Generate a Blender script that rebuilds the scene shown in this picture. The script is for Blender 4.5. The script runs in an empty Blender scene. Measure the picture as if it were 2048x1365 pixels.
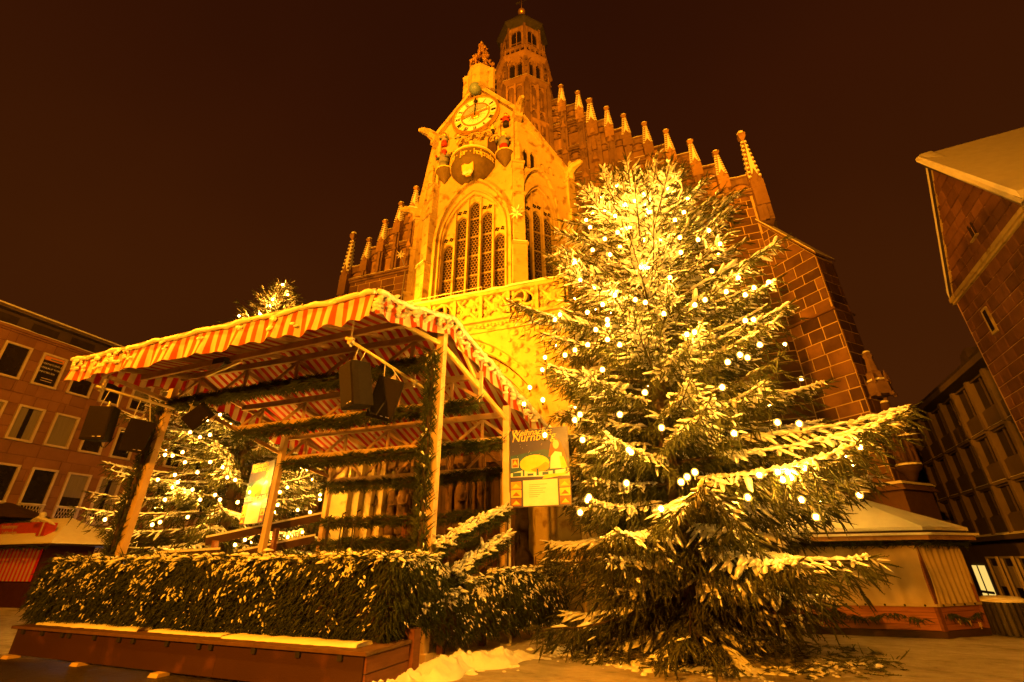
import bpy, bmesh, math, random
import numpy as np
from mathutils import Vector, Matrix
R = math.radians
random.seed(7); rng = np.random.default_rng(7)
scene = bpy.context.scene
col = scene.collection
# ------------------------------------------------------------------ camera
PITCH, YAW, ROLL = R(25.58), R(19.2), R(-0.4)
fwv = Vector((-math.sin(YAW)*math.cos(PITCH), math.cos(YAW)*math.cos(PITCH), math.sin(PITCH)))
rv = Vector((math.cos(YAW), math.sin(YAW), 0)); uv = rv.cross(fwv)
r2 = math.cos(ROLL)*rv + math.sin(ROLL)*uv; u2 = -math.sin(ROLL)*rv + math.cos(ROLL)*uv
cd = bpy.data.cameras.new('camera'); cam = bpy.data.objects.new('camera', cd); col.objects.link(cam)
cam.matrix_world = Matrix(((r2.x, u2.x, -fwv.x, 0), (r2.y, u2.y, -fwv.y, 0), (r2.z, u2.z, -fwv.z, 1.5), (0, 0, 0, 1)))
cd.sensor_width = 36; cd.lens = 920/2048*36; cd.clip_end = 2000; cd.clip_start = 0.05
scene.camera = cam
# ------------------------------------------------------------------ night sky, brown with the glow of the town
w = bpy.data.worlds.new('World'); scene.world = w; w.use_nodes = True
nt = w.node_tree; nt.nodes.clear()
out = nt.nodes.new('ShaderNodeOutputWorld'); bg = nt.nodes.new('ShaderNodeBackground')
tc = nt.nodes.new('ShaderNodeTexCoord'); sx = nt.nodes.new('ShaderNodeSeparateXYZ')
rp = nt.nodes.new('ShaderNodeValToRGB'); e = rp.color_ramp.elements
e[0].position = 0.0; e[0].color = (0.088, 0.0205, 0.0022, 1)
e[1].position = 1.0; e[1].color = (0.030, 0.0055, 0.0015, 1)
m_ = rp.color_ramp.elements.new(0.45); m_.color = (0.072, 0.0155, 0.0018, 1)
m_ = rp.color_ramp.elements.new(0.72); m_.color = (0.052, 0.0098, 0.0016, 1)
ns = nt.nodes.new('ShaderNodeTexNoise'); ns.inputs['Scale'].default_value = 2.2; ns.inputs['Detail'].default_value = 3
mx = nt.nodes.new('ShaderNodeMix'); mx.data_type = 'RGBA'; mx.blend_type = 'MULTIPLY'; mx.inputs[0].default_value = 0.5
rp2 = nt.nodes.new('ShaderNodeValToRGB'); rp2.color_ramp.elements[0].position = .3; rp2.color_ramp.elements[1].position = .75
rp2.color_ramp.elements[0].color = (.62, .62, .62, 1)
L = nt.links.new
L(tc.outputs['Generated'], sx.inputs[0]); L(sx.outputs['Z'], rp.inputs[0]); L(tc.outputs['Generated'], ns.inputs['Vector'])
L(ns.outputs[0], rp2.inputs[0]); L(rp.outputs[0], mx.inputs[6]); L(rp2.outputs[0], mx.inputs[7]); L(mx.outputs[2], bg.inputs[0]); L(bg.outputs[0], out.inputs[0])
bg.inputs[1].default_value = 0.74
# ------------------------------------------------------------------ floodlights of the square and two added ones (sodium orange)
SOD = (1.0, 0.285, 0.006)
def spot(name, loc, aim, watt, deg, blend=0.5, size=0.25, c=SOD):
    ld = bpy.data.lights.new(name, 'SPOT'); ld.energy = watt; ld.color = c; ld.spot_size = R(deg); ld.spot_blend = blend
    ld.shadow_soft_size = size
    o = bpy.data.objects.new(name, ld); col.objects.link(o); o.location = loc
    o.rotation_euler = (Vector(aim)-Vector(loc)).to_track_quat('-Z', 'Y').to_euler()
    return o
spot('square_floodlight', (-17, 2, 12.3), (3, 15, 7), 24000, 95, .8)
spot('square_floodlight', (-17, 2, 12.3), (-30, 16, 7), 6500, 100, .8)  # second head, added to brighten the building on the left
spot('church_floodlight', (-13.5, 3.5, 7.5), (-6.2, 14.5, 10.6), 46000, 54, .95)
spot('market_floodlight', (-3.5, -8, 6.2), (-5, 10, 4.5), 21000, 100, .8)
spot('church_floodlight', (5, -30, 11), (-2.0, 23, 32), 280000, 42, .8, .4)
spot('church_floodlight', (-27, -24, 11), (-13, 23, 25), 190000, 28, .8, .4)  # added from the left rear to brighten the left gable steps
scene.view_settings.view_transform = 'Standard'; scene.view_settings.look = 'None'
scene.view_settings.exposure = 0; scene.view_settings.gamma = 1
cy = scene.cycles; cy.use_denoising = True; cy.max_bounces = 6; cy.diffuse_bounces = 3; cy.glossy_bounces = 2
cy.transmission_bounces = 3; cy.transparent_max_bounces = 6; cy.sample_clamp_indirect = 4.0; cy.sample_clamp_direct = 0
cy.caustics_reflective = False; cy.caustics_refractive = False; cy.use_adaptive_sampling = True
# ------------------------------------------------------------------ materials
MATS = {}
def mat(name, c1, c2=None, scale=3.0, rough=.8, bump=.0, bscale=None, spec=.25, metal=0., rnd=0., emit=None, estr=0., detail=5., stretch=None, fine=0., stain=None):
    m = bpy.data.materials.new(name); m.use_nodes = True; t = m.node_tree; N = t.nodes; Lk = t.links.new
    b = N['Principled BSDF']; b.inputs['Roughness'].default_value = rough; b.inputs['Metallic'].default_value = metal
    b.inputs['Specular IOR Level'].default_value = spec
    tc = N.new('ShaderNodeTexCoord'); mp = N.new('ShaderNodeMapping'); Lk(tc.outputs['Object'], mp.inputs[0])
    if stretch: mp.inputs['Scale'].default_value = stretch
    no = N.new('ShaderNodeTexNoise'); no.inputs['Scale'].default_value = scale; no.inputs['Detail'].default_value = detail; no.inputs['Roughness'].default_value = .6
    Lk(mp.outputs[0], no.inputs['Vector'])
    cr = N.new('ShaderNodeValToRGB'); cr.color_ramp.elements[0].position = .32; cr.color_ramp.elements[1].position = .68
    cr.color_ramp.elements[0].color = (*c1, 1); cr.color_ramp.elements[1].color = (*(c2 or c1), 1)
    Lk(no.outputs[0], cr.inputs[0]); last = cr.outputs[0]
    if rnd:
        oi = N.new('ShaderNodeObjectInfo'); ge = N.new('ShaderNodeNewGeometry'); ad = N.new('ShaderNodeMath'); ad.operation = 'ADD'
        Lk(oi.outputs['Random'], ad.inputs[0]); Lk(ge.outputs['Random Per Island'], ad.inputs[1])
        fr = N.new('ShaderNodeMath'); fr.operation = 'FRACT'; Lk(ad.outputs[0], fr.inputs[0])
        mr = N.new('ShaderNodeMapRange'); mr.inputs['To Min'].default_value = 1-rnd; mr.inputs['To Max'].default_value = 1+rnd; Lk(fr.outputs[0], mr.inputs[0])
        hv = N.new('ShaderNodeVectorMath'); hv.operation = 'SCALE'; Lk(last, hv.inputs[0]); Lk(mr.outputs[0], hv.inputs['Scale']); last = hv.outputs[0]
    if stain:
        n2 = N.new('ShaderNodeTexNoise'); n2.inputs['Scale'].default_value = stain[1]; n2.inputs['Detail'].default_value = 6; Lk(mp.outputs[0], n2.inputs['Vector'])
        c2_ = N.new('ShaderNodeValToRGB'); c2_.color_ramp.elements[0].position = stain[2]; c2_.color_ramp.elements[1].position = stain[2]+.14; Lk(n2.outputs[0], c2_.inputs[0])
        mi = N.new('ShaderNodeMix'); mi.data_type = 'RGBA'; Lk(c2_.outputs[0], mi.inputs[0]); Lk(last, mi.inputs[6]); mi.inputs[7].default_value = (*stain[0], 1); last = mi.outputs[2]
    Lk(last, b.inputs['Base Color'])
    if bump:
        n3 = N.new('ShaderNodeTexNoise'); n3.inputs['Scale'].default_value = bscale or scale*4; n3.inputs['Detail'].default_value = 6; Lk(mp.outputs[0], n3.inputs['Vector'])
        bp = N.new('ShaderNodeBump'); bp.inputs['Strength'].default_value = bump; bp.inputs['Distance'].default_value = .03
        Lk(n3.outputs[0], bp.inputs['Height']); Lk(bp.outputs[0], b.inputs['Normal'])
    if emit:
        b.inputs['Emission Color'].default_value = (*emit, 1); b.inputs['Emission Strength'].default_value = estr
    MATS[name] = m; return m
mat('snow', (.78, .79, .82), (.86, .87, .88), 4, .55, .35, 18, .3)
mat('snow_tree', (.78, .79, .82), (.86, .87, .88), 4, .6, .2, 30, .3)
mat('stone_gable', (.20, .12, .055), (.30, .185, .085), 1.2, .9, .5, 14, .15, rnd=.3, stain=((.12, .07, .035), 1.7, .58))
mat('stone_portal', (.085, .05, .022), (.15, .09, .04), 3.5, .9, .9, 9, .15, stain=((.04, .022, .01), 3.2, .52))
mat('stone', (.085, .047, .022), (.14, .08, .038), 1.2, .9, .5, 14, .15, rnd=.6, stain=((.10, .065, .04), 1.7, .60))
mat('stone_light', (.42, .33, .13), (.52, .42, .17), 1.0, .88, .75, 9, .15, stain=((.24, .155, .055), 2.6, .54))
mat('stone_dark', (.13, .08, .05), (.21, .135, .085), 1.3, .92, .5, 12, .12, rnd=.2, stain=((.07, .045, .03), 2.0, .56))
mat('mortar', (.40, .30, .17), (.48, .37, .21), 3, .95, .2)
mat('brown_sandstone', (.24, .125, .07), (.31, .165, .095), .9, .9, .35, 16, .15, rnd=.12)
mat('frame_white', (.58, .50, .38), (.66, .58, .45), 4, .6, .1)
mat('glass_dark', (.012, .010, .009), (.02, .017, .014), 2, .12, 0, spec=.5)
mat('glass_church', (.016, .012, .009), (.035, .022, .012), 2.5, .25, .1, 30, spec=.5)
mat('lead', (.30, .24, .15), (.38, .30, .19), 6, .6)
mat('curtain_grey', (.20, .18, .15), (.26, .235, .195), 3, .9, .2, stretch=(12, 12, .4))
mat('gold', (.75, .48, .10), (.85, .56, .14), 5, .32, .2, 20, .5, metal=.75)
mat('gold_paint', (.78, .56, .10), (.85, .62, .14), 5, .5)
mat('dial_white', (.66, .70, .74), (.74, .77, .8), 5, .7)
mat('dial_blue', (.22, .28, .34), (.34, .39, .42), 4, .7)
mat('black_paint', (.015, .013, .012), (.025, .022, .02), 5, .6)
mat('moon_blue', (.13, .20, .27), (.19, .27, .33), 4, .35)
mat('banner_green', (.10, .075, .022), (.15, .11, .035), 4, .7)
mat('red_paint', (.38, .035, .02), (.46, .05, .025), 5, .6)
mat('blue_grey_paint', (.16, .18, .2), (.24, .26, .27), 5, .7)
mat('white_paint', (.72, .72, .70), (.8, .8, .78), 5, .6)
mat('needle', (.034, .040, .010), (.070, .072, .019), 2.0, .6, 0, spec=.2, rnd=.3)
mat('needle_cut', (.022, .034, .008), (.048, .062, .016), 2.5, .6, 0, spec=.2, rnd=.35)
mat('bark', (.06, .038, .022), (.11, .07, .04), 7, .95, .6, 20, .1, stretch=(1, 1, .25))
mat('timber', (.32, .20, .10), (.44, .29, .155), 3, .75, .25, 20, .2, stretch=(1, 1, 1), stain=((.24, .14, .07), 5, .6))
mat('timber_pale', (.52, .38, .20), (.62, .47, .27), 3, .7, .2, 20, .25)
mat('timber_red', (.13, .05, .02), (.18, .072, .03), 3, .7, .25, 24, .25, stretch=(1, 1, 6))
mat('board_brown', (.036, .0135, .006), (.046, .018, .009), 1.2, .62, .12, 60, .35, stain=((.085, .032, .016), 2.5, .6))
mat('board_edge', (.09, .047, .02), (.13, .07, .032), 5, .75, .2)
mat('speaker_black', (.014, .011, .009), (.022, .017, .013), 20, .75, .3, 90, .08)
mat('speaker_grille', (.016, .012, .009), (.024, .018, .013), 60, .8, .5, 160, .08)
mat('steel', (.45, .43, .38), (.55, .52, .46), 8, .42, .1, metal=.6)
mat('pipe_yellow', (.58, .46, .14), (.68, .55, .2), 8, .45, .1)
mat('rubber', (.02, .018, .016), (.03, .027, .024), 8, .7)
mat('bulb', (1, .9, .6), None, 1, .3, emit=(1.0, .42, .035), estr=1300)
mat('bulb_glow_glass', (1, .9, .6))
mat('curtain_cream', (.36, .30, .19), (.43, .36, .23), 2, .85, .15)
mat('wood_red', (.27, .105, .045), (.36, .15, .065), 2.5, .7, .3, 18, .25, stretch=(.6, .6, 8), stain=((.17, .07, .03), 3, .6))
mat('wood_dark', (.045, .026, .016), (.075, .043, .026), 3, .8, .3, 18, .2)
mat('concrete', (.13, .10, .065), (.17, .13, .085), 1.5, .9, .25)
mat('concrete_dark', (.075, .055, .036), (.10, .075, .05), 1.5, .9, .25)
mat('roof_dark', (.03, .022, .018), (.05, .037, .03), 3, .8, .3)
mat('copper', (.03, .03, .022), (.05, .048, .035), 3, .6, .2)
mat('lit_window', (.25, .18, .06), None, 1, .6, emit=(1.0, .66, .15), estr=1.0)
mat('lit_cold', (.9, .9, .95), None, 1, .6, emit=(1.0, .93, .95), estr=3.0)
mat('lit_shop', (.8, .7, .5), None, 1, .6, emit=(1.0, .85, .55), estr=2.2)
mat('sign_red', (.45, .06, .02), (.55, .085, .03), 6, .6)
mat('poster_night', (.035, .035, .12), (.05, .05, .15), 3, .3, spec=.5)
mat('poster_teal', (.015, .07, .14), (.025, .11, .2), 4, .3, spec=.5)
mat('poster_gold', (.80, .50, .05), (.90, .62, .10), 5, .3, spec=.5)
mat('poster_orange', (.70, .25, .03), (.80, .35, .06), 6, .3, spec=.5)
mat('poster_white', (.72, .70, .62), (.8, .78, .7), 5, .25, spec=.5)
mat('poster_skin', (.72, .45, .28), (.78, .5, .33), 5, .3, spec=.5)
mat('poster_brown', (.20, .07, .02), (.30, .11, .04), 9, .3, spec=.5)
mat('stall_dark', (.05, .012, .02), (.07, .02, .025), 4, .8, .2)
mat('shutter_red', (.55, .02, .03), (.62, .03, .04), 4, .75)
mat('shutter_cream', (.60, .42, .22), (.66, .48, .27), 4, .75)
mat('wet_metal', (.04, .035, .03), (.07, .06, .045), 6, .5, .2, metal=.3)

def bulb_glow_glass():
    m = MATS['bulb_glow_glass']; t = m.node_tree; N = t.nodes; N.remove(N['Principled BSDF'])
    tr = N.new('ShaderNodeBsdfTransparent'); em = N.new('ShaderNodeEmission'); em.inputs[0].default_value = (1, .50, .07, 1); em.inputs[1].default_value = 4.5  # shell emits by itself, in place of the halo round each bulb
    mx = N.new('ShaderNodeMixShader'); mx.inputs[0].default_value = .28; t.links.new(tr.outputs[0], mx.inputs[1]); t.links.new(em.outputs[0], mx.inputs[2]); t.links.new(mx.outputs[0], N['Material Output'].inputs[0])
bulb_glow_glass()
mat('stone_house', (.12, .058, .03), (.19, .093, .05), 1.2, .9, .5, 14, .15, rnd=.25, stain=((.09, .05, .03), 1.7, .62))
mat('mortar_house', (.48, .32, .17), (.55, .38, .21), 3, .95, .2)
# ------------------------------------------------------------------ helpers
BASE = {}
def tag(o, label=None, cat=None, group=None, kind=None):
    if label: o['label'] = label
    if cat: o['category'] = cat
    if group: o['group'] = group
    if kind: o['kind'] = kind
    return o
def thing(name, loc, label, cat, group=None):
    o = bpy.data.objects.new(name, None); col.objects.link(o); o.location = loc; o.empty_display_size = .3
    BASE[o] = Vector(loc); return tag(o, label, cat, group)
def V3(a): return Vector(a)
class MB:
    def __init__(s): s.v = []; s.f = []; s.mi = []
    def add(s, vs, fs, mi=0):
        o = len(s.v); s.v += [tuple(v) for v in vs]; s.f += [tuple(i+o for i in f) for f in fs]; s.mi += [mi]*len(fs); return s
    def hexa(s, p, mi=0):
        return s.add(p, [(0, 3, 2, 1), (4, 5, 6, 7), (0, 1, 5, 4), (1, 2, 6, 5), (2, 3, 7, 6), (3, 0, 4, 7)], mi)
    def box(s, c, d, ax=None, mi=0):
        c = V3(c); a = ax or (Vector((1, 0, 0)), Vector((0, 1, 0)), Vector((0, 0, 1)))
        h = [V3(a[i])*d[i]/2 for i in range(3)]
        p = [c+sx*h[0]+sy*h[1]+sz*h[2] for sz in (-1, 1) for sx, sy in ((-1, -1), (1, -1), (1, 1), (-1, 1))]
        return s.hexa(p, mi)
    def bb(s, x0, x1, y0, y1, z0, z1, mi=0): return s.box(((x0+x1)/2, (y0+y1)/2, (z0+z1)/2), (x1-x0, y1-y0, z1-z0), None, mi)
    def beam(s, a, b, w, h=None, up=(0, 0, 1), mi=0):
        a = V3(a); b = V3(b); d = (b-a); l = d.length; d.normalize(); u = V3(up); sdir = d.cross(u)
        if sdir.length < 1e-4: sdir = d.cross(Vector((1, 0, 0)))
        sdir.normalize(); u = sdir.cross(d)
        return s.box((a+b)/2, (l, w, h or w), (d, sdir, u), mi)
    def prism(s, poly, ext, mi=0):
        n = len(poly); e = V3(ext); a = [V3(p) for p in poly]; b = [p+e for p in a]
        fs = [tuple(range(n-1, -1, -1)), tuple(range(n, 2*n))]+[(i, (i+1) % n, (i+1) % n+n, i+n) for i in range(n)]
        return s.add(a+b, fs, mi)
    def tube(s, pts, r, n=6, mi=0, caps=True):
        pts = [V3(p) for p in pts]; k = len(pts); rr = r if isinstance(r, (list, tuple)) else [r]*k
        vs = []; prev = None
        for i, p in enumerate(pts):
            d = (pts[min(i+1, k-1)]-pts[max(i-1, 0)]).normalized()
            if prev is None:
                a = d.cross(Vector((0, 0, 1)))
                if a.length < .05: a = d.cross(Vector((1, 0, 0)))
            else:
                a = prev-d*prev.dot(d)
            a.normalize(); prev = a; b = d.cross(a)
            vs += [p+rr[i]*(math.cos(2*math.pi*j/n)*a+math.sin(2*math.pi*j/n)*b) for j in range(n)]
        fs = [(i*n+j, i*n+(j+1) % n, (i+1)*n+(j+1) % n, (i+1)*n+j) for i in range(k-1) for j in range(n)]
        if caps: fs += [tuple(range(n-1, -1, -1)), tuple((k-1)*n+j for j in range(n))]
        return s.add(vs, fs, mi)
    def lathe(s, c, prof, n=12, a0=0., a1=2*math.pi, sc=(1, 1), mi=0, rot=0.):
        c = V3(c); full = abs(a1-a0-2*math.pi) < 1e-6; m = n if full else n+1; vs = []
        for r, z in prof:
            for j in range(m):
                a = a0+(a1-a0)*j/n+rot; vs.append(c+Vector((r*math.cos(a)*sc[0], r*math.sin(a)*sc[1], z)))
        fs = []
        for i in range(len(prof)-1):
            for j in range(n):
                j2 = (j+1) % m if full else j+1
                fs.append((i*m+j, i*m+j2, (i+1)*m+j2, (i+1)*m+j))
        if full:
            if prof[0][0] > 1e-4: fs.append(tuple(range(m-1, -1, -1)))
            if prof[-1][0] > 1e-4: fs.append(tuple((len(prof)-1)*m+j for j in range(m)))
        return s.add(vs, fs, mi)
    def ball(s, c, r, n=8, k=6, sc=(1, 1, 1), mi=0):
        prof = [(max(1e-5, r*math.sin(math.pi*i/k)), -r*math.cos(math.pi*i/k)*sc[2]) for i in range(k+1)]
        return s.lathe(c, prof, n, sc=(sc[0], sc[1]), mi=mi)
    def build(s, name, m, parent=None, smooth=False, bevel=0., jitter=0.):
        off = BASE.get(parent, Vector((0, 0, 0))) if parent else Vector((0, 0, 0))
        me = bpy.data.meshes.new(name)
        me.from_pydata([(v[0]-off.x, v[1]-off.y, v[2]-off.z) for v in s.v], [], s.f)
        for mm in (m if isinstance(m, (list, tuple)) else [m]): me.materials.append(MATS[mm])
        if any(s.mi): me.polygons.foreach_set('material_index', s.mi)
        if smooth: me.polygons.foreach_set('use_smooth', [True]*len(s.f))
        me.update()
        o = bpy.data.objects.new(name, me); col.objects.link(o)
        if parent: o.parent = parent; BASE[o] = off
        else: BASE[o] = Vector((0, 0, 0))
        if bevel:
            bv = o.modifiers.new('bevel', 'BEVEL'); bv.width = bevel; bv.segments = 2; bv.limit_method = 'ANGLE'
        return o
class Fr:   # a local frame: x along a face, y out of the face towards the viewer, z up
    def __init__(s, o, u): s.o = V3(o); s.u = V3(u).normalized(); s.n = s.u.cross(Vector((0, 0, 1)))
    def p(s, x, y, z): return s.o+s.u*x+s.n*y+Vector((0, 0, z))
    def ax(s): return (s.u, s.n, Vector((0, 0, 1)))
    def box(s, mb, x0, x1, y0, y1, z0, z1, mi=0):
        return mb.hexa([s.p(x0, y0, z0), s.p(x1, y0, z0), s.p(x1, y1, z0), s.p(x0, y1, z0), s.p(x0, y0, z1), s.p(x1, y0, z1), s.p(x1, y1, z1), s.p(x0, y1, z1)], mi)
    def col(s, mb, x0, x1, y0, y1, za0, za1, zb0, zb1, mi=0):   # column between x0 and x1: bottom za0/za1, top zb0/zb1
        return mb.hexa([s.p(x0, y0, za0), s.p(x1, y0, za1), s.p(x1, y1, za1), s.p(x0, y1, za0), s.p(x0, y0, zb0), s.p(x1, y0, zb1), s.p(x1, y1, zb1), s.p(x0, y1, zb0)], mi)
def parch(t, k=.45):      # pointed arch, t in -1..1, 0..1 high
    f = lambda q: math.sqrt(max(0, 1-((q+k)/(1+k))**2))
    return f(abs(t))/f(0)
def rarch(t): return math.sqrt(max(0, 1-t*t))
def arch_spandrel(mb, fr, x0, x1, zs, za, ztop, y0, y1, fn=parch, n=10):
    xs = [x0+(x1-x0)*(.5-.5*math.cos(math.pi*i/n)) for i in range(n+1)]
    g = lambda x: zs+(za-zs)*fn(2*(x-x0)/(x1-x0)-1)
    tp = ztop if callable(ztop) else (lambda x: ztop)
    for a, b in zip(xs, xs[1:]): fr.col(mb, a, b, y0, y1, g(a), g(b), tp(a), tp(b))
def arch_rib(mb, fr, x0, x1, zs, za, w, y0, y1, fn=parch, n=12, foot=None):
    xs = [x0+(x1-x0)*(.5-.5*math.cos(math.pi*i/n)) for i in range(n+1)]
    cx = (x0+x1)/2
    def pt(x, d):
        t = 2*(x-x0)/(x1-x0)-1; z = zs+(za-zs)*fn(t); return (cx+(x-cx)*(1+2*d/(x1-x0)), z+d*(fn(t)**1.0))
    for a, b in zip(xs, xs[1:]):
        p = [pt(a, 0), pt(b, 0), pt(b, w), pt(a, w)]
        mb.hexa([fr.p(p[0][0], y0, p[0][1]), fr.p(p[1][0], y0, p[1][1]), fr.p(p[1][0], y1, p[1][1]), fr.p(p[0][0], y1, p[0][1]),
                 fr.p(p[3][0], y0, p[3][1]), fr.p(p[2][0], y0, p[2][1]), fr.p(p[2][0], y1, p[2][1]), fr.p(p[3][0], y1, p[3][1])])
    if foot is not None:
        fr.box(mb, x0-w, x0, y0, y1, foot, zs); fr.box(mb, x1, x1+w, y0, y1, foot, zs)
def clip(poly, a, b, c):    # keep a*x+b*y<=c
    o = []
    for i in range(len(poly)):
        p, q = poly[i], poly[(i+1) % len(poly)]; fp = a*p[0]+b*p[1]-c; fq = a*q[0]+b*q[1]-c
        if fp <= 0: o.append(p)
        if fp*fq < 0: t = fp/(fp-fq); o.append((p[0]+t*(q[0]-p[0]), p[1]+t*(q[1]-p[1])))
    return o
def courses(x0, x1, z0, z1, hmin, hmax, lmin, lmax, gap, rnd, holes=(), keep=None):
    """ashlar: list of polygons in the plane of a wall, joints of width gap left open"""
    out = []; z = z0
    while z < z1-.08:
        h = rnd.uniform(hmin, hmax)
        if z1-(z+h) < hmin*.6: h = z1-z
        x = x0-rnd.uniform(0, lmax*.6)
        while x < x1:
            l = rnd.uniform(lmin, lmax); a, b = max(x, x0), min(x+l, x1)
            if b-a > .10:
                rects = [(a+gap/2, b-gap/2, z+gap/2, z+h-gap/2)]
                for (hx0, hx1, hz0, hz1) in holes:
                    nr = []
                    for (p, q, r_, s_) in rects:
                        if q <= hx0 or p >= hx1 or s_ <= hz0 or r_ >= hz1: nr.append((p, q, r_, s_)); continue
                        if p < hx0: nr.append((p, hx0, r_, s_))
                        if q > hx1: nr.append((hx1, q, r_, s_))
                        m0, m1 = max(p, hx0), min(q, hx1)
                        if r_ < hz0: nr.append((m0, m1, r_, hz0))
                        if s_ > hz1: nr.append((m0, m1, hz1, s_))
                    rects = nr
                for (p, q, r_, s_) in rects:
                    if q-p < .06 or s_-r_ < .06: continue
                    poly = [(p, r_), (q, r_), (q, s_), (p, s_)]
                    for c in (keep or ()):
                        poly = clip(poly, *c)
                        if len(poly) < 3: break
                    if len(poly) >= 3:
                        ar = abs(sum(poly[i][0]*poly[(i+1) % len(poly)][1]-poly[(i+1) % len(poly)][0]*poly[i][1] for i in range(len(poly))))/2
                        if ar > .02: out.append(poly)
            x += l
        z += h
    return out
def lay(mb, fr, poly, proud, back, rnd):
    """one block with chamfered edges"""
    n = len(poly); cx = sum(p[0] for p in poly)/n; cz = sum(p[1] for p in poly)/n; pr = proud*rnd.uniform(.75, 1.25); ch = .018
    def sh(p):
        d = math.hypot(p[0]-cx, p[1]-cz) or 1; return (p[0]+(cx-p[0])/d*ch*1.4, p[1]+(cz-p[1])/d*ch*1.4)
    a = [fr.p(p[0], -back, p[1]) for p in poly]; b = [fr.p(p[0], pr-ch, p[1]) for p in poly]; c = [fr.p(*(lambda q: (q[0], pr, q[1]))(sh(p))) for p in poly]
    fs = [(i, (i+1) % n, n+(i+1) % n, n+i) for i in range(n)]+[(n+i, n+(i+1) % n, 2*n+(i+1) % n, 2*n+i) for i in range(n)]+[tuple(range(2*n, 3*n))]
    mb.add(a+b+c, fs)
def blocks(walls, parent, m, name, limit, key, proud=.02, back=.01):
    """walls: list of (frame, polys); the nearest `limit` blocks are objects, the rest one mesh"""
    rnd = random.Random(3); allb = [(key(fr.p(p[0][0], 0, p[0][1])), i, j) for i, (fr, ps) in enumerate(walls) for j, p in enumerate(ps)]
    allb.sort(); rest = MB()
    for k, (d, i, j) in enumerate(allb):
        fr, ps = walls[i]
        if k < limit:
            mb = MB(); lay(mb, fr, ps[j], proud, back, rnd); mb.build(name, m, parent)
        else: lay(rest, fr, ps[j], proud, back, rnd)
    if rest.v: tag(rest.build(name+'s_beyond', m, parent), kind='stuff')
def snowcap(mb, fr, x0, x1, y0, y1, z, h=.07, n=8, rnd=random):
    """lumpy strip of snow lying on a ledge"""
    n = max(2, n); prev = None; rows = []
    for i in range(n+1):
        x = x0+(x1-x0)*i/n; hh = h*rnd.uniform(.6, 1.25); j0 = rnd.uniform(-.015, .03)
        rows.append([fr.p(x, y0, z), fr.p(x, y0+.02, z+hh*.8), fr.p(x, (y0+y1)/2, z+hh), fr.p(x, y1-.01+j0, z+hh*.75), fr.p(x, y1+.02+j0, z-.015)])
    vs = [p for r_ in rows for p in r_]; k = 5
    fs = [(i*k+j, i*k+j+1, (i+1)*k+j+1, (i+1)*k+j) for i in range(n) for j in range(k-1)]
    fs += [tuple(range(k)), tuple(n*k+j for j in range(k-1, -1, -1))]
    mb.add(vs, fs)
def text_mesh(name, body, fr, x, y, z, size, m, parent, align='LEFT', shear=0., ext=.003):
    c = bpy.data.curves.new(name, 'FONT'); c.body = body; c.size = size; c.align_x = align; c.extrude = ext; c.shear = shear; c.resolution_u = 2
    t = bpy.data.objects.new(name, c); me = bpy.data.meshes.new_from_object(t); bpy.data.objects.remove(t)
    me.materials.clear(); me.materials.append(MATS[m])
    o = bpy.data.objects.new(name, me); col.objects.link(o)
    off = BASE.get(parent, Vector()); o.parent = parent; BASE[o] = off
    a = fr.u; n = fr.n; pos = fr.p(x, y, z)-off
    o.matrix_local = Matrix(((a.x, 0, n.x, pos.x), (a.y, 0, n.y, pos.y), (a.z, 1, n.z, pos.z), (0, 0, 0, 1)))
    return o
def copy_obj(o, parent=None, loc=None, scale=None, rot=None):
    c = o.copy(); col.objects.link(c)
    if parent: c.parent = parent; BASE[c] = BASE[parent]
    if loc is not None: c.location = Vector(loc)-(BASE[parent] if parent else Vector())
    if scale: c.scale = scale
    if rot is not None: c.rotation_euler = rot
    return c
# ------------------------------------------------------------------ fir sprays (numpy instancing into one mesh)
def spray_template(n, ln, wd, seed, flat=.7, core=.062):
    r = np.random.default_rng(seed); vs = []; fs = []
    for i in range(n):
        t = (i+.5)/n*.98+.02; a = r.uniform(0, 2*math.pi); y = math.cos(a); z = math.sin(a)*flat
        l = ln*(1-.45*t)*r.uniform(.8, 1.15); d = np.array([.62, y, z]); d /= np.linalg.norm(d); s = np.cross(d, r.normal(size=3)); s /= np.linalg.norm(s)
        p = np.array([t, 0, 0]); o = len(vs); vs += [p-s*wd/2, p+s*wd/2, p+d*l]; fs.append((o, o+1, o+2))
    o = len(vs); vs.append(np.array([0, 0, 0])); vs.append(np.array([1.04, 0, 0]))      # the needled twig itself: a slim spindle
    for j in range(4):
        a = j*math.pi/2+r.uniform(-.3, .3); q = core*r.uniform(.75, 1.25); vs.append(np.array([r.uniform(.2, .5), q*math.cos(a), q*math.sin(a)*flat]))
    for j in range(4): fs += [(o, o+2+(j+1) % 4, o+2+j), (o+1, o+2+j, o+2+(j+1) % 4)]
    return np.array(vs), np.array(fs)
def snow_template(seed, n=4, k=4):
    r = np.random.default_rng(seed); vs = []; fs = []
    prof = [(.0, .4), (.3, 1.0), (.85, .6)]
    for x, rr in prof:
        for j in range(n):
            a = 2*math.pi*j/n; q = rr*r.uniform(.75, 1.2); vs.append((x+r.uniform(-.03, .03), q*math.cos(a), q*math.sin(a)*(.75 if math.sin(a) > 0 else .3)))
    for i in range(len(prof)-1):
        for j in range(n): fs += [(i*n+j, i*n+(j+1) % n, (i+1)*n+(j+1) % n), (i*n+j, (i+1)*n+(j+1) % n, (i+1)*n+j)]
    o = len(vs); vs += [(-.08, 0, 0), (1.04, 0, 0)]
    for j in range(n): fs += [(o, (j+1) % n, j), (o+1, (len(prof)-1)*n+j, (len(prof)-1)*n+(j+1) % n)]
    return np.array(vs), np.array(fs)
SPR = [spray_template(11, .16, .055, s) for s in (1, 2, 3)]
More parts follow.
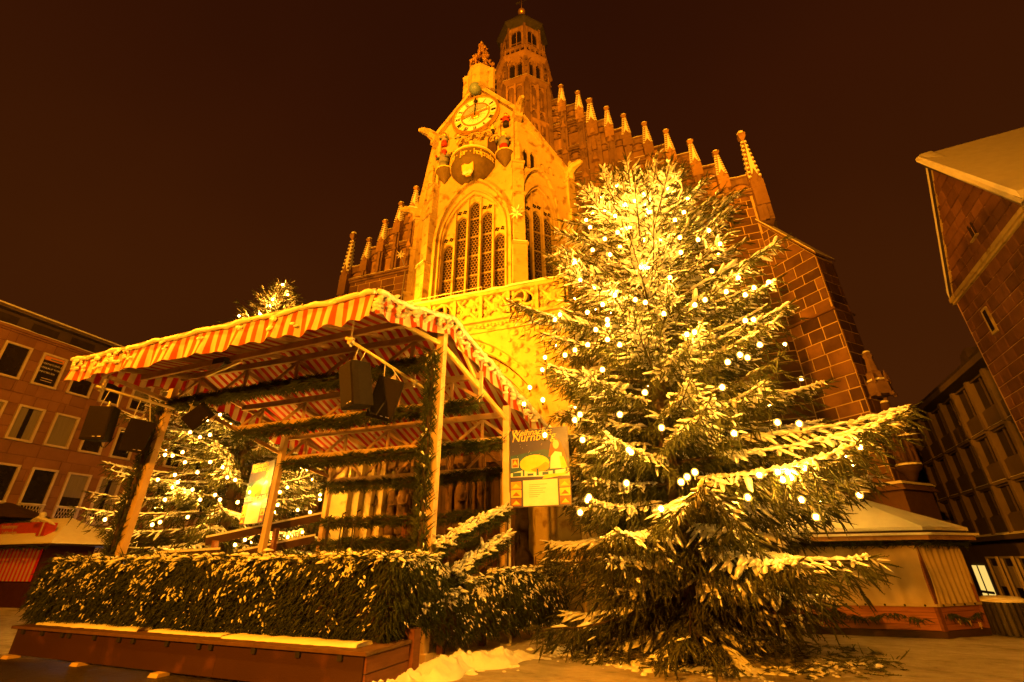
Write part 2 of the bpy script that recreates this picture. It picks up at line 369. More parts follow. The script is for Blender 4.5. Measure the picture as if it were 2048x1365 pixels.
SPR_LO = [spray_template(7, .17, .075, s) for s in (4, 5)]
SNW = [snow_template(s) for s in (1, 2, 3)]
def instance_mesh(name, m, tmpls, O, D, Ln, parent=None, W=None, smooth=False, twist=True, up=None):
    """each template copied along direction D at O, length Ln; W = cross-size factor (absolute metres) or None to scale with the length"""
    O = np.asarray(O, float); D = np.asarray(D, float); Ln = np.asarray(Ln, float)
    off = BASE.get(parent, Vector()) if parent else Vector(); O = O-np.array(off)
    D = D/np.linalg.norm(D, axis=1)[:, None]
    U = np.tile(np.array([0, 0, 1.]), (len(O), 1)); S = np.cross(U, D); l = np.linalg.norm(S, axis=1); bad = l < .05
    S[bad] = np.cross(np.array([1., 0, 0]), D[bad]); S /= np.linalg.norm(S, axis=1)[:, None]; T = np.cross(D, S)
    if twist:
        a = rng.uniform(0, 2*math.pi, len(O)); c, s = np.cos(a)[:, None], np.sin(a)[:, None]; S, T = c*S+s*T, -s*S+c*T
    which = rng.integers(0, len(tmpls), len(O)); allv = []; allf = []; base = 0
    for k, (tv, tf) in enumerate(tmpls):
        I = np.where(which == k)[0]
        if not len(I): continue
        wd = Ln[I] if W is None else np.asarray(W, float)[I]
        P = O[I][:, None, :]+D[I][:, None, :]*(tv[None, :, 0:1]*Ln[I][:, None, None])+(S[I][:, None, :]*tv[None, :, 1:2]+T[I][:, None, :]*tv[None, :, 2:3])*wd[:, None, None]
        F = tf[None]+(np.arange(len(I))*len(tv))[:, None, None]+base
        allv.append(P.reshape(-1, 3)); allf.append(F.reshape(-1, 3)); base += len(I)*len(tv)
    v = np.concatenate(allv); f = np.concatenate(allf)
    me = bpy.data.meshes.new(name); me.vertices.add(len(v)); me.vertices.foreach_set('co', v.astype(np.float32).ravel())
    me.loops.add(f.size); me.loops.foreach_set('vertex_index', f.astype(np.int32).ravel())
    me.polygons.add(len(f)); me.polygons.foreach_set('loop_start', (np.arange(len(f))*3).astype(np.int32))
    if smooth: me.polygons.foreach_set('use_smooth', np.ones(len(f), bool))
    me.update(calc_edges=True); me.materials.append(MATS[m])
    o = bpy.data.objects.new(name, me); col.objects.link(o)
    if parent: o.parent = parent; BASE[o] = off
    else: BASE[o] = Vector()
    return o
# ================================================================== ground
def ground_h(x, y):
    h = 0.
    if x > 5: h -= .12*min(1, max(0, (x-5)/4))*min(1, max(0, (y-12)/6))
    return h
def fbm(x, y, s):
    return (math.sin(x*1.7*s+y*.9*s)+math.sin(x*.8*s-y*1.9*s+1.3)+.6*math.sin(x*3.1*s+2.)+.6*math.sin(y*3.7*s+.4)+.4*math.sin((x+y)*5.3*s))/3.6
gm = MB(); xs = np.concatenate([np.linspace(-400, -40, 9), np.linspace(-34, -14, 12), np.linspace(-13, 12, 140), np.linspace(14, 60, 14), np.linspace(100, 400, 5)])
ys = np.concatenate([np.linspace(-200, -10, 6), np.linspace(-6, 3, 8), np.linspace(3.4, 18, 100), np.linspace(19, 50, 18), np.linspace(80, 500, 6)])
gv = []
for y in ys:
    for x in xs:
        h = ground_h(x, y)
        if -13 < x < 12 and 3 < y < 18: h += .012*fbm(x, y, 1.6)+.006*fbm(x+3, y, 5.1)
        gv.append((x, y, h))
nx = len(xs); gm.add(gv, [(j*nx+i, j*nx+i+1, (j+1)*nx+i+1, (j+1)*nx+i) for j in range(len(ys)-1) for i in range(nx-1)])
def ground_mat():
    m = bpy.data.materials.new('trodden_snow'); m.use_nodes = True; t = m.node_tree; N = t.nodes; Lk = t.links.new; b = N['Principled BSDF']
    tc = N.new('ShaderNodeTexCoord'); n1 = N.new('ShaderNodeTexNoise'); n1.inputs['Scale'].default_value = .55; n1.inputs['Detail'].default_value = 8; n1.inputs['Roughness'].default_value = .65
    mp = N.new('ShaderNodeMapping'); mp.inputs['Rotation'].default_value = (0, 0, .5); mp.inputs['Scale'].default_value = (1, 1.8, 1); Lk(tc.outputs['Object'], mp.inputs[0]); Lk(mp.outputs[0], n1.inputs['Vector'])
    # cleared, wet paving in front of the stage (x<-3, y<6): less snow there
    sp = N.new('ShaderNodeSeparateXYZ'); Lk(tc.outputs['Object'], sp.inputs[0])
    m1 = N.new('ShaderNodeMapRange'); m1.inputs['From Min'].default_value = -3.4; m1.inputs['From Max'].default_value = -4.4; Lk(sp.outputs['X'], m1.inputs[0])
    m2 = N.new('ShaderNodeMapRange'); m2.inputs['From Min'].default_value = 6.6; m2.inputs['From Max'].default_value = 6.0; Lk(sp.outputs['Y'], m2.inputs[0])
    m3 = N.new('ShaderNodeMapRange'); m3.inputs['From Min'].default_value = -13.2; m3.inputs['From Max'].default_value = -11.9; Lk(sp.outputs['X'], m3.inputs[0])
    mu = N.new('ShaderNodeMath'); mu.operation = 'MULTIPLY'; Lk(m1.outputs[0], mu.inputs[0]); Lk(m2.outputs[0], mu.inputs[1])
    mu2 = N.new('ShaderNodeMath'); mu2.operation = 'MULTIPLY'; Lk(mu.outputs[0], mu2.inputs[0]); Lk(m3.outputs[0], mu2.inputs[1])
    sb = N.new('ShaderNodeMath'); sb.operation = 'MULTIPLY_ADD'; sb.inputs[1].default_value = -.36; Lk(mu2.outputs[0], sb.inputs[0]); nb_ = N.new('ShaderNodeTexNoise'); nb_.inputs['Scale'].default_value = 2.6; nb_.inputs['Detail'].default_value = 9; nb_.inputs['Roughness'].default_value = .7; Lk(mp.outputs[0], nb_.inputs['Vector']); mxn = N.new('ShaderNodeMix'); mxn.inputs[0].default_value = .5; Lk(n1.outputs[0], mxn.inputs[2]); Lk(nb_.outputs[0], mxn.inputs[3]); Lk(mxn.outputs[0], sb.inputs[2])
    cr = N.new('ShaderNodeValToRGB'); el = cr.color_ramp.elements; el[0].position = .20; el[0].color = (.035, .028, .022, 1); el[1].position = .60; el[1].color = (.50, .46, .41, 1)
    q = el.new(.36); q.color = (.13, .105, .08, 1); q = el.new(.46); q.color = (.34, .30, .25, 1); Lk(sb.outputs[0], cr.inputs[0]); Lk(cr.outputs[0], b.inputs['Base Color'])
    rr = N.new('ShaderNodeMapRange'); rr.inputs['From Min'].default_value = .2; rr.inputs['From Max'].default_value = .5; rr.inputs['To Min'].default_value = .5; rr.inputs['To Max'].default_value = .75; Lk(sb.outputs[0], rr.inputs[0]); Lk(rr.outputs[0], b.inputs['Roughness'])
    n2 = N.new('ShaderNodeTexNoise'); n2.inputs['Scale'].default_value = 4.5; n2.inputs['Detail'].default_value = 8; n2.inputs['Roughness'].default_value = .7; Lk(tc.outputs['Object'], n2.inputs['Vector'])
    ad = N.new('ShaderNodeMath'); ad.operation = 'MULTIPLY_ADD'; ad.inputs[1].default_value = .5; Lk(n2.outputs[0], ad.inputs[0]); Lk(n1.outputs[0], ad.inputs[2])
    bp = N.new('ShaderNodeBump'); bp.inputs['Strength'].default_value = 1.0; bp.inputs['Distance'].default_value = .16; Lk(ad.outputs[0], bp.inputs['Height']); Lk(bp.outputs[0], b.inputs['Normal'])
    MATS['trodden_snow'] = m
ground_mat()
tag(gm.build('ground', 'trodden_snow', None, smooth=True), kind='structure')
# ================================================================== church
CX = -7.15
church = thing('church', (CX, 23, 0), 'Gothic sandstone church with stepped gable, octagonal tower and clock oriel', 'church')
FA = Fr((CX, 23, 0), (1, 0, 0)); rs = random.Random(11)
wall = MB(); FA.box(wall, -13.6, 13.45, -.8, 0, 0, 20.1); fw_ = wall.build('facade_wall', 'mortar', church)
FB = Fr((6.13, 23, 0), (.7071, -.7071, 0)); EB = FB.p(2.1, 0, 0); FE = Fr((EB.x, EB.y, 0), (.7071, .7071, 0))
bt = MB()
def bfoot(x1, w, e): return [FB.p(-.3, e, 0), FB.p(x1+e, e, 0), FB.p(x1+e, -w-e, 0), FB.p(-.3, -w-e, 0)]
def bprism(mb, pl, z0, zi, zo):
    p = [v+Vector((0, 0, z0)) for v in pl]+[pl[0]+Vector((0, 0, zi)), pl[1]+Vector((0, 0, zo)), pl[2]+Vector((0, 0, zo)), pl[3]+Vector((0, 0, zi))]; mb.hexa(p)
bprism(bt, bfoot(2.1, 1.3, 0), 0, 18.4, 14.4); bo = bt.build('buttress', 'mortar', church)
bc = MB(); pl = bfoot(2.1, 1.3, .10)
p = [pl[0]+Vector((0, 0, 18.42)), pl[1]+Vector((0, 0, 14.36)), pl[2]+Vector((0, 0, 14.36)), pl[3]+Vector((0, 0, 18.42))]; bc.hexa(p+[q+Vector((0, 0, .14)) for q in p]); bc.build('coping', 'stone_dark', bo)
sc = MB(); sc.hexa([q+Vector((0, 0, .141)) for q in p]+[q+Vector((0, 0, .19)) for q in p]); sc.build('snow', 'snow', bo)
sf = MB(); pl = bfoot(2.1, 1.3, .13)
p = [v+Vector((0, 0, 11.45)) for v in pl]; p2 = [v+Vector((0, 0, 11.62)) for v in bfoot(2.1, 1.3, .03)]; sf.hexa(p+p2); sf.build('set_off', 'stone', bo); sf = MB()
pl = bfoot(2.1, 1.3, .5); p = [v+Vector((0, 0, 3.75)) for v in pl]; p2 = [v+Vector((0, 0, 3.95)) for v in bfoot(2.1, 1.3, .38)]; sf.hexa(p+p2); sf.build('ledge', 'stone', bo); sf = MB()
sf.hexa([v for v in bfoot(2.1, 1.3, .32)]+[v+Vector((0, 0, 3.76)) for v in bfoot(2.1, 1.3, .32)]); sf.build('plinth', 'stone', bo)
sc = MB(); a_ = bfoot(2.1, 1.3, .46); sc.hexa([v+Vector((0, 0, 3.96)) for v in a_]+[v+Vector((0, 0, 4.07)) for v in bfoot(2.1, 1.3, .36)]); sc.build('ledge_snow', 'snow', bo)
wr = courses(-4.2+7.15-5.7, 13.27, 2.2, 20.08, .46, .62, .75, 1.5, .045, rs)
wl = courses(-13.55, -4.3, 13.5, 20.08, .46, .62, .75, 1.5, .045, rs)
wbf = courses(0, 2.1, 4.1, 18.3, .46, .62, .6, 1.15, .045, rs, keep=[(4.0/2.4, 1, 18.3-.45)])
wbe = courses(0, 1.3, 4.1, 14.3, .46, .62, .6, 1.0, .045, rs)
blocks([(FA, wr), (FA, wl)], fw_, 'stone', 'stone_block', 215, lambda p: abs(p.x-4.2)*1.3+abs(p.z-13)*.7, .03)
blocks([(FB, wbf), (FE, wbe)], bo, 'stone', 'stone_block', 85, lambda p: abs(p.z-11), .03)
# nave behind the facade
nv = MB(); nv.bb(CX-13.3, CX+13.2, 23.81, 46, 0, 19.4); nvo = nv.build('nave_wall', 'stone_dark', church)
nr = MB(); nr.prism([(CX-13.9, 24, 19.4), (CX+13.9, 24, 19.4), (CX, 24, 31.6)], (0, 22, 0)); nr.build('nave_roof', 'snow', church)
dm = MB(); dm.prism([(6.4, 25.0, 19.2), (7.6, 25.0, 19.2), (7.5, 25.0, 18.2), (6.7, 25.0, 17.5)], (0, 1.2, 0)); dm.build('gutter_box', 'roof_dark', church)
# string courses
OFF = [13.7, 12.13, 10.91, 9.68, 8.49, 7.29, 6.25, 5.16, 4.4, 3.2]
TIP = [24.45, 23.52, 24.91, 26.29, 27.47, 28.74, 29.94, 31.2, 32.4, 33.67]
BANDS = [(20.1, 13.75), (22.45, 11.1), (24.6, 8.7), (27.15, 5.4), (29.7, 4.9), (31.3, 3.3)]
for i, (bz, bx) in enumerate(BANDS):
    for sgn in ((0,) if i == 0 else (-1, 1)):
        b_ = MB(); s_ = MB(); x0, x1 = (-bx, bx-.35) if sgn == 0 else ((2.0, bx) if sgn > 0 else (-bx, -2.0))
        FA.box(b_, x0, x1, .0, .26 if i == 0 else .2, bz-.16, bz); FA.box(b_, x0, x1, .0, .14, bz-.3, bz-.162)
        snowcap(s_, FA, x0, x1, .02, .24 if i == 0 else .19, bz+.002, .06, int((x1-x0)/.5), rs)
        bo_ = b_.build('string_course', 'stone_dark', church); s_.build('snow', 'snow', bo_)
# stepped gable: bay walls with blind arcades
bandz = [b[0] for b in BANDS]+[34]
def bay(xa, xb, zt):
    w_ = MB(); FA.box(w_, xa, xb, -.7, -.12, 20.1, zt); o = w_.build('gable_step', 'stone_gable', church)
    c_ = MB(); FA.box(c_, xa-.02, xb+.02, -.75, .06, zt, zt+.12); c_.build('coping', 'stone_dark', o)
    s_ = MB(); snowcap(s_, FA, xa, xb, -.7, .05, zt+.122, .09, 4, rs); s_.build('snow', 'snow', o)
    t_ = MB(); f_ = MB()
    for k in range(len(bandz)-1):
        z0, z1 = bandz[k], min(bandz[k+1], zt)
        if z1-z0 < .7: continue
        m_ = .22; hw = (xb-xa)/2-m_
        if hw < .12: continue
        arch_spandrel(t_, FA, xa+m_, xb-m_, z1-.42-hw*.9, z1-.36, z1-.01, -.12, .02, rarch, 8)
        FA.box(t_, xa, xa+m_, -.12, .02, z0, z1-.01); FA.box(t_, xb-m_, xb, -.12, .02, z0, z1-.01)
        cx_ = (xa+xb)/2                                       # cusps of the little trefoil
        for q in (-1, 1):
            f_.tube([FA.p(cx_+q*hw, -.02, z1-.5-hw*.7), FA.p(cx_+q*hw*.45, -.02, z1-.45-hw*.5), FA.p(cx_+q*hw*.55, -.02, z1-.62-hw*.75)], .045, 5)
        FA.box(f_, cx_-hw, cx_+hw, -.121, -.02, z1-.36-hw-.25, z1-.36-hw-.12)
    if t_.v: t_.build('blind_arcade', 'stone_dark', o); f_.build('tracery', 'stone_dark', o)
for sgn in (1, -1):
    for i in range(len(OFF)-1):
        a, b = sorted((sgn*OFF[i], sgn*OFF[i+1])); bay(a, b, TIP[i+1]-2.35)
    a, b = sorted((sgn*3.2, sgn*1.6)); bay(a, b, 32.4)
# pinnacles: one mesh each of spire, finial and snow, copied
sp = MB(); sn = MB(); fi = MB()
sp.prism([(-.29, -.29, -.9), (.29, -.29, -.9), (.29, .29, -.9), (-.29, .29, -.9)], (0, 0, .92))
for s in range(4):
    a = s*math.pi/2; c, n_ = math.cos(a), math.sin(a); q = lambda x, y, z: (c*x-n_*y, n_*x+c*y, z)
    sp.prism([q(-.31, -.30, -.25), q(.31, -.30, -.25), q(0, -.30, .5)], Vector(q(0, .12, 0)))
    for k in range(9):
        z = .15+k*.19; rr = .27*(1-z/2.15)+.035
        bx_ = q(rr*.78, -rr*.78, z); sp.ball(bx_, .065, 5, 3, (1, 1, .8)); sn.ball((bx_[0], bx_[1], z+.05), .082, 5, 3, (1.15, 1.15, .6))
    sn.prism([q(-.13, -.245, .3), q(.15, -.245, .25), q(.05, -.07, 1.75)], Vector(q(0, -.03, .0)))
sp.add([(-.26, -.26, 0), (.26, -.26, 0), (.26, .26, 0), (-.26, .26, 0), (0, 0, 2.05)], [(0, 1, 4), (1, 2, 4), (2, 3, 4), (3, 0, 4)])
fi.ball((0, 0, 1.82), .10, 6, 4); fi.lathe((0, 0, 1.8), [(.07, 0), (.24, .14), (.26, .28), (.16, .34), (.15, .42)], 4, rot=math.pi/4)
sn.ball((0, 0, 2.16), .19, 6, 4, (1, 1, .45)); 
pin0 = sp.build('pinnacle', 'stone_gable', church); fi0 = fi.build('finial', 'stone_gable', pin0); sn0 = sn.build('snow', 'snow', pin0)
for o in (pin0, fi0, sn0): o.data.transform(Matrix.Translation((CX, 23, 0)))     # undo the base shift: a local mesh
first = True
for sgn in (1, -1):
    for i, (o_, t_) in enumerate(zip(OFF, TIP)):
        k = 1.85 if i == 0 else (1.25 if i == 7 else 1.0); kx = 1.1 if i == 0 else k; z = t_-2.16*k
        if first: pp = pin0; first = False; pp.location = FA.p(sgn*o_, .1, z)-BASE[church]; pp.scale = (kx, kx, k)
        else:
            pp = copy_obj(pin0, church, FA.p(sgn*o_, .1, z), (kx, kx, k))
            for ch in (fi0, sn0): c_ = ch.copy(); col.objects.link(c_); c_.parent = pp
        zb = 17.8 if i == 0 else 20.1
        sh = MB(); ww = .34 if i == 0 else (.46 if i == 7 else .24)
        FA.box(sh, sgn*o_-ww, sgn*o_+ww, -.5, .30 if i in (0, 7) else .24, zb, z-.8*k)
        FA.box(sh, sgn*o_-.1, sgn*o_+.1, .2, .36, zb, z-.9*k); sho = sh.build('pilaster', 'stone_dark', church)
        sh = MB()
        for k2 in range(len(bandz)-1):
            z1 = bandz[k2+1]-.5
            if z1 < z-1.0:
                sh.prism([FA.p(sgn*o_-.2, .25, z1-.2), FA.p(sgn*o_+.2, .25, z1-.2), FA.p(sgn*o_, .25, z1+.35)], FA.n*.14); sh.ball(FA.p(sgn*o_, .34, z1+.36), .09, 6, 4)
        if sh.v: sh.build('gablet', 'stone_gable', sho)
for sgn in (1, -1):      # the tall pilaster with its canopied niches
    n_ = MB(); x = sgn*5.16
    for z in (21.3, 23.6, 26):
        n_.lathe(FA.p(x, .34, z), [(.14, 0), (.2, .1), (.18, .5), (.15, .9), (.1, 1.05), (.11, 1.18), (.05, 1.32)], 8); n_.lathe(FA.p(x, .36, z+1.4), [(.27, 0), (.3, .12), (.2, .4), (.05, .8)], 6)
    n_.build('niche_figure', 'stone_gable', church)
# ------------------------------------------------------------------ tower
TX, TY = -7.05, 23.5
def ring(mb, r0, z0, r1, z1, n=8): mb.lathe((TX, TY, 0), [(r0, z0), (r1, z1)], n, rot=R(22.5))
tw = MB(); ring(tw, 2.3, 20, 2.25, 33.7); ring(tw, 1.95, 33.7, 1.92, 36.75); ring(tw, 1.72, 36.7, 1.70, 41.4)
two = tw.build('tower', 'stone_dark', church)
tb = MB(); tb.lathe((TX, TY, 0), [(2.25, 33.45), (2.5, 33.75), (2.5, 33.85), (2.0, 34.15)], 8, rot=R(22.5)); tb.lathe((TX, TY, 0), [(1.95, 36.3), (2.38, 36.8), (2.38, 36.95), (1.7, 37.0)], 8, rot=R(22.5))
tb.lathe((TX, TY, 0), [(2.26, 29.2), (2.45, 29.4), (2.45, 29.5), (2.26, 29.65)], 8, rot=R(22.5)); tb.build('cornice', 'stone_gable', two)
ts = MB(); ts.lathe((TX, TY, 0), [(2.49, 33.86), (2.46, 33.93), (2.05, 34.18)], 8, rot=R(22.5)); ts.build('snow', 'snow', two)
for k in range(8):
    a = R(k*45-90); nrm = Vector((math.cos(a), math.sin(a), 0)); u = Vector((-nrm.y, nrm.x, 0))
    ft = Fr((TX+nrm.x*1.93*.924, TY+nrm.y*1.93*.924, 0), u)
    if ft.n.dot(nrm) < 0: ft = Fr((TX+nrm.x*1.93*.924, TY+nrm.y*1.93*.924, 0), -u)
    if nrm.y > .5: continue
    w_ = MB(); g_ = MB()
    for x in (-.33, .33): FA_ = ft; ft.box(g_, x-.2, x+.2, -.2, .012, 34.25, 36.0)
    gl = g_.build('tower_window', 'glass_dark', two)
    for x in (-.58, 0, .58): ft.box(w_, x-.075, x+.075, -.05, .16, 34.15, 36.1)
    for x in (-.33, .33): arch_spandrel(w_, ft, x-.26, x+.26, 35.7, 36.05, 36.35, -.03, .14, parch, 6)
    arch_rib(w_, ft, -.62, .62, 35.9, 36.75, .1, .02, .22, parch, 8)
    w_.build('tower_tracery', 'stone_gable', two)
    p_ = MB()      # lower storey: blind panels and crocketed fins
    for x in (-.62, 0, .62): ft.box(p_, x-.07, x+.07, .1, .45, 27, 33.3)
    for x in (-.31, .31):
        for z1 in (30.6, 33.2): arch_spandrel(p_, ft, x-.25, x+.25, z1-.6, z1-.15, z1, .05, .38, parch, 6)
        for z in (28.2, 31): p_.lathe(ft.p(x, .3, z), [(.1, 0), (.13, .2), (.11, .7), (.06, .85), (.07, 1.0), (.02, 1.1)], 6)
    p_.build('tower_panel', 'stone_gable', two)
    fg = Fr((TX+nrm.x*2.2*.924, TY+nrm.y*2.2*.924, 0), ft.u); q_ = MB()   # gallery
    for i in range(5):
        x = -.8+.4*i; fg.box(q_, x-.06, x+.06, -.08, .05, 36.95, 37.75)
    for i in range(4):
        x = -.6+.4*i; arch_spandrel(q_, fg, x-.15, x+.15, 37.35, 37.55, 37.76, -.06, .04, rarch, 5)
    fg.box(q_, -.9, .9, -.09, .07, 37.76, 37.88); q_.build('gallery_railing', 'stone_gable', two)
    fl = Fr((TX+nrm.x*1.71*.924, TY+nrm.y*1.71*.924, 0), ft.u); l_ = MB(); lg = MB()
    fl.box(lg, -.42, .42, -.05, .012, 38.4, 40.5); lg.build('lantern_opening', 'glass_dark', two)
    arch_spandrel(l_, fl, -.42, .42, 39.9, 40.5, 40.9, -.02, .1, rarch, 8); fl.box(l_, -.62, -.42, -.02, .1, 37.2, 40.9); fl.box(l_, .42, .62, -.02, .1, 37.2, 40.9)
    fl.box(l_, -.03, .03, -.02, .05, 38.4, 40.4); fl.box(l_, -.42, .42, -.02, .06, 38.9, 38.98); l_.build('lantern_arch', 'stone_gable', two)
    a2 = a+R(22.5); e_ = MB(); ed = Vector((math.cos(a2), math.sin(a2), 0)); fe = Fr((TX+ed.x*1.98, TY+ed.y*1.98, 0), (-ed.y, ed.x, 0))
    e_.box((TX+ed.x*2.0, TY+ed.y*2.0, 35.2), (.3, .3, 2.6), (Vector((ed.x, ed.y, 0)), Vector((-ed.y, ed.x, 0)), Vector((0, 0, 1))))
    for z in (33.9, 34.6, 35.3, 36.0): e_.ball((TX+ed.x*2.2, TY+ed.y*2.2, z), .1, 5, 4)
    e_.lathe((TX+ed.x*2.35, TY+ed.y*2.35, 0), [(.2, 27), (.2, 32.9), (.13, 33.3), (.02, 34.4)], 4)
    e_.lathe((TX+ed.x*1.78, TY+ed.y*1.78, 0), [(.12, 37), (.12, 41.2)], 4); e_.build('corner_shaft', 'stone_dark', two)
rf = MB(); rf.lathe((TX, TY, 0), [(1.7, 41.2), (2.2, 41.45), (2.22, 41.65), (.1, 45.6)], 8, rot=R(22.5)); ro = rf.build('tower_roof', 'copper', two)
gb = MB(); gb.ball((TX, TY, 45.95), .34, 14, 10); gb.tube([(TX, TY, 46.2), (TX, TY, 47.9)], .03, 5); gb.build('gilded_ball', 'gold', two, smooth=True)
wv = MB(); wv.beam((TX-.5, TY, 47.55), (TX+.55, TY, 47.55), .03, .05); wv.prism([(TX-.5, TY, 47.4), (TX-.15, TY, 47.45), (TX-.15, TY, 47.8), (TX-.55, TY, 47.75)], (0, .02, 0)); wv.beam((TX-.2, TY, 47.2), (TX+.2, TY, 47.2), .03); wv.build('weather_vane', 'copper', two)
# ------------------------------------------------------------------ oriel with the clock
FO = Fr((CX, 15.2, 0), (1, 0, 0)); HW = 2.2
FR_ = Fr((CX+HW, 15.2, 0), (.7071, .7071, 0)); FL_ = Fr((CX-HW-2.8*.7071, 15.2+2.8*.7071, 0), (.7071, -.7071, 0)); OL = 2.8
def wall_arch(mb, fr, x0, x1, z0, top, a0, a1, az0, azs, aza, y0, y1, n=14, fn=parch):
    br = [x0, a0]; tp = top if callable(top) else (lambda x: top)
    fr.col(mb, x0, a0, y0, y1, z0, z0, tp(x0), tp(a0)); fr.col(mb, a1, x1, y0, y1, z0, z0, tp(a1), tp(x1))
    if az0 > z0: fr.col(mb, a0, a1, y0, y1, z0, z0, az0, az0)
    arch_spandrel(mb, fr, a0, a1, azs, aza, tp, y0, y1, fn, n)
ow = MB()
ftop = lambda x: 24.75-abs(x)*1.33
wall_arch(ow, FO, -HW, 0, 8.6, 20.5, -HW+.4, -.001, 8.7, 20.0, 20.01, -.55, 0, 2) if False else None
wall_arch(ow, FO, -HW, HW, 8.6, 19.9, -1.55, 1.55, 10.2, 14.6, 17.25, -.6, 0)
FO.col(ow, -HW, 0, -.6, 0, 19.9, 19.9, ftop(HW), ftop(0)); FO.col(ow, 0, HW, -.6, 0, 19.9, 19.9, ftop(0), ftop(HW))
rtop = lambda x: 21.9-x*1.07
wall_arch(ow, FR_, 0, OL, 8.6, rtop, .22, 1.82, 10.2, 15.4, 17.3, -.6, 0)
ltop = lambda x: 21.9-(OL-x)*1.07
wall_arch(ow, FL_, 0, OL, 8.6, ltop, OL-1.82, OL-.22, 10.2, 15.4, 17.3, -.6, 0)
yb = 15.2+OL*.7071; xo = HW+OL*.7071
for s in (-1, 1): x_ = CX+s*xo; ow.bb(min(x_, x_-s*.6), max(x_, x_-s*.6), yb, 23, 8.6, 18.9)
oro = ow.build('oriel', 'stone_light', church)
rfm = MB()      # steep roof behind the little gables
pk = lambda z: [(CX-xo, yb, 18.9), (CX-HW, 15.25, 21.8), (CX, 15.25, 24.6), (CX+HW, 15.25, 21.8), (CX+xo, yb, 18.9)]
A = pk(0); B = [(CX-xo, 23, 18.9), (CX-HW, 23, 21.8), (CX, 23, 24.6), (CX+HW, 23, 21.8), (CX+xo, 23, 18.9)]
rfm.add(A+B, [(0, 1, 6, 5), (1, 2, 7, 6), (2, 3, 8, 7), (3, 4, 9, 8)]); rfm.build('oriel_roof', 'roof_dark', oro)
cop = MB(); cs = MB()
def rake(a, b, n3, w=.34, h=.2):
    cop.beam(a, b, w, h); a2 = V3(a)+Vector((0, 0, h/2+.02)); b2 = V3(b)+Vector((0, 0, h/2+.02)); cs.beam(a2, b2, w*.9, .09)
for s, fr, tf in ((1, FR_, rtop), (-1, FL_, ltop)):
    a = (0, OL) if s > 0 else (OL, 0)
    rake(fr.p(a[0], .03, tf(a[0])+.05), fr.p(a[1], .03, tf(a[1])+.05), fr.n)
    rake(FO.p(s*HW*1.06, .06, ftop(HW)+.02), FO.p(s*.2, .06, ftop(.2)+.1), FO.n)
cop.build('coping', 'stone_light', oro); cs.build('coping_snow', 'snow', oro)
def gargoyle(p, d):
    g = MB(); p = V3(p); d = V3(d).normalized()
    g.tube([p-d*.3, p+d*.15, p+d*.5+Vector((0, 0, .08)), p+d*.8+Vector((0, 0, .02)), p+d*1.0+Vector((0, 0, -.08))], [.24, .26, .2, .17, .08], 7)
    g.ball(p+d*.72+Vector((0, 0, .14)), .13, 6, 4); g.box(p-Vector((0, 0, .28)), (.42, .42, .3), (d, d.cross(Vector((0, 0, 1))), Vector((0, 0, 1))))
    o = g.build('gargoyle', 'stone_light', church, smooth=False)
    s_ = MB(); s_.tube([p-d*.25+Vector((0, 0, .22)), p+d*.4+Vector((0, 0, .24)), p+d*.9+Vector((0, 0, .1))], [.15, .14, .05], 6); s_.build('snow', 'snow', o)
for s in (-1, 1):
    gargoyle((CX+s*(xo+.05), yb-.05, 18.95), (s*.8, -.6, 0)); gargoyle((CX+s*2.28, 15.1, 21.75), (s*.55, -.85, 0))
# hood mouldings, corner buttresses, ledges
hd = MB()
for fr, c, hw, z0, za in ((FO, 0, 1.78, 14.6, 18.0), (FR_, 1.02, 1.0, 15.5, 18.3), (FL_, OL-1.02, 1.0, 15.5, 18.3)):
    arch_rib(hd, fr, c-hw, c+hw, z0, za, .13, .0, .2, rarch if hw < 1.5 else parch, 14, foot=9.2 if hw > 1.5 else 9.2)
    arch_rib(hd, fr, c-(hw*.9 if hw > 1.5 else .86), c+(hw*.9 if hw > 1.5 else .86), 14.7 if hw > 1.5 else 15.4, 17.42, .07, .0, .1, parch, 14, foot=9.2)
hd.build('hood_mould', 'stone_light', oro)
for cxr, cyr in ((CX+HW, 15.2), (CX-HW, 15.2), (CX+xo, yb), (CX-xo, yb)):
    blk = []; k = MB(); d = Vector((cxr-CX, cyr-19.5, 0)).normalized(); ax = (d, Vector((-d.y, d.x, 0)), Vector((0, 0, 1)))
    for z0, z1, e_ in ((8.6, 11.2, .62), (11.2, 13.6, .5), (13.6, 16.4, .38), (16.4, 18.4, .26)):
        nb_ = max(1, round((z1-z0)/.56))
        for b_ in range(nb_): h_ = (z1-z0)/nb_; g_ = rs.uniform(.0, .035); blk.append(((cxr+d.x*.02, cyr+d.y*.02, z0+h_*(b_+.5)), (e_*1.3+g_, (.62 if z1 < 14 else .5)+g_, h_-.03)))
        k.box((cxr+d.x*.02, cyr+d.y*.02, (z0+z1)/2), (e_*1.3-.02, (.62 if z1 < 14 else .5)-.02, z1-z0), ax)
        k.box((cxr+d.x*.04, cyr+d.y*.04, z1-.06), (e_*1.3+.12, .72 if z1 < 14 else .6, .12), ax)
    k.lathe((cxr+d.x*.2, cyr+d.y*.2, 18.4), [(.16, 0), (.2, .15), (.17, .5), (.19, .75), (.1, .95), (.13, 1.1), (.05, 1.3)], 8)
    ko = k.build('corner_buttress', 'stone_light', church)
    for c_, s_ in blk: b_ = MB(); b_.box(c_, s_, ax); b_.build('stone_block', 'stone_light', ko, bevel=.015)
    s_ = MB()
    for z1, e_ in ((11.2, .62), (13.6, .5)): s_.box((cxr+d.x*.1, cyr+d.y*.1, z1+.03), (e_*1.3, .6, .05), ax)
    s_.build('snow', 'snow', ko)
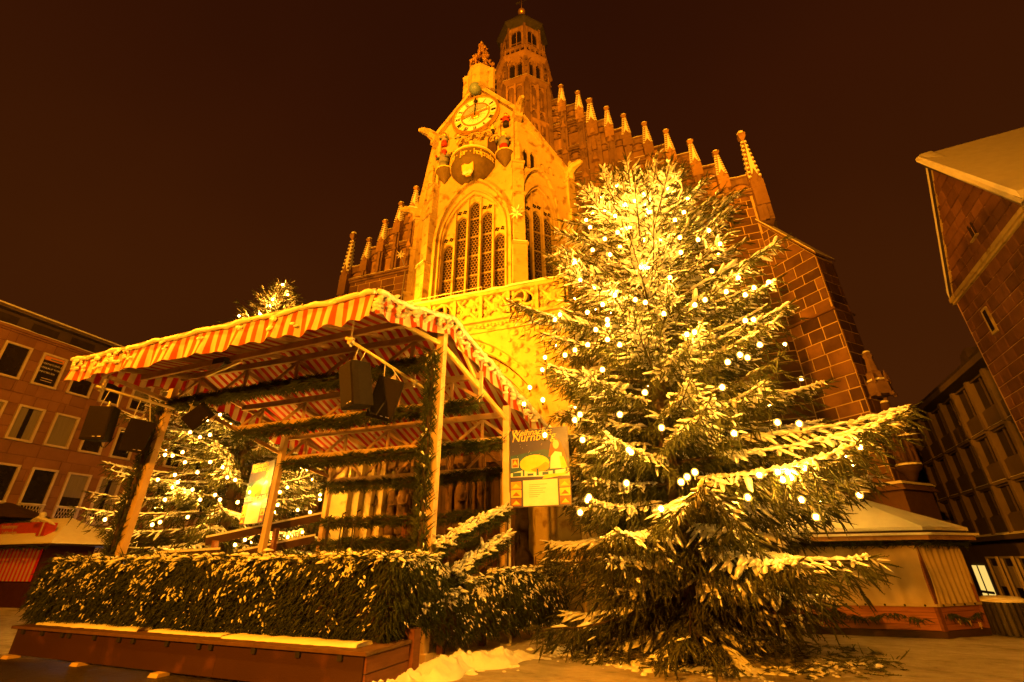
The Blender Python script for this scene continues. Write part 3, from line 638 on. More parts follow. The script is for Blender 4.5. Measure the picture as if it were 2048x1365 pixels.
# windows of the oriel
def hexlat(mb, fr, x0, x1, z0, ztop, y, s=.088):
    w = .0065; r3 = math.sqrt(3); row = 0; z = z0
    tp = ztop if callable(ztop) else (lambda x: ztop)
    while z < max(tp(x0), tp((x0+x1)/2))+s:
        x = x0+(r3*s/2 if row % 2 else 0)
        while x < x1+.01:
            pts = [(x+s*math.cos(R(30+60*i)), z+s*math.sin(R(30+60*i))) for i in range(4)]
            for a, b in zip(pts, pts[1:]):
                mx_, mz_ = (a[0]+b[0])/2, (a[1]+b[1])/2
                if x0 < mx_ < x1 and z0 < mz_ < tp(mx_):
                    dx, dz = b[0]-a[0], b[1]-a[1]; l = math.hypot(dx, dz); nx_, nz_ = -dz/l*w, dx/l*w
                    mb.add([fr.p(a[0]-nx_, y, a[1]-nz_), fr.p(b[0]-nx_, y, b[1]-nz_), fr.p(b[0]+nx_, y, b[1]+nz_), fr.p(a[0]+nx_, y, a[1]+nz_)], [(0, 1, 2, 3)])
            x += r3*s
        z += 1.5*s; row += 1
def gothic_window(fr, a0, a1, z0, zs, za, lights, heads, mw=.085):
    g = MB(); n = len(heads); W = a1-a0; lw = (W-mw*(n-1))/n
    arch = lambda x: zs+(za-zs)*parch(2*(x-a0)/W-1)
    root = MB(); st = root
    xs = [a0+i*(lw+mw) for i in range(n)]
    for i, x in enumerate(xs):
        h = heads[i]; arch_spandrel(st, fr, x, x+lw, h-.38, h, lambda q: max(arch(q)-.004, h+.02), -.34, -.16, parch, 8)
        if i: fr.col(st, x-mw, x, -.40, -.08, z0, z0, arch(x-mw), arch(x))
        # little pierced quatrefoils above the light
    wo = st.build('oriel_window', 'stone_light', church)
    pr_ = MB()
    for i, x in enumerate(xs):
        h = heads[i]; cx_ = x+lw/2
        pts = [(x, z0), (x+lw, z0), (x+lw, h-.3), (cx_+lw*.28, h-.12), (cx_, h), (cx_-lw*.28, h-.12), (x, h-.3)]
        gm_ = MB(); gm_.add([fr.p(q[0], -.30, q[1]) for q in pts], [tuple(range(len(pts)))]); gm_.build('pane', 'glass_church', wo)
        la = MB(); hexlat(la, fr, x, x+lw, z0, lambda q, h=h, cx_=cx_, lw=lw: h-.05-abs(q-cx_)*.7, -.292)
        z = z0+.55
        while z < h-.3: fr.box(la, x, x+lw, -.30, -.27, z-.02, z+.02); z += 1.05
        la.build('lead_lattice', 'lead', wo)
        for q in ((-.5, .5) if h+.45 < arch(cx_) else ()):
            xx = cx_+q*lw*.5; zz = h+.22
            if zz+.16 < arch(xx): 
                d_ = MB()
                for t_ in range(4):
                    a_ = t_*math.pi/2+.4; c_ = (xx+.07*math.cos(a_), zz+.07*math.sin(a_)); d_.add([fr.p(c_[0]+.06*math.cos(b_*math.pi/3), -.156, c_[1]+.06*math.sin(b_*math.pi/3)) for b_ in range(6)], [tuple(range(6))])
                d_.build('tracery_hole', 'glass_dark', wo)
    return wo
gothic_window(FO, -1.55, 1.55, 10.2, 14.6, 17.25, 5, [14.75, 16.2, 16.95, 16.2, 14.75])
gothic_window(FR_, .22, 1.82, 10.2, 15.4, 17.3, 3, [15.85, 16.1, 15.85])
gothic_window(FL_, OL-1.82, OL-.22, 10.2, 15.4, 17.3, 3, [15.85, 16.1, 15.85])
for fr, xs_ in ((FR_, (.38, .76)), (FL_, (OL-.38, OL-.76))):
    for x in xs_:
        d_ = MB(); d_.prism([fr.p(x-.12, .003, 18.45), fr.p(x+.12, .003, 18.45), fr.p(x+.12, .003, 19.25), fr.p(x, .003, 19.45), fr.p(x-.12, .003, 19.25)], fr.n*.01); do = d_.build('lancet', 'glass_dark', church)
        f_ = MB(); arch_rib(f_, fr, x-.12, x+.12, 19.2, 19.48, .06, 0, .09, parch, 6, foot=18.4); f_.build('frame', 'stone_light', do)
    t_ = MB()
    for x in ((1.3, 1.75) if fr is FR_ else (OL-1.3, OL-1.75)): arch_rib(t_, fr, x-.12, x+.12, 18.75, 18.95, .05, 0, .08, rarch, 6, foot=18.5)
    t_.build('blind_tracery', 'stone_light', oro)
# clock
FC = Fr((CX-.02, 15.2, 22.55), (1, 0, 0))
def disc(mb, fr, r, y, n=40, x=0, z=0): mb.add([fr.p(x+r*math.cos(2*math.pi*i/n), y, z+r*math.sin(2*math.pi*i/n)) for i in range(n)], [tuple(range(n))])
def annul(mb, fr, r0, r1, y0, y1, n=40):
    for i in range(n):
        a, b = 2*math.pi*i/n, 2*math.pi*(i+1)/n
        P = lambda r_, t, y: fr.p(r_*math.cos(t), y, r_*math.sin(t))
        mb.hexa([P(r0, a, y0), P(r1, a, y0), P(r1, b, y0), P(r0, b, y0), P(r0, a, y1), P(r1, a, y1), P(r1, b, y1), P(r0, b, y1)])
ck = MB(); ck.prism([FC.p(1.28*math.cos(2*math.pi*i/40), 0, 1.28*math.sin(2*math.pi*i/40)) for i in range(40)], FC.n*.16); cko = ck.build('clock', 'dial_white', church)
r_ = MB(); annul(r_, FC, 1.2, 1.34, .1, .24); r_.build('clock_ring', 'gold', cko); r_ = MB(); annul(r_, FC, .74, .82, .16, .2); r_.build('clock_ring', 'gold', cko)
d_ = MB(); disc(d_, FC, .74, .165); d_.build('inner_dial', 'dial_white', cko)
d_ = MB(); d_.add([FC.p(.73*math.cos(R(a)), .168, .73*math.sin(R(a))) for a in range(30, 181, 10)]+[FC.p(-.5, .168, 0), FC.p(0, .168, .25)], [tuple(range(18))]); d_.build('sky_segment', 'dial_blue', cko)
NUM = ['XII', 'I', 'II', 'III', 'IIII', 'V', 'VI', 'VII', 'VIII', 'IX', 'X', 'XI']
for i, t in enumerate(NUM):
    a = math.pi/2-i*math.pi/6; rad = Vector((math.cos(a), 0, math.sin(a))); tan = Vector((math.sin(a), 0, -math.cos(a))); m_ = MB(); k = 0
    wdt = {'I': .055, 'V': .13, 'X': .13}; tot = sum(wdt[c] for c in t); x = -tot/2
    def seg(x0, r0, x1, r1):
        A_ = FC.p(0, .17, 0)+tan*x0+rad*r0; B_ = FC.p(0, .17, 0)+tan*x1+rad*r1; m_.beam(A_, B_, .034, .012, up=FC.n)
    for c in t:
        w_ = wdt[c]
        if c == 'I': seg(x+w_/2, .88, x+w_/2, 1.14)
        if c == 'V': seg(x+.02, 1.14, x+w_/2, .88); seg(x+w_-.02, 1.14, x+w_/2, .88)
        if c == 'X': seg(x+.02, 1.14, x+w_-.02, .88); seg(x+.02, .88, x+w_-.02, 1.14)
        x += w_
    m_.build('numeral', 'black_paint', cko)
g_ = MB()
for i in range(12):
    a = math.pi/2-(i+.5)*math.pi/6
    p = [(r__*math.cos(a+s_), r__*math.sin(a+s_)) for r__, s_ in ((.84, -.07), (1.19, -.05), (1.19, .05), (.84, .07))]
    if i in (2, 3, 8, 9, 7): g_.add([FC.p(q[0], .167, q[1]) for q in p], [(0, 1, 2, 3)])
g_.build('gilded_field', 'gold_paint', cko)
sn_ = MB()
for i in range(24): a = 2*math.pi*i/24; sn_.add([FC.p(.28*math.cos(a-.05), .172, .28*math.sin(a-.05)), FC.p(.28*math.cos(a+.05), .172, .28*math.sin(a+.05)), FC.p((.62 if i % 2 else .5)*math.cos(a), .172, (.62 if i % 2 else .5)*math.sin(a))], [(0, 1, 2)])
sn_.build('sun_ray', 'black_paint', cko)
sn_ = MB(); sn_.ball(FC.p(0, .17, -.05), .26, 12, 8, (1, .35, 1)); sn_.build('sun_face', 'gold', cko, smooth=True)
h_ = MB(); h_.beam(FC.p(0, .27, -.15), FC.p(.02, .27, 1.0), .05, .03, up=FC.n); h_.prism([FC.p(-.12, .26, .86), FC.p(.14, .26, .86), FC.p(.03, .26, 1.18)], FC.n*.03); h_.build('minute_hand', 'black_paint', cko)
h_ = MB(); h_.beam(FC.p(-.72, .24, -.05), FC.p(.72, .24, .12), .07, .03, up=FC.n); h_.prism([FC.p(-.62, .23, -.13), FC.p(-.6, .23, .07), FC.p(-.86, .23, -.06)], FC.n*.03); h_.ball(FC.p(.74, .25, .12), .1, 8, 6); h_.build('hour_hand', 'gold', cko)
mn = MB(); mn.ball(FO.p(-.02, .32, 24.35), .34, 18, 12); mn.build('moon_ball', 'moon_blue', church, smooth=True)
# turret with bell and gilded leaves on top of the oriel gable
tu = MB(); tu.lathe((CX, 15.45, 0), [(.85, 24.3), (.62, 24.9), (.62, 26.0), (.74, 26.1), (.74, 26.25)], 8, rot=R(22.5))
for s in (-1, 1): tu.lathe((CX+s*.75, 15.3, 0), [(.2, 24.4), (.2, 25.9), (.26, 26.0)], 8)
tuo = tu.build('bell_turret', 'stone_light', church)
s_ = MB(); s_.lathe((CX, 15.45, 0), [(.73, 26.255), (.68, 26.32), (.01, 26.35)], 8, rot=R(22.5)); s_.build('snow', 'snow', tuo)
be = MB(); be.lathe((CX, 15.45, 26.4), [(.42, 0), (.36, .1), (.28, .4), (.24, .62), (.12, .74), (.02, .78)], 14); be.build('bell', 'banner_green', tuo, smooth=True)
gl = MB(); rg = random.Random(5)
for s in range(8):
    a = s*math.pi/4; pts = []; 
    for i in range(7): t = i/6; rr = .66*(1-t)**.8+.03+.1*math.sin(t*9+s); pts.append((CX+rr*math.cos(a), 15.45+rr*math.sin(a), 26.3+2.5*t))
    gl.tube(pts, [.05, .05, .05, .045, .04, .035, .03], 5)
    for i in range(1, 7):
        for _ in range(2): q = V3(pts[i])+Vector((rg.uniform(-.1, .1), rg.uniform(-.1, .1), rg.uniform(-.1, .1))); gl.ball(q, rg.uniform(.06, .12), 5, 4, (1, 1, rg.uniform(.6, 1.2)))
gl.ball((CX, 15.45, 28.95), .16, 6, 5); gl.ball((CX, 15.45, 29.2), .09, 6, 5); gl.build('gilded_foliage', 'gold', tuo)
# figures and their consoles
def figure(p, h, mats, name='clock_figure', face=(0, -1)):
    k = h; m = MB(); x, y, z = p
    m.lathe((x, y, z), [(.20*k, 0), (.19*k, .12*k), (.17*k, .34*k)], 10, sc=(1, .8), mi=0)
    m.lathe((x, y, z+.34*k), [(.20*k, 0), (.22*k, .12*k), (.24*k, .32*k), (.17*k, .44*k), (.06*k, .48*k)], 10, sc=(1, .75), mi=1)
    m.ball((x, y-.02*k, z+.90*k), .095*k, 8, 6, (1, 1, 1.2), mi=2)
    for s in (-1, 1): m.tube([(x+s*.21*k, y, z+.70*k), (x+s*.29*k, y-.1*k, z+.55*k), (x+s*.22*k, y-.26*k, z+.50*k)], [.07*k, .06*k, .045*k], 6, mi=1); m.ball((x+s*.2*k, y-.29*k, z+.5*k), .05*k, 5, 4, mi=2)
    m.lathe((x, y, z+.97*k), [(.13*k, 0), (.12*k, .05*k), (.07*k, .13*k), (.01, .16*k)], 8, mi=3)
    return m.build(name, mats, church, smooth=True)
def console(p, r, h):
    m = MB(); m.lathe(p, [(.03, -h), (r*.55, -h*.55), (r*.9, -h*.12), (r, -h*.05), (r, 0)], 8, math.pi, 2*math.pi); m.add([V3(p)+Vector((r*math.cos(math.pi+math.pi*i/8), r*math.sin(math.pi+math.pi*i/8), 0)) for i in range(9)], [tuple(range(9))])
    o = m.build('console', 'banner_green', church)
    e_ = MB(); e_.tube([V3(p)+Vector((r*math.cos(math.pi+math.pi*i/8), r*math.sin(math.pi+math.pi*i/8), 0)) for i in range(9)], .035, 5); e_.build('rim', 'gold_paint', o)
console((CX+1.6, 15.17, 19.15), .48, .75); figure((CX+1.6, 14.92, 19.16), 1.2, ['red_paint', 'blue_grey_paint', 'gold_paint', 'gold_paint'])
console((CX-1.62, 15.17, 19.15), .48, .75); figure((CX-1.62, 14.92, 19.16), 1.2, ['blue_grey_paint', 'blue_grey_paint', 'red_paint', 'red_paint'])
figure((CX+1.66, 15.05, 21.05), .8, ['black_paint', 'red_paint', 'gold_paint', 'red_paint']); figure((CX-1.75, 15.05, 21.0), .8, ['red_paint', 'blue_grey_paint', 'gold_paint', 'black_paint'])
figure((CX+.95, 15.05, 20.85), .55, ['black_paint', 'gold_paint', 'gold_paint', 'black_paint']); figure((CX-.95, 15.05, 20.85), .55, ['gold_paint', 'blue_grey_paint', 'gold_paint', 'gold_paint'])
bn = MB()      # half-round balcony with inscription and shield
bn.lathe((CX-.05, 15.18, 19.15), [(.3, -1.3), (.68, -1.08), (.95, -.76), (1.05, -.6), (1.1, -.55), (1.12, 0)], 20, math.pi, 2*math.pi)
bn.add([(CX-.05+1.12*math.cos(math.pi+math.pi*i/20), 15.18+1.12*math.sin(math.pi+math.pi*i/20), 19.15) for i in range(21)], [tuple(range(21))]); bno = bn.build('figure_balcony', 'banner_green', church, smooth=False)
e_ = MB(); e_.tube([(CX-.05+1.14*math.cos(math.pi+math.pi*i/20), 15.18+1.14*math.sin(math.pi+math.pi*i/20), 19.15) for i in range(21)], .045, 6); e_.build('rim', 'gold_paint', bno)
e_ = MB(); e_.tube([(CX-.05+1.12*math.cos(math.pi+math.pi*i/20), 15.18+1.12*math.sin(math.pi+math.pi*i/20), 19.21) for i in range(21)], .05, 6); e_.build('snow', 'snow', bno)
TXT = 'ert 1509 · jar · holpracht'; n_ = len(TXT)
for i, ch in enumerate(TXT):
    if ch == ' ': continue
    a = math.pi+math.pi*(.07+.86*i/(n_-1)); nx_, ny_ = math.cos(a), math.sin(a)
    f_ = Fr((CX-.05+1.125*nx_, 15.18+1.125*ny_, 18.66), (-ny_, nx_, 0)); text_mesh('letter', ch, f_, 0, .012, 0, .5, 'gold_paint', bno, 'CENTER', ext=.012)
shd = MB(); fs_ = Fr((CX, 15.18-1.02, 18.12), (1, 0, 0))
shd.prism([fs_.p(-.3, -.2, .42), fs_.p(-.08, -.16, .36), fs_.p(.1, -.16, .48), fs_.p(.3, -.2, .4), fs_.p(.28, -.3, -.1), fs_.p(.12, -.36, -.38), fs_.p(-.12, -.36, -.38), fs_.p(-.28, -.3, -.1)], (0, -.08, -.02)); sho = shd.build('shield', 'gold_paint', bno)
s2 = MB()
for s in (-1, 1): s2.ball(fs_.p(s*.13, -.24, -.22), .15, 8, 6, (1, .5, 1))
s2.build('shield_boss', 'white_paint', bno, smooth=True)
em = figure((CX-.05, 14.75, 19.2), 1.0, ['black_paint', 'gold_paint', 'gold_paint', 'gold_paint'])
cb = MB(); cb.prism([FO.p(.72, .02, 19.2), FO.p(1.2, .02, 19.2), FO.p(1.2, .02, 20.5), FO.p(1.0, .02, 20.35), FO.p(.84, .02, 20.6), FO.p(.72, .02, 20.4)], FO.n*.2); cb.build('figure_door', 'wood_dark', church)
cn = MB()
for x, w_, z in ((-1.2, .28, 20.2), (-.6, .3, 20.9), (0, .36, 21.0), (.62, .3, 20.9), (1.15, .25, 20.4)):
    arch_rib(cn, FO, x-w_, x+w_, z-.25, z, .07, 0, .3, rarch, 8); cn.tube([FO.p(x-w_, .2, z-.25), FO.p(x, .32, z-.02), FO.p(x+w_, .2, z-.25)], .04, 5)
    for q in (-.5, .5): cn.ball(FO.p(x+q*w_, .26, z-.22), .07, 5, 4)
for x in (-1.0, 1.3, -2.0, 2.0): FO.box(cn, x-.07, x+.07, 0, .16, 19.0 if abs(x) < 1.5 else 18.3, 21.4)
cn.build('canopy_tracery', 'stone_light', oro)
# ------------------------------------------------------------------ porch, balcony and portal
FP = Fr((CX, 13.8, 0), (1, 0, 0)); PW = 4.38
pw = MB(); arch_spandrel(pw, FP, -3.7, 3.7, 4.9, 9.15, 9.5, -.5, 0, parch, 20); FP.box(pw, -PW, -3.7, -.5, 0, 0, 9.5); FP.box(pw, 3.7, PW, -.5, 0, 0, 9.5)
for s in (-1, 1): pw.bb(min(CX+s*PW, CX+s*(PW-.5)), max(CX+s*PW, CX+s*(PW-.5)), 14.3, 23, 0, 9.5)
pw.bb(CX-PW+.002, CX+PW-.002, 13.81, 23, 9.501, 9.56)
pwo = pw.build('porch_wall', 'stone_light', church)
for i, (hw, za, y0) in enumerate(((3.42, 8.85, -.25), (3.1, 8.45, -.5), (2.8, 8.05, -.75), (2.5, 7.65, -1.0))):
    a_ = MB(); arch_rib(a_, FP, -hw, hw, 4.9, za, .31, y0-.3, y0, parch, 20, foot=.3); ao = a_.build('archivolt', 'stone_light', church)
    k_ = MB()
    for j in range(22):
        t = -1+2*(j+.5)/22; x = hw*t; z = 4.9+(za-4.9)*parch(t); k_.ball(FP.p(x*1.04, y0+.02, z+.14), .10 if j % 2 else .075, 6, 4, (1.1, .6, 1.2))
    k_.build('carved_leaf', 'stone_light', ao)
fz = MB(); FP.box(fz, -PW-.12, PW+.12, -.3, .14, 9.42, 9.56); FP.box(fz, -PW-.05, PW+.05, -.3, .07, 9.0, 9.1); fzo = fz.build('frieze', 'stone_light', church)
k_ = MB(); rg = random.Random(9)
for j in range(60):
    x = -PW+.1+j*(2*PW-.2)/59; k_.ball(FP.p(x, .03, 9.26+rg.uniform(-.05, .05)), rg.uniform(.05, .09), 5, 4, (1.2, .7, .9))
for s in (-1, 1):
    for j in range(26):
        x = s*rg.uniform(2.2, 4.1); z = rg.uniform(7.3, 8.9)
        if z > 4.9+4.25*parch(x/3.7)+.45 if abs(x) < 3.7 else True: k_.ball(FP.p(x, .02, z), rg.uniform(.06, .14), 5, 4, (1.2, .6, 1))
k_.build('carved_relief', 'stone_light', fzo)
pa = MB(); FP.box(pa, -PW-.05, PW+.05, -.28, .02, 10.6, 10.76)
npan = 8; pwid = 2*PW/npan
for i in range(npan+1): x = -PW+i*pwid; FP.box(pa, x-.07, x+.07, -.22, .0, 9.56, 10.6)
pao = pa.build('balcony_parapet', 'stone_light', church)
def trac_panel(fr, xa, xb, z0, z1, kind):
    m = MB(); cx_, cz = (xa+xb)/2, (z0+z1)/2; hw, hh = (xb-xa)/2-.07, (z1-z0)/2
    def rib(pts, r=.05): m.tube([fr.p(cx_+p[0]*hw, -.11, cz+p[1]*hh) for p in pts], r, 6)
    if kind == 0:
        for s in range(4):
            a0 = s*math.pi/2+.4; rib([(.08*math.cos(a0), .08*math.sin(a0))]+[(q*math.cos(a0+q*1.2), q*math.sin(a0+q*1.2)) for q in (.3, .5, .7, .9, 1.05)], .07)
        rib([(.92*math.cos(2*math.pi*i/16), .92*math.sin(2*math.pi*i/16)) for i in range(17)], .06)
    else:
        for s in (1, -1):
            rib([(-1, -s), (-.5, -s*.42), (0, 0), (.5, s*.42), (1, s)], .075)
            for q in (1, -1): rib([(q*.95, s*.2), (q*.62, s*.62), (q*.2, s*.95)], .06); rib([(q*.45, s*.0), (q*.7, s*.25), (q*.98, s*.1)], .05)
        m.ball(fr.p(cx_, -.1, cz), .2, 8, 6, (1, .5, 1))
        fr.box(m, cx_-hw*.62, cx_+hw*.62, -.14, -.08, cz-hh*.34, cz+hh*.34)
    for q in (-1, 1):
        for s in (-1, 1): m.ball(fr.p(cx_+q*hw*.82, -.11, cz+s*hh*.82), .12, 6, 4, (1, .5, 1))
    if kind: fr.box(m, cx_-hw, cx_+hw, -.2, -.165, z0, z1)
    m.build('tracery_panel', 'stone_light', pao)
for i in range(npan): trac_panel(FP, -PW+i*pwid, -PW+(i+1)*pwid, 9.56, 10.6, 0 if i % 3 == 0 else 1)
s_ = MB(); snowcap(s_, FP, -PW-.05, PW+.05, -.28, .03, 10.762, .13, 22, rs); FP.box(s_, -PW+.1, PW-.1, -.2, .06, 9.561, 9.60); s_.build('parapet_snow', 'snow', pao)
FPR = Fr((CX+PW, 13.8, 0), (0, 1, 0)); pr2 = MB()
FPR.box(pr2, 0, 8, -.28, .02, 10.6, 10.76)
for i in range(7): FPR.box(pr2, i*1.1, i*1.1+.14, -.22, 0, 9.56, 10.6)
FPR.box(pr2, .1, 8, -.16, -.08, 9.56, 10.6); pr2.build('side_parapet', 'stone_light', church)
hr = MB(); ry = 14.1
for z in (10.98, 11.2): hr.tube([(CX-PW-.3, 15.3, z), (CX-PW+.5, ry, z), (CX+1.0, ry, z), (CX+1.9, 14.9, z)], .018, 5)
for x in np.linspace(CX-PW+.5, CX+1, 5): hr.tube([(x, ry, 10.7), (x, ry, 11.2)], .018, 5)
hr.build('handrail', 'steel', church)
# portal behind the arch: back wall, doors, columns with statues
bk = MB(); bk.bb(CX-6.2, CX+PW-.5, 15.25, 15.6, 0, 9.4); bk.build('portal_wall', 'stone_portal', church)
for x0, x1 in ((-1.75, -.55), (.95, 2.1)):
    d_ = MB(); d_.bb(CX+x0, CX+x1, 15.19, 15.246, 0, 4.6); do = d_.build('portal_door', 'wood_dark', church)
    for q in np.linspace(x0+.1, x1-.1, 5): b_ = MB(); b_.bb(CX+q-.09, CX+q+.09, 15.17, 15.189, .1, 4.5); b_.build('plank', 'wood_dark', do)
    l_ = MB(); l_.bb(CX+x0-.15, CX+x1+.15, 15.0, 15.249, 4.6, 5.1); l_.bb(CX+x0-.15, CX+x0, 15.0, 15.249, 0, 4.6); l_.bb(CX+x1, CX+x1+.15, 15.0, 15.249, 0, 4.6); l_.build('door_frame', 'stone_portal', do)
colx = [-5.8, -5.2, -4.55, -3.9, -3.25, -2.6, -2.0, -.35, .2, .75, 2.35, 2.9]
for i, x in enumerate(colx):
    c_ = MB(); y = 14.75+(.25 if i % 2 else 0)
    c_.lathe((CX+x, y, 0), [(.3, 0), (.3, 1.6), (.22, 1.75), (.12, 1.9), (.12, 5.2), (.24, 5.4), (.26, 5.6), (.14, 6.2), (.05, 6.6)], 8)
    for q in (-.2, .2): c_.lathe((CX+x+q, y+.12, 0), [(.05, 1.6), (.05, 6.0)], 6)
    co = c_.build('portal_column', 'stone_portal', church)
    if i not in (7, 9):
        f_ = MB(); yy = y-.14
        f_.lathe((CX+x, yy, 2.35), [(.20, 0), (.23, .2), (.19, .8), (.22, 1.2), (.15, 1.45), (.07, 1.5), (.11, 1.62), (.11, 1.75), (.04, 1.86)], 10, sc=(1, .8)); f_.tube([(CX+x+.2, yy, 3.6), (CX+x+.24, yy-.15, 3.3), (CX+x+.02, yy-.22, 3.3)], [.07, .06, .05], 6)
        f_.build('portal_statue', 'stone_portal', co, smooth=True)
        g_ = MB(); g_.lathe((CX+x, yy+.02, 4.5), [(.3, 0), (.32, .1), (.26, .35), (.2, .5)], 6)
        for q in range(5): a = math.pi+math.pi*q/4; g_.ball((CX+x+.3*math.cos(a), yy+.02+.3*math.sin(a), 4.47), .08, 5, 4)
        g_.build('niche_canopy', 'stone_portal', co)
# statue under a canopy on the buttress
st = MB(); P_ = FE.p(.62, .32, 0)
st.lathe((P_.x, P_.y, 4.1), [(.12, 0), (.26, .3), (.42, .42), (.44, .55), (.34, .6)], 8)
st.lathe((P_.x, P_.y, 4.7), [(.34, 0), (.36, .25), (.33, .8), (.30, 1.2), (.35, 1.55), (.30, 1.85), (.13, 2.0), (.10, 2.05), (.16, 2.15), (.175, 2.3), (.13, 2.45), (.03, 2.52)], 14, sc=(1, .9))
for j in range(7):
    a = R(-135+j*30); q = lambda z, r_: (P_.x+r_*math.cos(a), P_.y+r_*math.sin(a), z); st.tube([q(4.75, .36), q(5.3, .35), q(5.9, .33), q(6.3, .34)], [.05, .055, .05, .02], 5)
st.tube([FE.p(.32, .3, 6.35), FE.p(.25, .5, 6.0), FE.p(.5, .72, 5.95), FE.p(.72, .72, 6.05)], [.12, .11, .1, .08], 7); st.tube([FE.p(.95, .3, 6.35), FE.p(1.0, .5, 6.1), FE.p(.8, .7, 6.15)], [.12, .11, .08], 7)
st.ball(FE.p(.85, .62, 6.42), .12, 7, 6); st.lathe(FE.p(.85, .6, 6.05), [(.1, 0), (.12, .2), (.06, .32)], 7)
for k in range(4): st.tube([FE.p(.38+.04*k, .62, 5.9-.2*k), FE.p(.65, .74-.02*k, 5.66-.2*k), FE.p(.92-.03*k, .6, 5.85-.2*k)], .045, 5)
sto = st.build('buttress_statue', 'stone', church, smooth=True)
s_ = MB(); s_.ball((P_.x, P_.y, 7.18), .15, 7, 5, (1, 1, .5)); s_.tube([FE.p(.28, .32, 6.62), FE.p(.25, .5, 6.2), FE.p(.5, .74, 6.08), FE.p(.75, .74, 6.18)], [.09, .09, .09, .06], 6); s_.ball(FE.p(.85, .62, 6.53), .1, 6, 4, (1, 1, .5)); s_.lathe((P_.x, P_.y, 4.66), [(.44, 0), (.42, .06), (.3, .1)], 10); s_.build('snow', 'snow', sto)
cp = MB(); cp.lathe((P_.x, P_.y, 7.45), [(.42, 0), (.46, .1), (.42, .5), (.3, .62), (.3, .95), (.2, 1.05), (.14, 1.6), (.2, 1.72), (.1, 1.9)], 6)
for j in range(6): a = R(j*60); cp.ball((P_.x+.44*math.cos(a), P_.y+.44*math.sin(a), 7.42), .1, 5, 4); cp.lathe((P_.x+.42*math.cos(a), P_.y+.42*math.sin(a), 7.9), [(.07, 0), (.05, .3), (.01, .5)], 5)
cpo = cp.build('statue_canopy', 'stone_dark', church)
s_ = MB(); s_.lathe((P_.x, P_.y, 8.05), [(.36, 0), (.33, .08), (.28, .1)], 8); s_.lathe((P_.x, P_.y, 9.34), [(.15, 0), (.1, .08), (.01, .1)], 8); s_.build('snow', 'snow', cpo)
dp = MB(); dp.tube([(CX+xo+.1, yb+.02, 18.6), (CX+xo+.12, yb+.05, 16), (CX+xo+.12, yb+.05, 10.6)], .11, 6); dp.build('downpipe', 'roof_dark', church)
# stars hung on the facade
for nm, p, k in (('a', FO.p(2.32, .55, 15.0), 1), ('b', FA.p(-8.55, 1.0, 20.55), 1)):
    m = MB(); p = V3(p); dirs = [Vector(d).normalized() for d in ((1, 0, 0), (-1, 0, 0), (0, 0, 1), (0, 0, -1), (0, -1, 0), (1, 0, 1), (-1, 0, 1), (1, 0, -1), (-1, 0, -1), (.7, -1, .7), (-.7, -1, .7), (.7, -1, -.7), (-.7, -1, -.7))]
    for d in dirs: m.tube([p, p+d*.36*k], [.09, .004], 4)
    so = tag(m.build('paper_star', 'white_paint', None), 'small white paper star hanging beside the oriel windows' if nm == 'a' else 'small white paper star on the left facade at the end of a wire', 'star')
    if nm == 'b':
        c_ = MB(); c_.tube([p, FA.p(-8.7, .06, 20.0), FA.p(-8.85, .06, 15)], .04, 5); c_.build('wire', 'steel', so)
# ================================================================== stage with striped awning
def stripe_mat(name, axis, period, off=0., red=(.46, .024, .012), cream=(.66, .55, .36)):
    m = bpy.data.materials.new(name); m.use_nodes = True; t = m.node_tree; N = t.nodes; Lk = t.links.new; b = N['Principled BSDF']; b.inputs['Roughness'].default_value = .85; b.inputs['Specular IOR Level'].default_value = .15
    tc = N.new('ShaderNodeTexCoord'); sp = N.new('ShaderNodeSeparateXYZ'); Lk(tc.outputs['Object'], sp.inputs[0])
    no = N.new('ShaderNodeTexNoise'); no.inputs['Scale'].default_value = 3; Lk(tc.outputs['Object'], no.inputs['Vector'])
    ma = N.new('ShaderNodeMath'); ma.operation = 'MULTIPLY_ADD'; ma.inputs[1].default_value = 1/period; ma.inputs[2].default_value = off; Lk(sp.outputs[axis], ma.inputs[0])
    fr = N.new('ShaderNodeMath'); fr.operation = 'FRACT'; Lk(ma.outputs[0], fr.inputs[0])
    cr = N.new('ShaderNodeValToRGB'); cr.color_ramp.interpolation = 'CONSTANT'; cr.color_ramp.elements[0].color = (*red, 1); cr.color_ramp.elements[1].position = .47; cr.color_ramp.elements[1].color = (*cream, 1)
    Lk(fr.outputs[0], cr.inputs[0])
    mi = N.new('ShaderNodeMix'); mi.data_type = 'RGBA'; mi.blend_type = 'MULTIPLY'; mi.inputs[0].default_value = .35; Lk(cr.outputs[0], mi.inputs[6]); Lk(no.outputs[0], mi.inputs[7]); Lk(mi.outputs[2], b.inputs['Base Color'])
    # thin cloth lets some of the light through
    tr = N.new('ShaderNodeBsdfTranslucent'); Lk(mi.outputs[2], tr.inputs[0]); ms = N.new('ShaderNodeMixShader'); ms.inputs[0].default_value = .10
    Lk(b.outputs[0], ms.inputs[1]); Lk(tr.outputs[0], ms.inputs[2]); Lk(ms.outputs[0], N['Material Output'].inputs[0])
    MATS[name] = m
stripe_mat('stripe_front_lit', 'X', .235, red=(.60, .13, .02), cream=(.78, .72, .55)); stripe_mat('stripe_side_lit', 'Y', .235, red=(.58, .09, .02), cream=(.74, .66, .48)); stripe_mat('stripe_x', 'X', .235); stripe_mat('stripe_y', 'Y', .235)  # front and right valances brighter: strong light put into the cloth colour
stage = thing('stage', (-8, 9, 0), 'open timber stage under a red and white striped awning covered in snow', 'stage')
rk = random.Random(21)
F0, F1 = Vector((-12.95, 6.0, 5.80)), Vector((-4.74, 6.0, 5.95))
R0, R1 = Vector((-12.15, 8.05, 6.12)), Vector((-4.28, 8.05, 6.38))
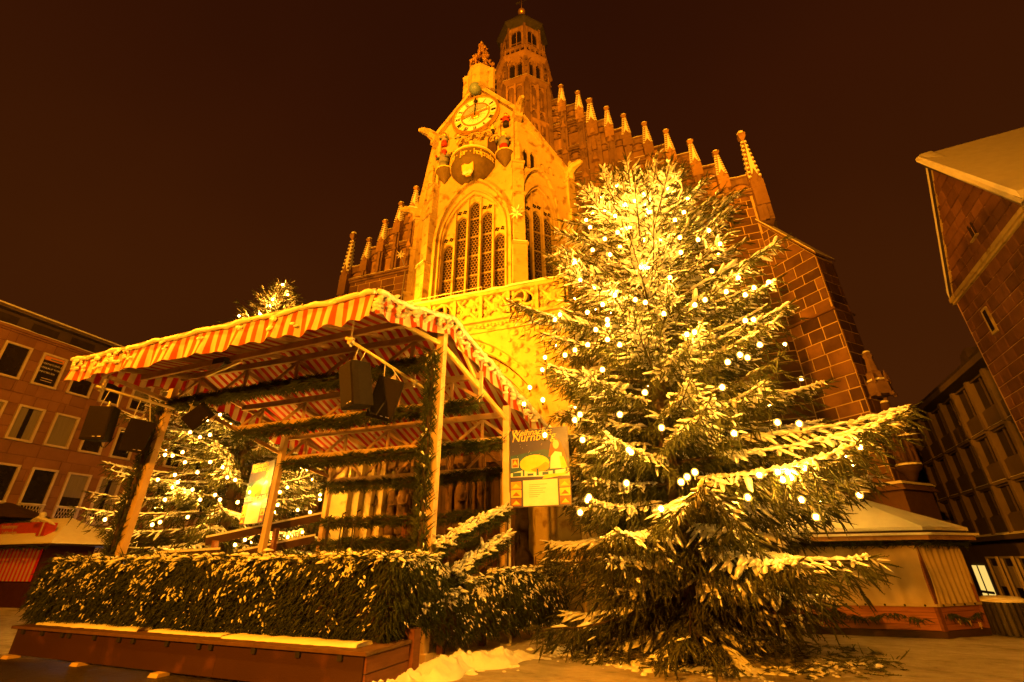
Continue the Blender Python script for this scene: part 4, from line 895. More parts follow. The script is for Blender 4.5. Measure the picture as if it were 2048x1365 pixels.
B0, B1 = Vector((-10.55, 12.3, 4.62)), Vector((-3.05, 12.3, 4.60))
def roofpt(u, v):       # u across, v 0 front .. 1 ridge .. 2 back
    if v <= 1: a, b, t = F0.lerp(F1, u), R0.lerp(R1, u), v
    else: a, b, t = R0.lerp(R1, u), B0.lerp(B1, u), v-1
    p = a.lerp(b, t); p.z -= .07*math.sin(math.pi*t)+.012*math.sin(u*40); return p
nu, nv_ = 60, 24
rfm = MB(); rfm.add([roofpt(i/nu, 2*j/nv_) for j in range(nv_+1) for i in range(nu+1)], [(j*(nu+1)+i, j*(nu+1)+i+1, (j+1)*(nu+1)+i+1, (j+1)*(nu+1)+i) for j in range(nv_) for i in range(nu)])
aw = rfm.build('awning', 'stripe_x', stage, smooth=True)
def snow_sheet(mb, pts2, h):
    nj, ni = len(pts2), len(pts2[0]); top = []; 
    for j in range(nj):
        for i in range(ni):
            e_ = min(1, min(j, nj-1-j)/1.2+.35, min(i, ni-1-i)/1.5+.35) if True else 1
            p = pts2[j][i]; top.append(p+Vector((0, 0, h*e_*(.8+.35*rk.random()))))
    bot = [p+Vector((0, 0, .004)) for r_ in pts2 for p in r_]; n = nj*ni
    fs = [(j*ni+i, j*ni+i+1, (j+1)*ni+i+1, (j+1)*ni+i) for j in range(nj-1) for i in range(ni-1)]
    side = []
    ed = [i for i in range(ni)]+[j*ni+ni-1 for j in range(1, nj)]+[(nj-1)*ni+i for i in range(ni-2, -1, -1)]+[j*ni for j in range(nj-2, 0, -1)]
    for a, b in zip(ed, ed[1:]+ed[:1]): side.append((a, b, n+b, n+a))
    mb.add(top+bot, fs+side)
ss = MB(); snow_sheet(ss, [[roofpt(-.006+1.012*i/90, -.035+2.04*j/26) if j else roofpt(-.006+1.012*i/90, -.035) for i in range(91)] for j in range(27)], .13); ss.build('awning_snow', 'snow', stage, smooth=True)
def valance(name, pts, drop, m, inward, scal=.47, step=.03):
    P = [V3(p) for p in pts]; L_ = [0]
    for a, b in zip(P, P[1:]): L_.append(L_[-1]+(b-a).length)
    n = int(L_[-1]/step); vs = []; K = 5
    for i in range(n+1):
        s = L_[-1]*i/n; k = max(j for j in range(len(L_)-1) if L_[j] <= s+1e-9); t = (s-L_[k])/(L_[k+1]-L_[k]); p = P[k].lerp(P[k+1], t)
        d = (P[k+1]-P[k]); nrm = Vector((d.y, -d.x, 0)).normalized()*inward
        low = drop-.055*abs(math.sin(math.pi*s/scal))+.02*math.sin(s*3.1)
        for j in range(K): f = j/(K-1); vs.append(p+nrm*(.05*f*math.sin(s*6.3+f)+.03*f*math.sin(s*14)+.03*f)-Vector((0, 0, low*f)))
    mb = MB(); mb.add(vs, [(i*K+j, i*K+j+1, (i+1)*K+j+1, (i+1)*K+j) for i in range(n) for j in range(K-1)]); return mb.build(name, m, stage, smooth=True)
valance('front_valance', [F0, F1], .56, 'stripe_front_lit', 1)
side_r = [roofpt(1, v) for v in np.linspace(0, 2, 9)]; side_l = [roofpt(0, v) for v in np.linspace(0, 2, 9)]
valance('side_valance', side_r, .44, 'stripe_side_lit', 1); valance('side_valance', side_l, .44, 'stripe_y', -1); valance('rear_valance', [B0, B1], .32, 'stripe_x', -1)
vsn = MB()      # snow stuck to the valances
for (a, b, n, k) in ((F0, F0.lerp(F1, .25), 26, 1), (F1, R1, 60, 1), (R1, B1, 70, 1), (F0.lerp(F1, .3), F1, 10, 1)):
    d = (b-a).normalized(); nr_ = Vector((d.y, -d.x, 0)).normalized()
    for _ in range(n):
        p = a.lerp(b, rk.random())+nr_*.06-Vector((0, 0, rk.uniform(.0, .34)))
        for _2 in range(3): vsn.ball(p+Vector((rk.uniform(-.06, .06), rk.uniform(-.03, .03), rk.uniform(-.04, .04))), rk.uniform(.025, .055), 5, 4, (1.4, .6, .8))

roll = MB(); rows_ = []
for (a, b, n) in ((F0-Vector((.05, 0, 0)), F1+Vector((.04, 0, 0)), 120), (F1+Vector((.04, 0, 0)), R1+Vector((.05, 0, 0)), 34), (R1+Vector((.05, 0, 0)), B1+Vector((.05, 0, 0)), 60)):
    d = (b-a).normalized(); nr_ = Vector((d.y, -d.x, 0)).normalized()
    pts_ = [a.lerp(b, i/n)+nr_*(.035+.015*math.sin(i*.7))+Vector((0, 0, .0+.02*math.sin(i*.33+1)+.02*rk.random()-.07*math.sin(math.pi*i/n)*(1 if n < 100 else 0))) for i in range(n+1)]
    roll.tube(pts_, [.044*(1+.12*math.sin(i*.45)+.35*rk.random()) for i in range(n+1)], 8)
roll.build('snow_edge', 'snow', stage, smooth=True)
tag(vsn.build('clinging_snow', 'snow', stage), kind='stuff')
# posts
def post(x, y, z0, z1, w_, m='timber_pale'):
    b = MB(); b.bb(x-w_/2, x+w_/2, y-w_/2, y+w_/2, z0, z1); return b.build('post', m, stage, bevel=.008)
PL, P1, P2, P3, P4, P5 = (-12.35, 8.0), (-4.37, 7.97), (-3.71, 10.29), (-10.45, 10.2), (-10.15, 12.0), (-4.45, 12.0)
post(*PL, 0, 5.85, .16); post(*P1, 0, 6.1, .17); post(P2[0]-.02, P2[1], 2.55, 4.95, .16); post(*P3, .2, 4.8, .15); post(*P4, .2, 4.5, .15); post(*P5, .2, 4.5, .15)
pp_ = MB(); pp_.tube([(P2[0]+.06, P2[1]-.05, .02), (P2[0]+.06, P2[1]-.05, 2.9)], .03, 8); pp_.bb(P2[0]-.1, P2[0]+.13, P2[1]-.2, P2[1]+.1, 0, .03); pp_.build('steel_prop', 'steel', stage)
for (x, y) in (PL, P1): b = MB(); b.bb(x-.14, x+.14, y-.14, y+.14, 0, .16); b.build('post_foot', 'timber_pale', stage)
# frames: chords, struts and braces
def chord(a, b, w_=.09, h=.13, m='timber', name='beam'):
    t = MB(); t.beam(a, b, w_, h); return t.build(name, m, stage)
xl = lambda y: PL[0]+(P3[0]-PL[0])*(y-8)/2.2 if y < 10.2 else P3[0]+(P4[0]-P3[0])*(y-10.2)/1.8
xr = lambda y: P1[0]+(P2[0]-P1[0])*(y-7.97)/2.3 if y < 10.5 else P2[0]+(P5[0]-P2[0])*(y-10.3)/1.7
FRM = [(8.05, 5.38, 6.0), (9.1, 4.78, 5.34), (10.3, 4.15, 4.74), (12.0, 3.78, 4.36)]
for y, zb, zt in FRM:
    a, b = (-11.0 if 8.5 < y < 9.5 else xl(y)), (-3.95 if 8.5 < y < 9.5 else xr(y))
    if y > 11: a, b = P4[0], P5[0]
    chord((a, y, zb), (b, y, zb), .07, .12, 'timber_pale'); chord((a, y-.03, zt), (b, y-.03, zt), .08, .14)
    n = 5; 
    for i in range(n):
        xa, xb = a+(b-a)*i/n, a+(b-a)*(i+1)/n; xm = (xa+xb)/2
        chord((xm, y, zb+.06), (xm, y, zt-.07), .05, .07, 'timber', 'strut'); chord((xa+.05, y+.02, zb+.07), (xm-.03, y+.02, zt-.08), .045, .07, 'timber', 'brace')
        if i % 2 == 0: chord((xb-.05, y+.02, zb+.07), (xm+.03, y+.02, zt-.08), .045, .07, 'timber', 'brace')
for u in (.03, .24, .42, .6, .78, .97):      # rafters below the cloth, from front to back
    pr0 = [roofpt(u, v)-Vector((0, 0, .12)) for v in (.05, 1, 1.98)]; chord(pr0[0], pr0[1], .06, .1, 'timber', 'rafter'); chord(pr0[1], pr0[2], .06, .1, 'timber', 'rafter')
chord(F0+Vector((.25, .1, -.22)), F1+Vector((-.2, .1, -.22)), .08, .14, 'timber', 'front_beam')
chord(roofpt(0, .55)-Vector((-.2, 0, .2)), roofpt(1, .55)-Vector((.2, 0, .2)), .08, .14)
chord((-5.0, 6.9, 5.95), (P1[0]-.02, 7.9, 5.72), .06, .09, 'pipe_yellow', 'side_brace'); chord((P1[0]+.04, 8.05, 5.66), (P2[0]-.02, 10.2, 4.62), .07, .1, 'pipe_yellow', 'side_brace')
chord((-4.2, 8.3, 6.05), (-3.98, 9.35, 4.95), .05, .08, 'pipe_yellow', 'side_brace'); chord((-3.97, 9.2, 4.85), (-3.97, 9.2, 5.5), .08, .08, 'timber_pale', 'strut')
chord((-12.3, 8.1, 5.5), (-10.5, 10.15, 4.3), .07, .1, 'timber', 'side_brace'); chord((-10.5, 10.2, 4.2), (-10.2, 11.95, 3.9), .06, .09, 'timber', 'side_brace'); chord((-11.9, 6.2, 5.35), (-12.2, 8.0, 5.3), .06, .09, 'timber', 'side_brace')
fp_ = MB(); fp_.prism([(-11.98, 6.1, 5.32), (-11.98, 6.1, 5.55), (-11.2, 6.1, 5.5), (-11.2, 6.1, 5.42)], (0, .03, 0)); fp_.build('gusset', 'timber_pale', stage)
# deck, its boards and back wall
dk = MB(); dk.bb(-11.2, -4.75, 8.6, 12.2, 1.26, 1.36); dko = dk.build('deck', 'timber', stage)
for i in range(9): b = MB(); y = 8.62+i*.398; b.bb(-11.2, -4.75, y, y+.385, 1.362, 1.39); b.build('plank', 'timber', dko)
for i, z in enumerate((.75, 1.0, 1.25)):
    b = MB(); b.bb(-4.72, -4.69, 8.5, 12.2, z-.23, z); b.build('side_board', 'timber_pale' if i % 2 else 'timber', stage)
    b = MB(); b.bb(-9.9, -4.4, 12.22, 12.25, z-.23, z+.0); b.build('back_board', 'timber', stage)
for x, y, z1 in ((-4.5, 8.9, 2.0), (-4.15, 10.0, 2.15), (-3.95, 11.2, 2.2), (-4.62, 11.9, 2.75), (-7.4, 12.05, 2.75), (-10.1, 12.1, 2.75), (-11.95, 10.05, 2.05), (-11.0, 11.1, 2.4)):
    b = MB(); b.bb(x-.06, x+.06, y-.06, y+.06, 0, z1); b.build('rail_post', 'timber_red', stage)
def snowrail(a, b):
    t = MB(); t.beam(a, b, .05, .2); o = t.build('handrail', 'wood_dark', stage); s_ = MB(); s_.beam(V3(a)+Vector((0, 0, .12)), V3(b)+Vector((0, 0, .12)), .09, .05); s_.build('snow', 'snow', o)
snowrail((-12.15, 9.9, 2.02), (-10.25, 11.95, 2.72)); snowrail((-11.6, 10.5, 1.68), (-10.3, 11.9, 2.12)); snowrail((-12.1, 8.6, 1.62), (-11.2, 9.6, 1.72))
for z in (2.62, 2.02): b = MB(); b.beam((-10.1, 12.02, z), (-4.5, 12.02, z), .04, .08); b.build('back_rail', 'timber', stage)
for z, a, b_ in ((1, (-4.3, 8.05, 1.6), (-3.75, 10.25, 2.35)), (2, (-4.25, 8.6, 1.1), (-3.7, 10.3, 1.75))): b = MB(); b.beam(a, b_, .05, .09); b.build('stair_rail', 'timber_red', stage)
# ------------------------------------------------------------------ fir garlands
def garland(pts, r, dens0, label, snow=0., lo=False, spl=.22, group='fir garlands on the stage'):
    dens = dens0*1.7; P = [np.array(p, float) for p in pts]; O = []; D = []; Ln = []; SO = []; SD = []; SL = []
    for a, b in zip(P, P[1:]):
        l = np.linalg.norm(b-a); n = int(l*dens); d = (b-a)/l
        t = rng.random(n); o = a+t[:, None]*(b-a); q = rng.normal(size=(n, 3)); q -= (q@d)[:, None]*d; q /= np.linalg.norm(q, axis=1)[:, None]
        o[:, 2] -= .05*np.sin(t*math.pi*max(1, round(l/1.2)))**2
        sg = np.where(rng.random(n) < .5, 1, -1)
        dd = d*sg[:, None]*.75+q*.75+np.array([0, 0, -.25]); O.append(o+q*r*.35); D.append(dd); Ln.append(rng.uniform(.75, 1.25, n)*spl)
        if snow:
            ns_ = int(l*dens0*snow); t = rng.random(ns_); o = a+t[:, None]*(b-a)+np.c_[rng.normal(size=(ns_, 2))*r*.55, rng.uniform(.35, .95, ns_)*r]; SO.append(o); SD.append(d+rng.normal(size=(ns_, 3))*.5*np.array([1, 1, .5])+np.array([0, 0, -.25])); SL.append(rng.uniform(.07, .2, ns_)*(1 if snow > .5 else .55))
    e = thing('garland', tuple(P[0]), label, 'garland', group)
    instance_mesh('fir_twigs', 'needle_cut', SPR_LO, np.concatenate(O), np.concatenate(D), np.concatenate(Ln), e)
    c = MB(); c.tube([tuple(p) for p in P], r*.4, 6); c.build('core', 'bark', e)
    if snow: SL = np.concatenate(SL); instance_mesh('snow', 'snow_tree', SNW, np.concatenate(SO), np.concatenate(SD), SL, e, W=SL*.33, smooth=True, twist=False)
garland([(-12.2, 7.98, 5.28), (-9, 7.98, 5.34), (-6.5, 7.98, 5.3), (-4.5, 7.98, 5.42)], .15, 260, 'thick dark fir garland along the front beam under the awning', .0)
garland([(-11.0, 9.06, 4.62), (-7, 9.06, 4.68), (-3.95, 9.06, 4.72)], .12, 200, 'fir garland under the second beam, behind the right loudspeakers', 0)
garland([(-10.4, 10.26, 4.0), (-7, 10.26, 4.02), (-3.8, 10.26, 4.08)], .12, 200, 'fir garland under the third beam, ending at the poster post', 0)
garland([(-10.3, 11.95, 3.62), (-7, 11.95, 3.6), (-4.4, 11.95, 3.72)], .13, 200, 'fir garland below the rear striped valance, highest at the back', 0)
garland([(-10.2, 11.95, 2.6), (-7, 11.95, 2.58), (-4.4, 11.95, 2.66)], .12, 200, 'fir garland on the upper rail at the back of the stage', 0)
garland([(-10.3, 11.95, 2.0), (-7, 11.95, 2.02), (-5.0, 11.95, 2.04)], .13, 200, 'fir garland on the lower rail at the back of the stage', 0)
garland([(P1[0]-.12, P1[1]-.1, 5.55), (P1[0]-.13, P1[1]-.1, 4), (P1[0]-.12, P1[1]-.1, 2.6), (P1[0]-.1, P1[1]-.1, 1.5)], .15, 170, 'fir garland climbing the front right post of the stage', .12)
garland([(PL[0]-.12, PL[1]-.1, 5.3), (PL[0]-.14, PL[1]-.1, 3.6), (PL[0]-.2, PL[1]-.1, 1.4)], .16, 150, 'fir garland climbing the front left post below the loudspeakers', .04)
garland([(-4.28, 8.02, 1.68), (-4.05, 9.0, 2.08), (-3.72, 10.2, 2.5)], .13, 170, 'snow covered fir garland on the upper stair rail by the poster', .9)
garland([(-4.22, 8.6, 1.2), (-4.0, 9.5, 1.62), (-3.7, 10.2, 1.95)], .12, 170, 'snow covered fir garland on the lower stair rail by the right post', .9)
garland([(-4.3, 7.95, 1.2), (-4.2, 8.5, 1.3), (-4.1, 9.2, 1.1)], .13, 170, 'short arched snowy fir garland low beside the front right post', .9)
# ------------------------------------------------------------------ hedges of cut fir branches
def hedge(path, z0, z1, label, dens, snow, snow_top, bulge=.16, loc=None):
    P = [np.array((p[0], p[1])) for p in path]; O = []; D = []; Ln = []; SO = []; SD = []; SL = []
    for k, (a, b) in enumerate(zip(P, P[1:])):
        l = np.linalg.norm(b-a); d = (b-a)/l; nrm = np.array([d[1], -d[0]]); H = z1[k]-z0[k]; n = int(l*H*dens)
        t = rng.random(n)*(1+.3/l)-.15/l; v = rng.random(n); xy = a+t[:, None]*(b-a)+nrm*(bulge*np.sin(np.clip(v, 0, 1)*math.pi)**.6*rng.uniform(.3, 1.15, n)+.03*np.sin(t*l*3.))[:, None]
        O.append(np.c_[xy, z0[k]+.05+v*H*1.0+rng.normal(size=n)*.03]); lean = .35*np.sin(t*l*.9+k)+rng.normal(size=n)*.45
        D.append(np.c_[d[0]*lean+nrm[0]*.55, d[1]*lean+nrm[1]*.55, np.where(v > .93, .1, -.85)+rng.normal(size=n)*.3]); Ln.append(rng.uniform(.11, .22, n))
        nt_ = int(l*60); t = rng.random(nt_); O.append(np.c_[a+t[:, None]*(b-a)+nrm*rng.uniform(-.2, .12, nt_)[:, None], np.full(nt_, z1[k])+rng.normal(size=nt_)*.03]); D.append(np.c_[rng.normal(size=(nt_, 2)), rng.uniform(-.3, .3, nt_)]); Ln.append(rng.uniform(.15, .25, nt_))
        nc = int(l*H*snow/7); tc_ = rng.random(nc); vc = 1-rng.random(nc)**1.5*1.02; cnt = 1+rng.geometric(.16, nc); cnt = np.minimum((cnt*(.35+.9*vc**2)).astype(int)+1, 20)
        t = np.repeat(tc_, cnt)+rng.normal(size=cnt.sum())*.055/l; v = np.repeat(vc, cnt)+rng.normal(size=cnt.sum())*.045/H; lean_ = np.repeat(rng.normal(size=nc)*.7, cnt); kp = (t > 0) & (t < 1) & (v > .02) & (v < 1.02); t, v, lean_ = t[kp], v[kp], lean_[kp]; ns_ = len(t)
        SO.append(np.c_[a+t[:, None]*(b-a)+nrm*(bulge*np.sin(v*math.pi)**.6+rng.uniform(.02, .09, ns_))[:, None], z0[k]+v*H]); lean_ = lean_+rng.normal(size=ns_)*.25; SD.append(np.c_[d[0]*lean_+nrm[0]*.45, d[1]*lean_+nrm[1]*.45, -rng.uniform(.4, 1.1, ns_)]); SL.append((.018+.075*rng.random(ns_)**2)*(.7+.5*v))
        nt_ = int(l*snow_top); t = rng.random(nt_); SO.append(np.c_[a+t[:, None]*(b-a)+nrm*rng.uniform(-.15, .14, nt_)[:, None], z1[k]+.03+rng.normal(size=nt_)*.03]); SD.append(np.c_[rng.normal(size=(nt_, 2)), rng.uniform(-.35, .1, nt_)]); SL.append(rng.uniform(.07, .2, nt_))
    e = thing('fir_hedge', (path[0][0], path[0][1], 0), label, 'hedge')
    c = MB()
    for k, (a, b) in enumerate(zip(P, P[1:])): d = (b-a)/np.linalg.norm(b-a); nrm = np.array([d[1], -d[0]]); m0, m1 = (a+b)/2-nrm*.08, 0; c.beam((a[0]-nrm[0]*.1, a[1]-nrm[1]*.1, (z0[k]+z1[k])/2), (b[0]-nrm[0]*.1, b[1]-nrm[1]*.1, (z0[k]+z1[k])/2), .12, z1[k]-z0[k]-.1)
    c.build('backing_panel', 'wood_dark', e); tag(instance_mesh('fir_branches', 'needle_cut', SPR_LO, np.concatenate(O), np.concatenate(D), np.concatenate(Ln), e), kind='stuff')
    SL = np.concatenate(SL); tag(instance_mesh('snow', 'snow_tree', SNW, np.concatenate(SO), np.concatenate(SD), SL, e, W=SL*.28, smooth=True, twist=False), kind='stuff')
hedge([(-12.2, 7.4), (-12.1, 6.75), (-8.2, 6.68), (-4.25, 6.6), (-4.2, 7.85)], [.5, .5, .5, .5], [1.55, 1.56, 1.56, 1.56], 'long hedge of dark cut fir branches dusted with snow in front of the stage', 1150, 210, 75, .24)
hedge([(-4.2, 8.1), (-4.05, 8.75), (-3.8, 9.6), (-3.6, 10.3), (-3.25, 11.6), (-3.1, 12.4)], [.22, .22, .22, .2, .2], [1.0, 1.15, 1.3, 1.3, 1.45], 'snowy hedge of cut fir branches along the right side of the stage', 700, 300, 90, .14)
# ------------------------------------------------------------------ long brown box in front
bx = thing('bench_box', (-8, 6.1, 0), 'long low brown boarded box with snow on top, in front of the hedge', 'box')
for i, (a, b) in enumerate(((-11.85, -9.25), (-9.247, -6.62), (-6.617, -4.05))):
    t = MB(); y0 = 6.33-.055*(a+11.85); y1 = 6.33-.055*(b+11.85)
    t.hexa([(a, y0, .05), (b, y1, .05), (b, y1+.03, .05), (a, y0+.03, .05), (a, y0, .44), (b, y1, .44), (b, y1+.03, .44), (a, y0+.03, .44)]); t.build('front_panel', 'board_brown', bx)
tb_ = MB(); tb_.hexa([(-11.95, 6.27, .445), (-3.98, 5.83, .445), (-3.95, 6.9, .445), (-11.95, 6.95, .445), (-11.95, 6.27, .49), (-3.98, 5.83, .49), (-3.95, 6.9, .49), (-11.95, 6.95, .49)]); tb_.build('top_board', 'board_edge', bx, bevel=.006)
for z in (.15, .34): t = MB(); t.hexa([(-4.02, 5.93, z-.09), (-3.99, 6.9, z-.09), (-4.05, 6.9, z-.09), (-4.05, 5.93, z-.09), (-4.02, 5.93, z+.085), (-3.99, 6.9, z+.085), (-4.05, 6.9, z+.085), (-4.05, 5.93, z+.085)]); t.build('end_board', 'timber_red', bx)
t = MB(); t.bb(-4.1, -3.93, 6.91, 7.1, 0, .62); t.build('corner_post', 'timber_red', bx)
for x in (-11.6, -11.0, -10.4, -10.2, -9.5, -8.85, -8.5, -7.7, -7.0, -6.75, -5.9, -5.1, -4.4):
    y = 6.33-.055*(x+11.85); t = MB(); t.bb(x-.035, x+.035, y-.04, y-.003, .37, .44); t.build('bracket', 'rubber', bx)
for x, y in ((-11.7, 6.2), (-9.72, 6.12), (-7.67, 5.95), (-5.6, 5.9)): t = MB(); t.hexa([(x-.09, y, 0), (x+.1, y, 0), (x+.1, y+.2, 0), (x-.09, y+.2, 0), (x-.07, y+.02, .05), (x+.1, y+.02, .05), (x+.1, y+.2, .05), (x-.09, y+.2, .05)]); t.build('wedge', 'timber_pale', bx)
t = MB(); fq = Fr((-11.9, 6.33, 0), (1, -.055, 0)); snowcap(t, fq, .15, 3.1, -.5, -.2, .492, .045, 30, rk); snowcap(t, fq, 3.3, 5.0, -.5, -.24, .492, .035, 20, rk); snowcap(t, fq, 5.1, 7.6, -.5, -.17, .492, .04, 26, rk); t.build('snow', 'snow', bx, smooth=True)
# ------------------------------------------------------------------ loudspeakers on pipes
def rope(mb, a, b, r=.008, sag=0):
    a, b = V3(a), V3(b); mb.tube([a.lerp(b, i/6)-Vector((0, 0, sag*math.sin(math.pi*i/6))) for i in range(7)], r, 5)
def chain(mb, a, b):
    a, b = V3(a), V3(b); n = max(2, int((b-a).length/.055)); d = (b-a).normalized()
    for i in range(n):
        c = a.lerp(b, (i+.5)/n); s = Vector((1, 0, 0)) if i % 2 else Vector((0, 1, 0)); mb.tube([c+d*.03*math.cos(t)+s*.016*math.sin(t) for t in np.linspace(0, 2*math.pi, 7)], .006, 4, caps=False)
pipes = {}
for nm, x, y0, y1, lab in (('r', -5.2, 5.98, 8.9, 'yellowish steel pipe hung on chains holding the right pair of loudspeakers'), ('l', -12.0, 6.1, 10.1, 'steel pipe hung on chains holding the left loudspeakers')):
    e = thing('hanging_pipe', (x, y0, 5.1), lab, 'pipe'); t = MB(); t.tube([(x, y0, 5.1), (x, y1, 5.1)], .032, 10); t.build('tube', 'pipe_yellow' if nm == 'r' else 'steel', e, smooth=True)
    for yy in (y0+.12, 8.05 if nm == 'l' else y1-.55):
        t = MB(); chain(t, (x, yy, 5.1), (x, yy, 5.62 if yy < 7 else 5.9)); t.build('chain', 'steel', e)
        t = MB(); t.box((x, yy, 5.1), (.1, .07, .1)); t.tube([(x-.07, yy, 5.06), (x+.08, yy, 5.13)], .018, 5); t.tube([(x, yy-.05, 5.03), (x, yy+.03, 5.0)], .02, 5); t.build('clamp', 'steel', e)
def speaker(loc, yaw, pitch, w_, h, d, label, hang=None, rollr=0.):
    e = thing('loudspeaker', loc, label, 'loudspeaker', 'loudspeakers hung under the awning')
    M_ = Matrix.Rotation(yaw, 4, 'Z')@Matrix.Rotation(pitch, 4, 'X')@Matrix.Rotation(rollr, 4, 'Y')
    def T(o):
        o.data.transform(Matrix.Translation(loc)); o.data.transform(Matrix.Translation(-Vector(loc))@Matrix.Translation(Vector())) if False else None
    def loc2(mb): mb.v = [tuple(Vector(loc)+(M_@Vector(v))) for v in mb.v]; return mb
    t = MB(); k = .62     # trapezoid cabinet, front = -y
    f = lambda x, y, z: (x, y, z)
    pl_ = [(-w_/2, -d/2), (w_/2, -d/2), (w_/2, -d/2+.12), (w_/2*k, d/2), (-w_/2*k, d/2), (-w_/2, -d/2+.12)]
    t.prism([(q[0], q[1], -h/2) for q in pl_], (0, 0, h)); loc2(t).build('cabinet', 'speaker_black', e, bevel=.012)
    t = MB(); t.bb(-w_/2+.02, w_/2-.02, -d/2-.015, -d/2-.002, -h/2+.03, h/2-.03); loc2(t).build('grille', 'speaker_grille', e, bevel=.008)
    t = MB(); t.bb(w_/2-.13, w_/2-.06, -d/2-.02, -d/2-.016, -h/2+.06, -h/2+.075); t.bb(w_/2-.04-.2+.01, w_/2-.2+.02, -d/2-.02, -d/2-.016, -h/2+.06, -h/2+.07); loc2(t).build('badge', 'white_paint', e)
    t = MB(); t.bb(-.05, .05, -.05, .05, h/2, h/2+.03); t.lathe((0, 0, h/2+.03), [(.04, 0), (.045, .03), (.02, .06), (.02, .12)], 8); loc2(t).build('mount', 'steel', e)
    if hang:
        t = MB()
        for q in (-.18, .18): a = Vector(loc)+(M_@Vector((q, 0, h/2))); rope(t, a, (hang[0], hang[1]+q*.6, hang[2]))
        t.build('sling', 'white_paint', e)
    t = MB(); a = Vector(loc)+(M_@Vector((-.1, d/2, -h/2+.1))); t.tube([a, a+Vector((.06, .06, -.2)), a+Vector((.2, .05, -.22)), a+Vector((.3, .1, .0))], .012, 5); t.build('cable', 'rubber', e)
speaker((-5.2, 6.45, 4.37), R(-28), R(12), .50, .80, .42, 'black loudspeaker hanging nearest the front right post, facing left', (-5.2, 6.45, 5.1))
speaker((-5.15, 7.3, 4.36), R(28), R(12), .50, .80, .42, 'black loudspeaker tilted to the right behind another on the yellow pipe', (-5.2, 7.3, 5.1), R(14))
speaker((-12.0, 6.5, 4.33), R(26), R(4), .50, .74, .40, 'leftmost black loudspeaker, hanging square to the front at the left awning corner', (-12, 6.5, 5.1))
speaker((-12.0, 7.22, 4.25), R(80), R(14), .48, .74, .40, 'dark loudspeaker hanging turned away, second from the left', (-12, 7.2, 5.1))
speaker((-11.1, 8.0, 4.86), R(25), R(38), .62, .42, .34, 'wedge shaped loudspeaker tilted down beside the left garlanded post', (-11.3, 8.0, 5.4), R(-38))
la = thing('stage_lamp', (-9.55, 7.0, 5.7), 'small box floodlight with barn doors fixed under the awning', 'lamp')
t = MB(); t.bb(-9.75, -9.4, 6.95, 7.2, 5.62, 5.78); t.build('housing', 'rubber', la); t = MB(); t.hexa([(-9.72, 6.9, 5.46), (-9.43, 6.9, 5.46), (-9.40, 6.98, 5.64), (-9.75, 6.98, 5.64), (-9.74, 6.88, 5.45), (-9.41, 6.88, 5.45), (-9.39, 6.96, 5.66), (-9.76, 6.96, 5.66)]); t.build('barn_door', 'steel', la); t = MB(); t.beam((-9.95, 7.05, 5.42), (-8.9, 7.0, 5.62), .05, .07); t.build('bracket_bar', 'pipe_yellow', la)
for i, (x, y, hgt, lean) in enumerate(((-9.2, 11.0, 1.05, .05), (-8.95, 10.8, 1.2, -.04), (-8.75, 11.1, 1.1, .06), (-8.5, 10.7, 1.25, .02), (-8.3, 11.0, 1.1, -.05), (-8.12, 10.75, 1.3, .05))):
    e = thing('microphone_stand', (x, y, 1.39), ['thin dark microphone stand at the back of the stage, first from the left', 'second microphone stand from the left at the back of the stage', 'third dark microphone stand from the left on the stage', 'fourth dark microphone stand from the left on the stage', 'fifth dark microphone stand from the left on the stage', 'rightmost and tallest dark microphone stand on the stage'][i], 'stand', 'microphone stands on the stage')
    t = MB(); t.tube([(x, y, 1.4), (x+lean, y, 1.4+hgt)], .014, 6); t.build('rod', 'rubber', e); t = MB()
    for a in (0, 2.1, 4.2): t.tube([(x, y, 1.48), (x+.25*math.cos(a), y+.25*math.sin(a), 1.395)], .01, 5)
    t.build('tripod', 'rubber', e); t = MB(); t.tube([(x+lean, y, 1.4+hgt), (x+lean+.12, y-.05, 1.4+hgt+.03)], .02, 6); t.build('microphone', 'rubber', e)
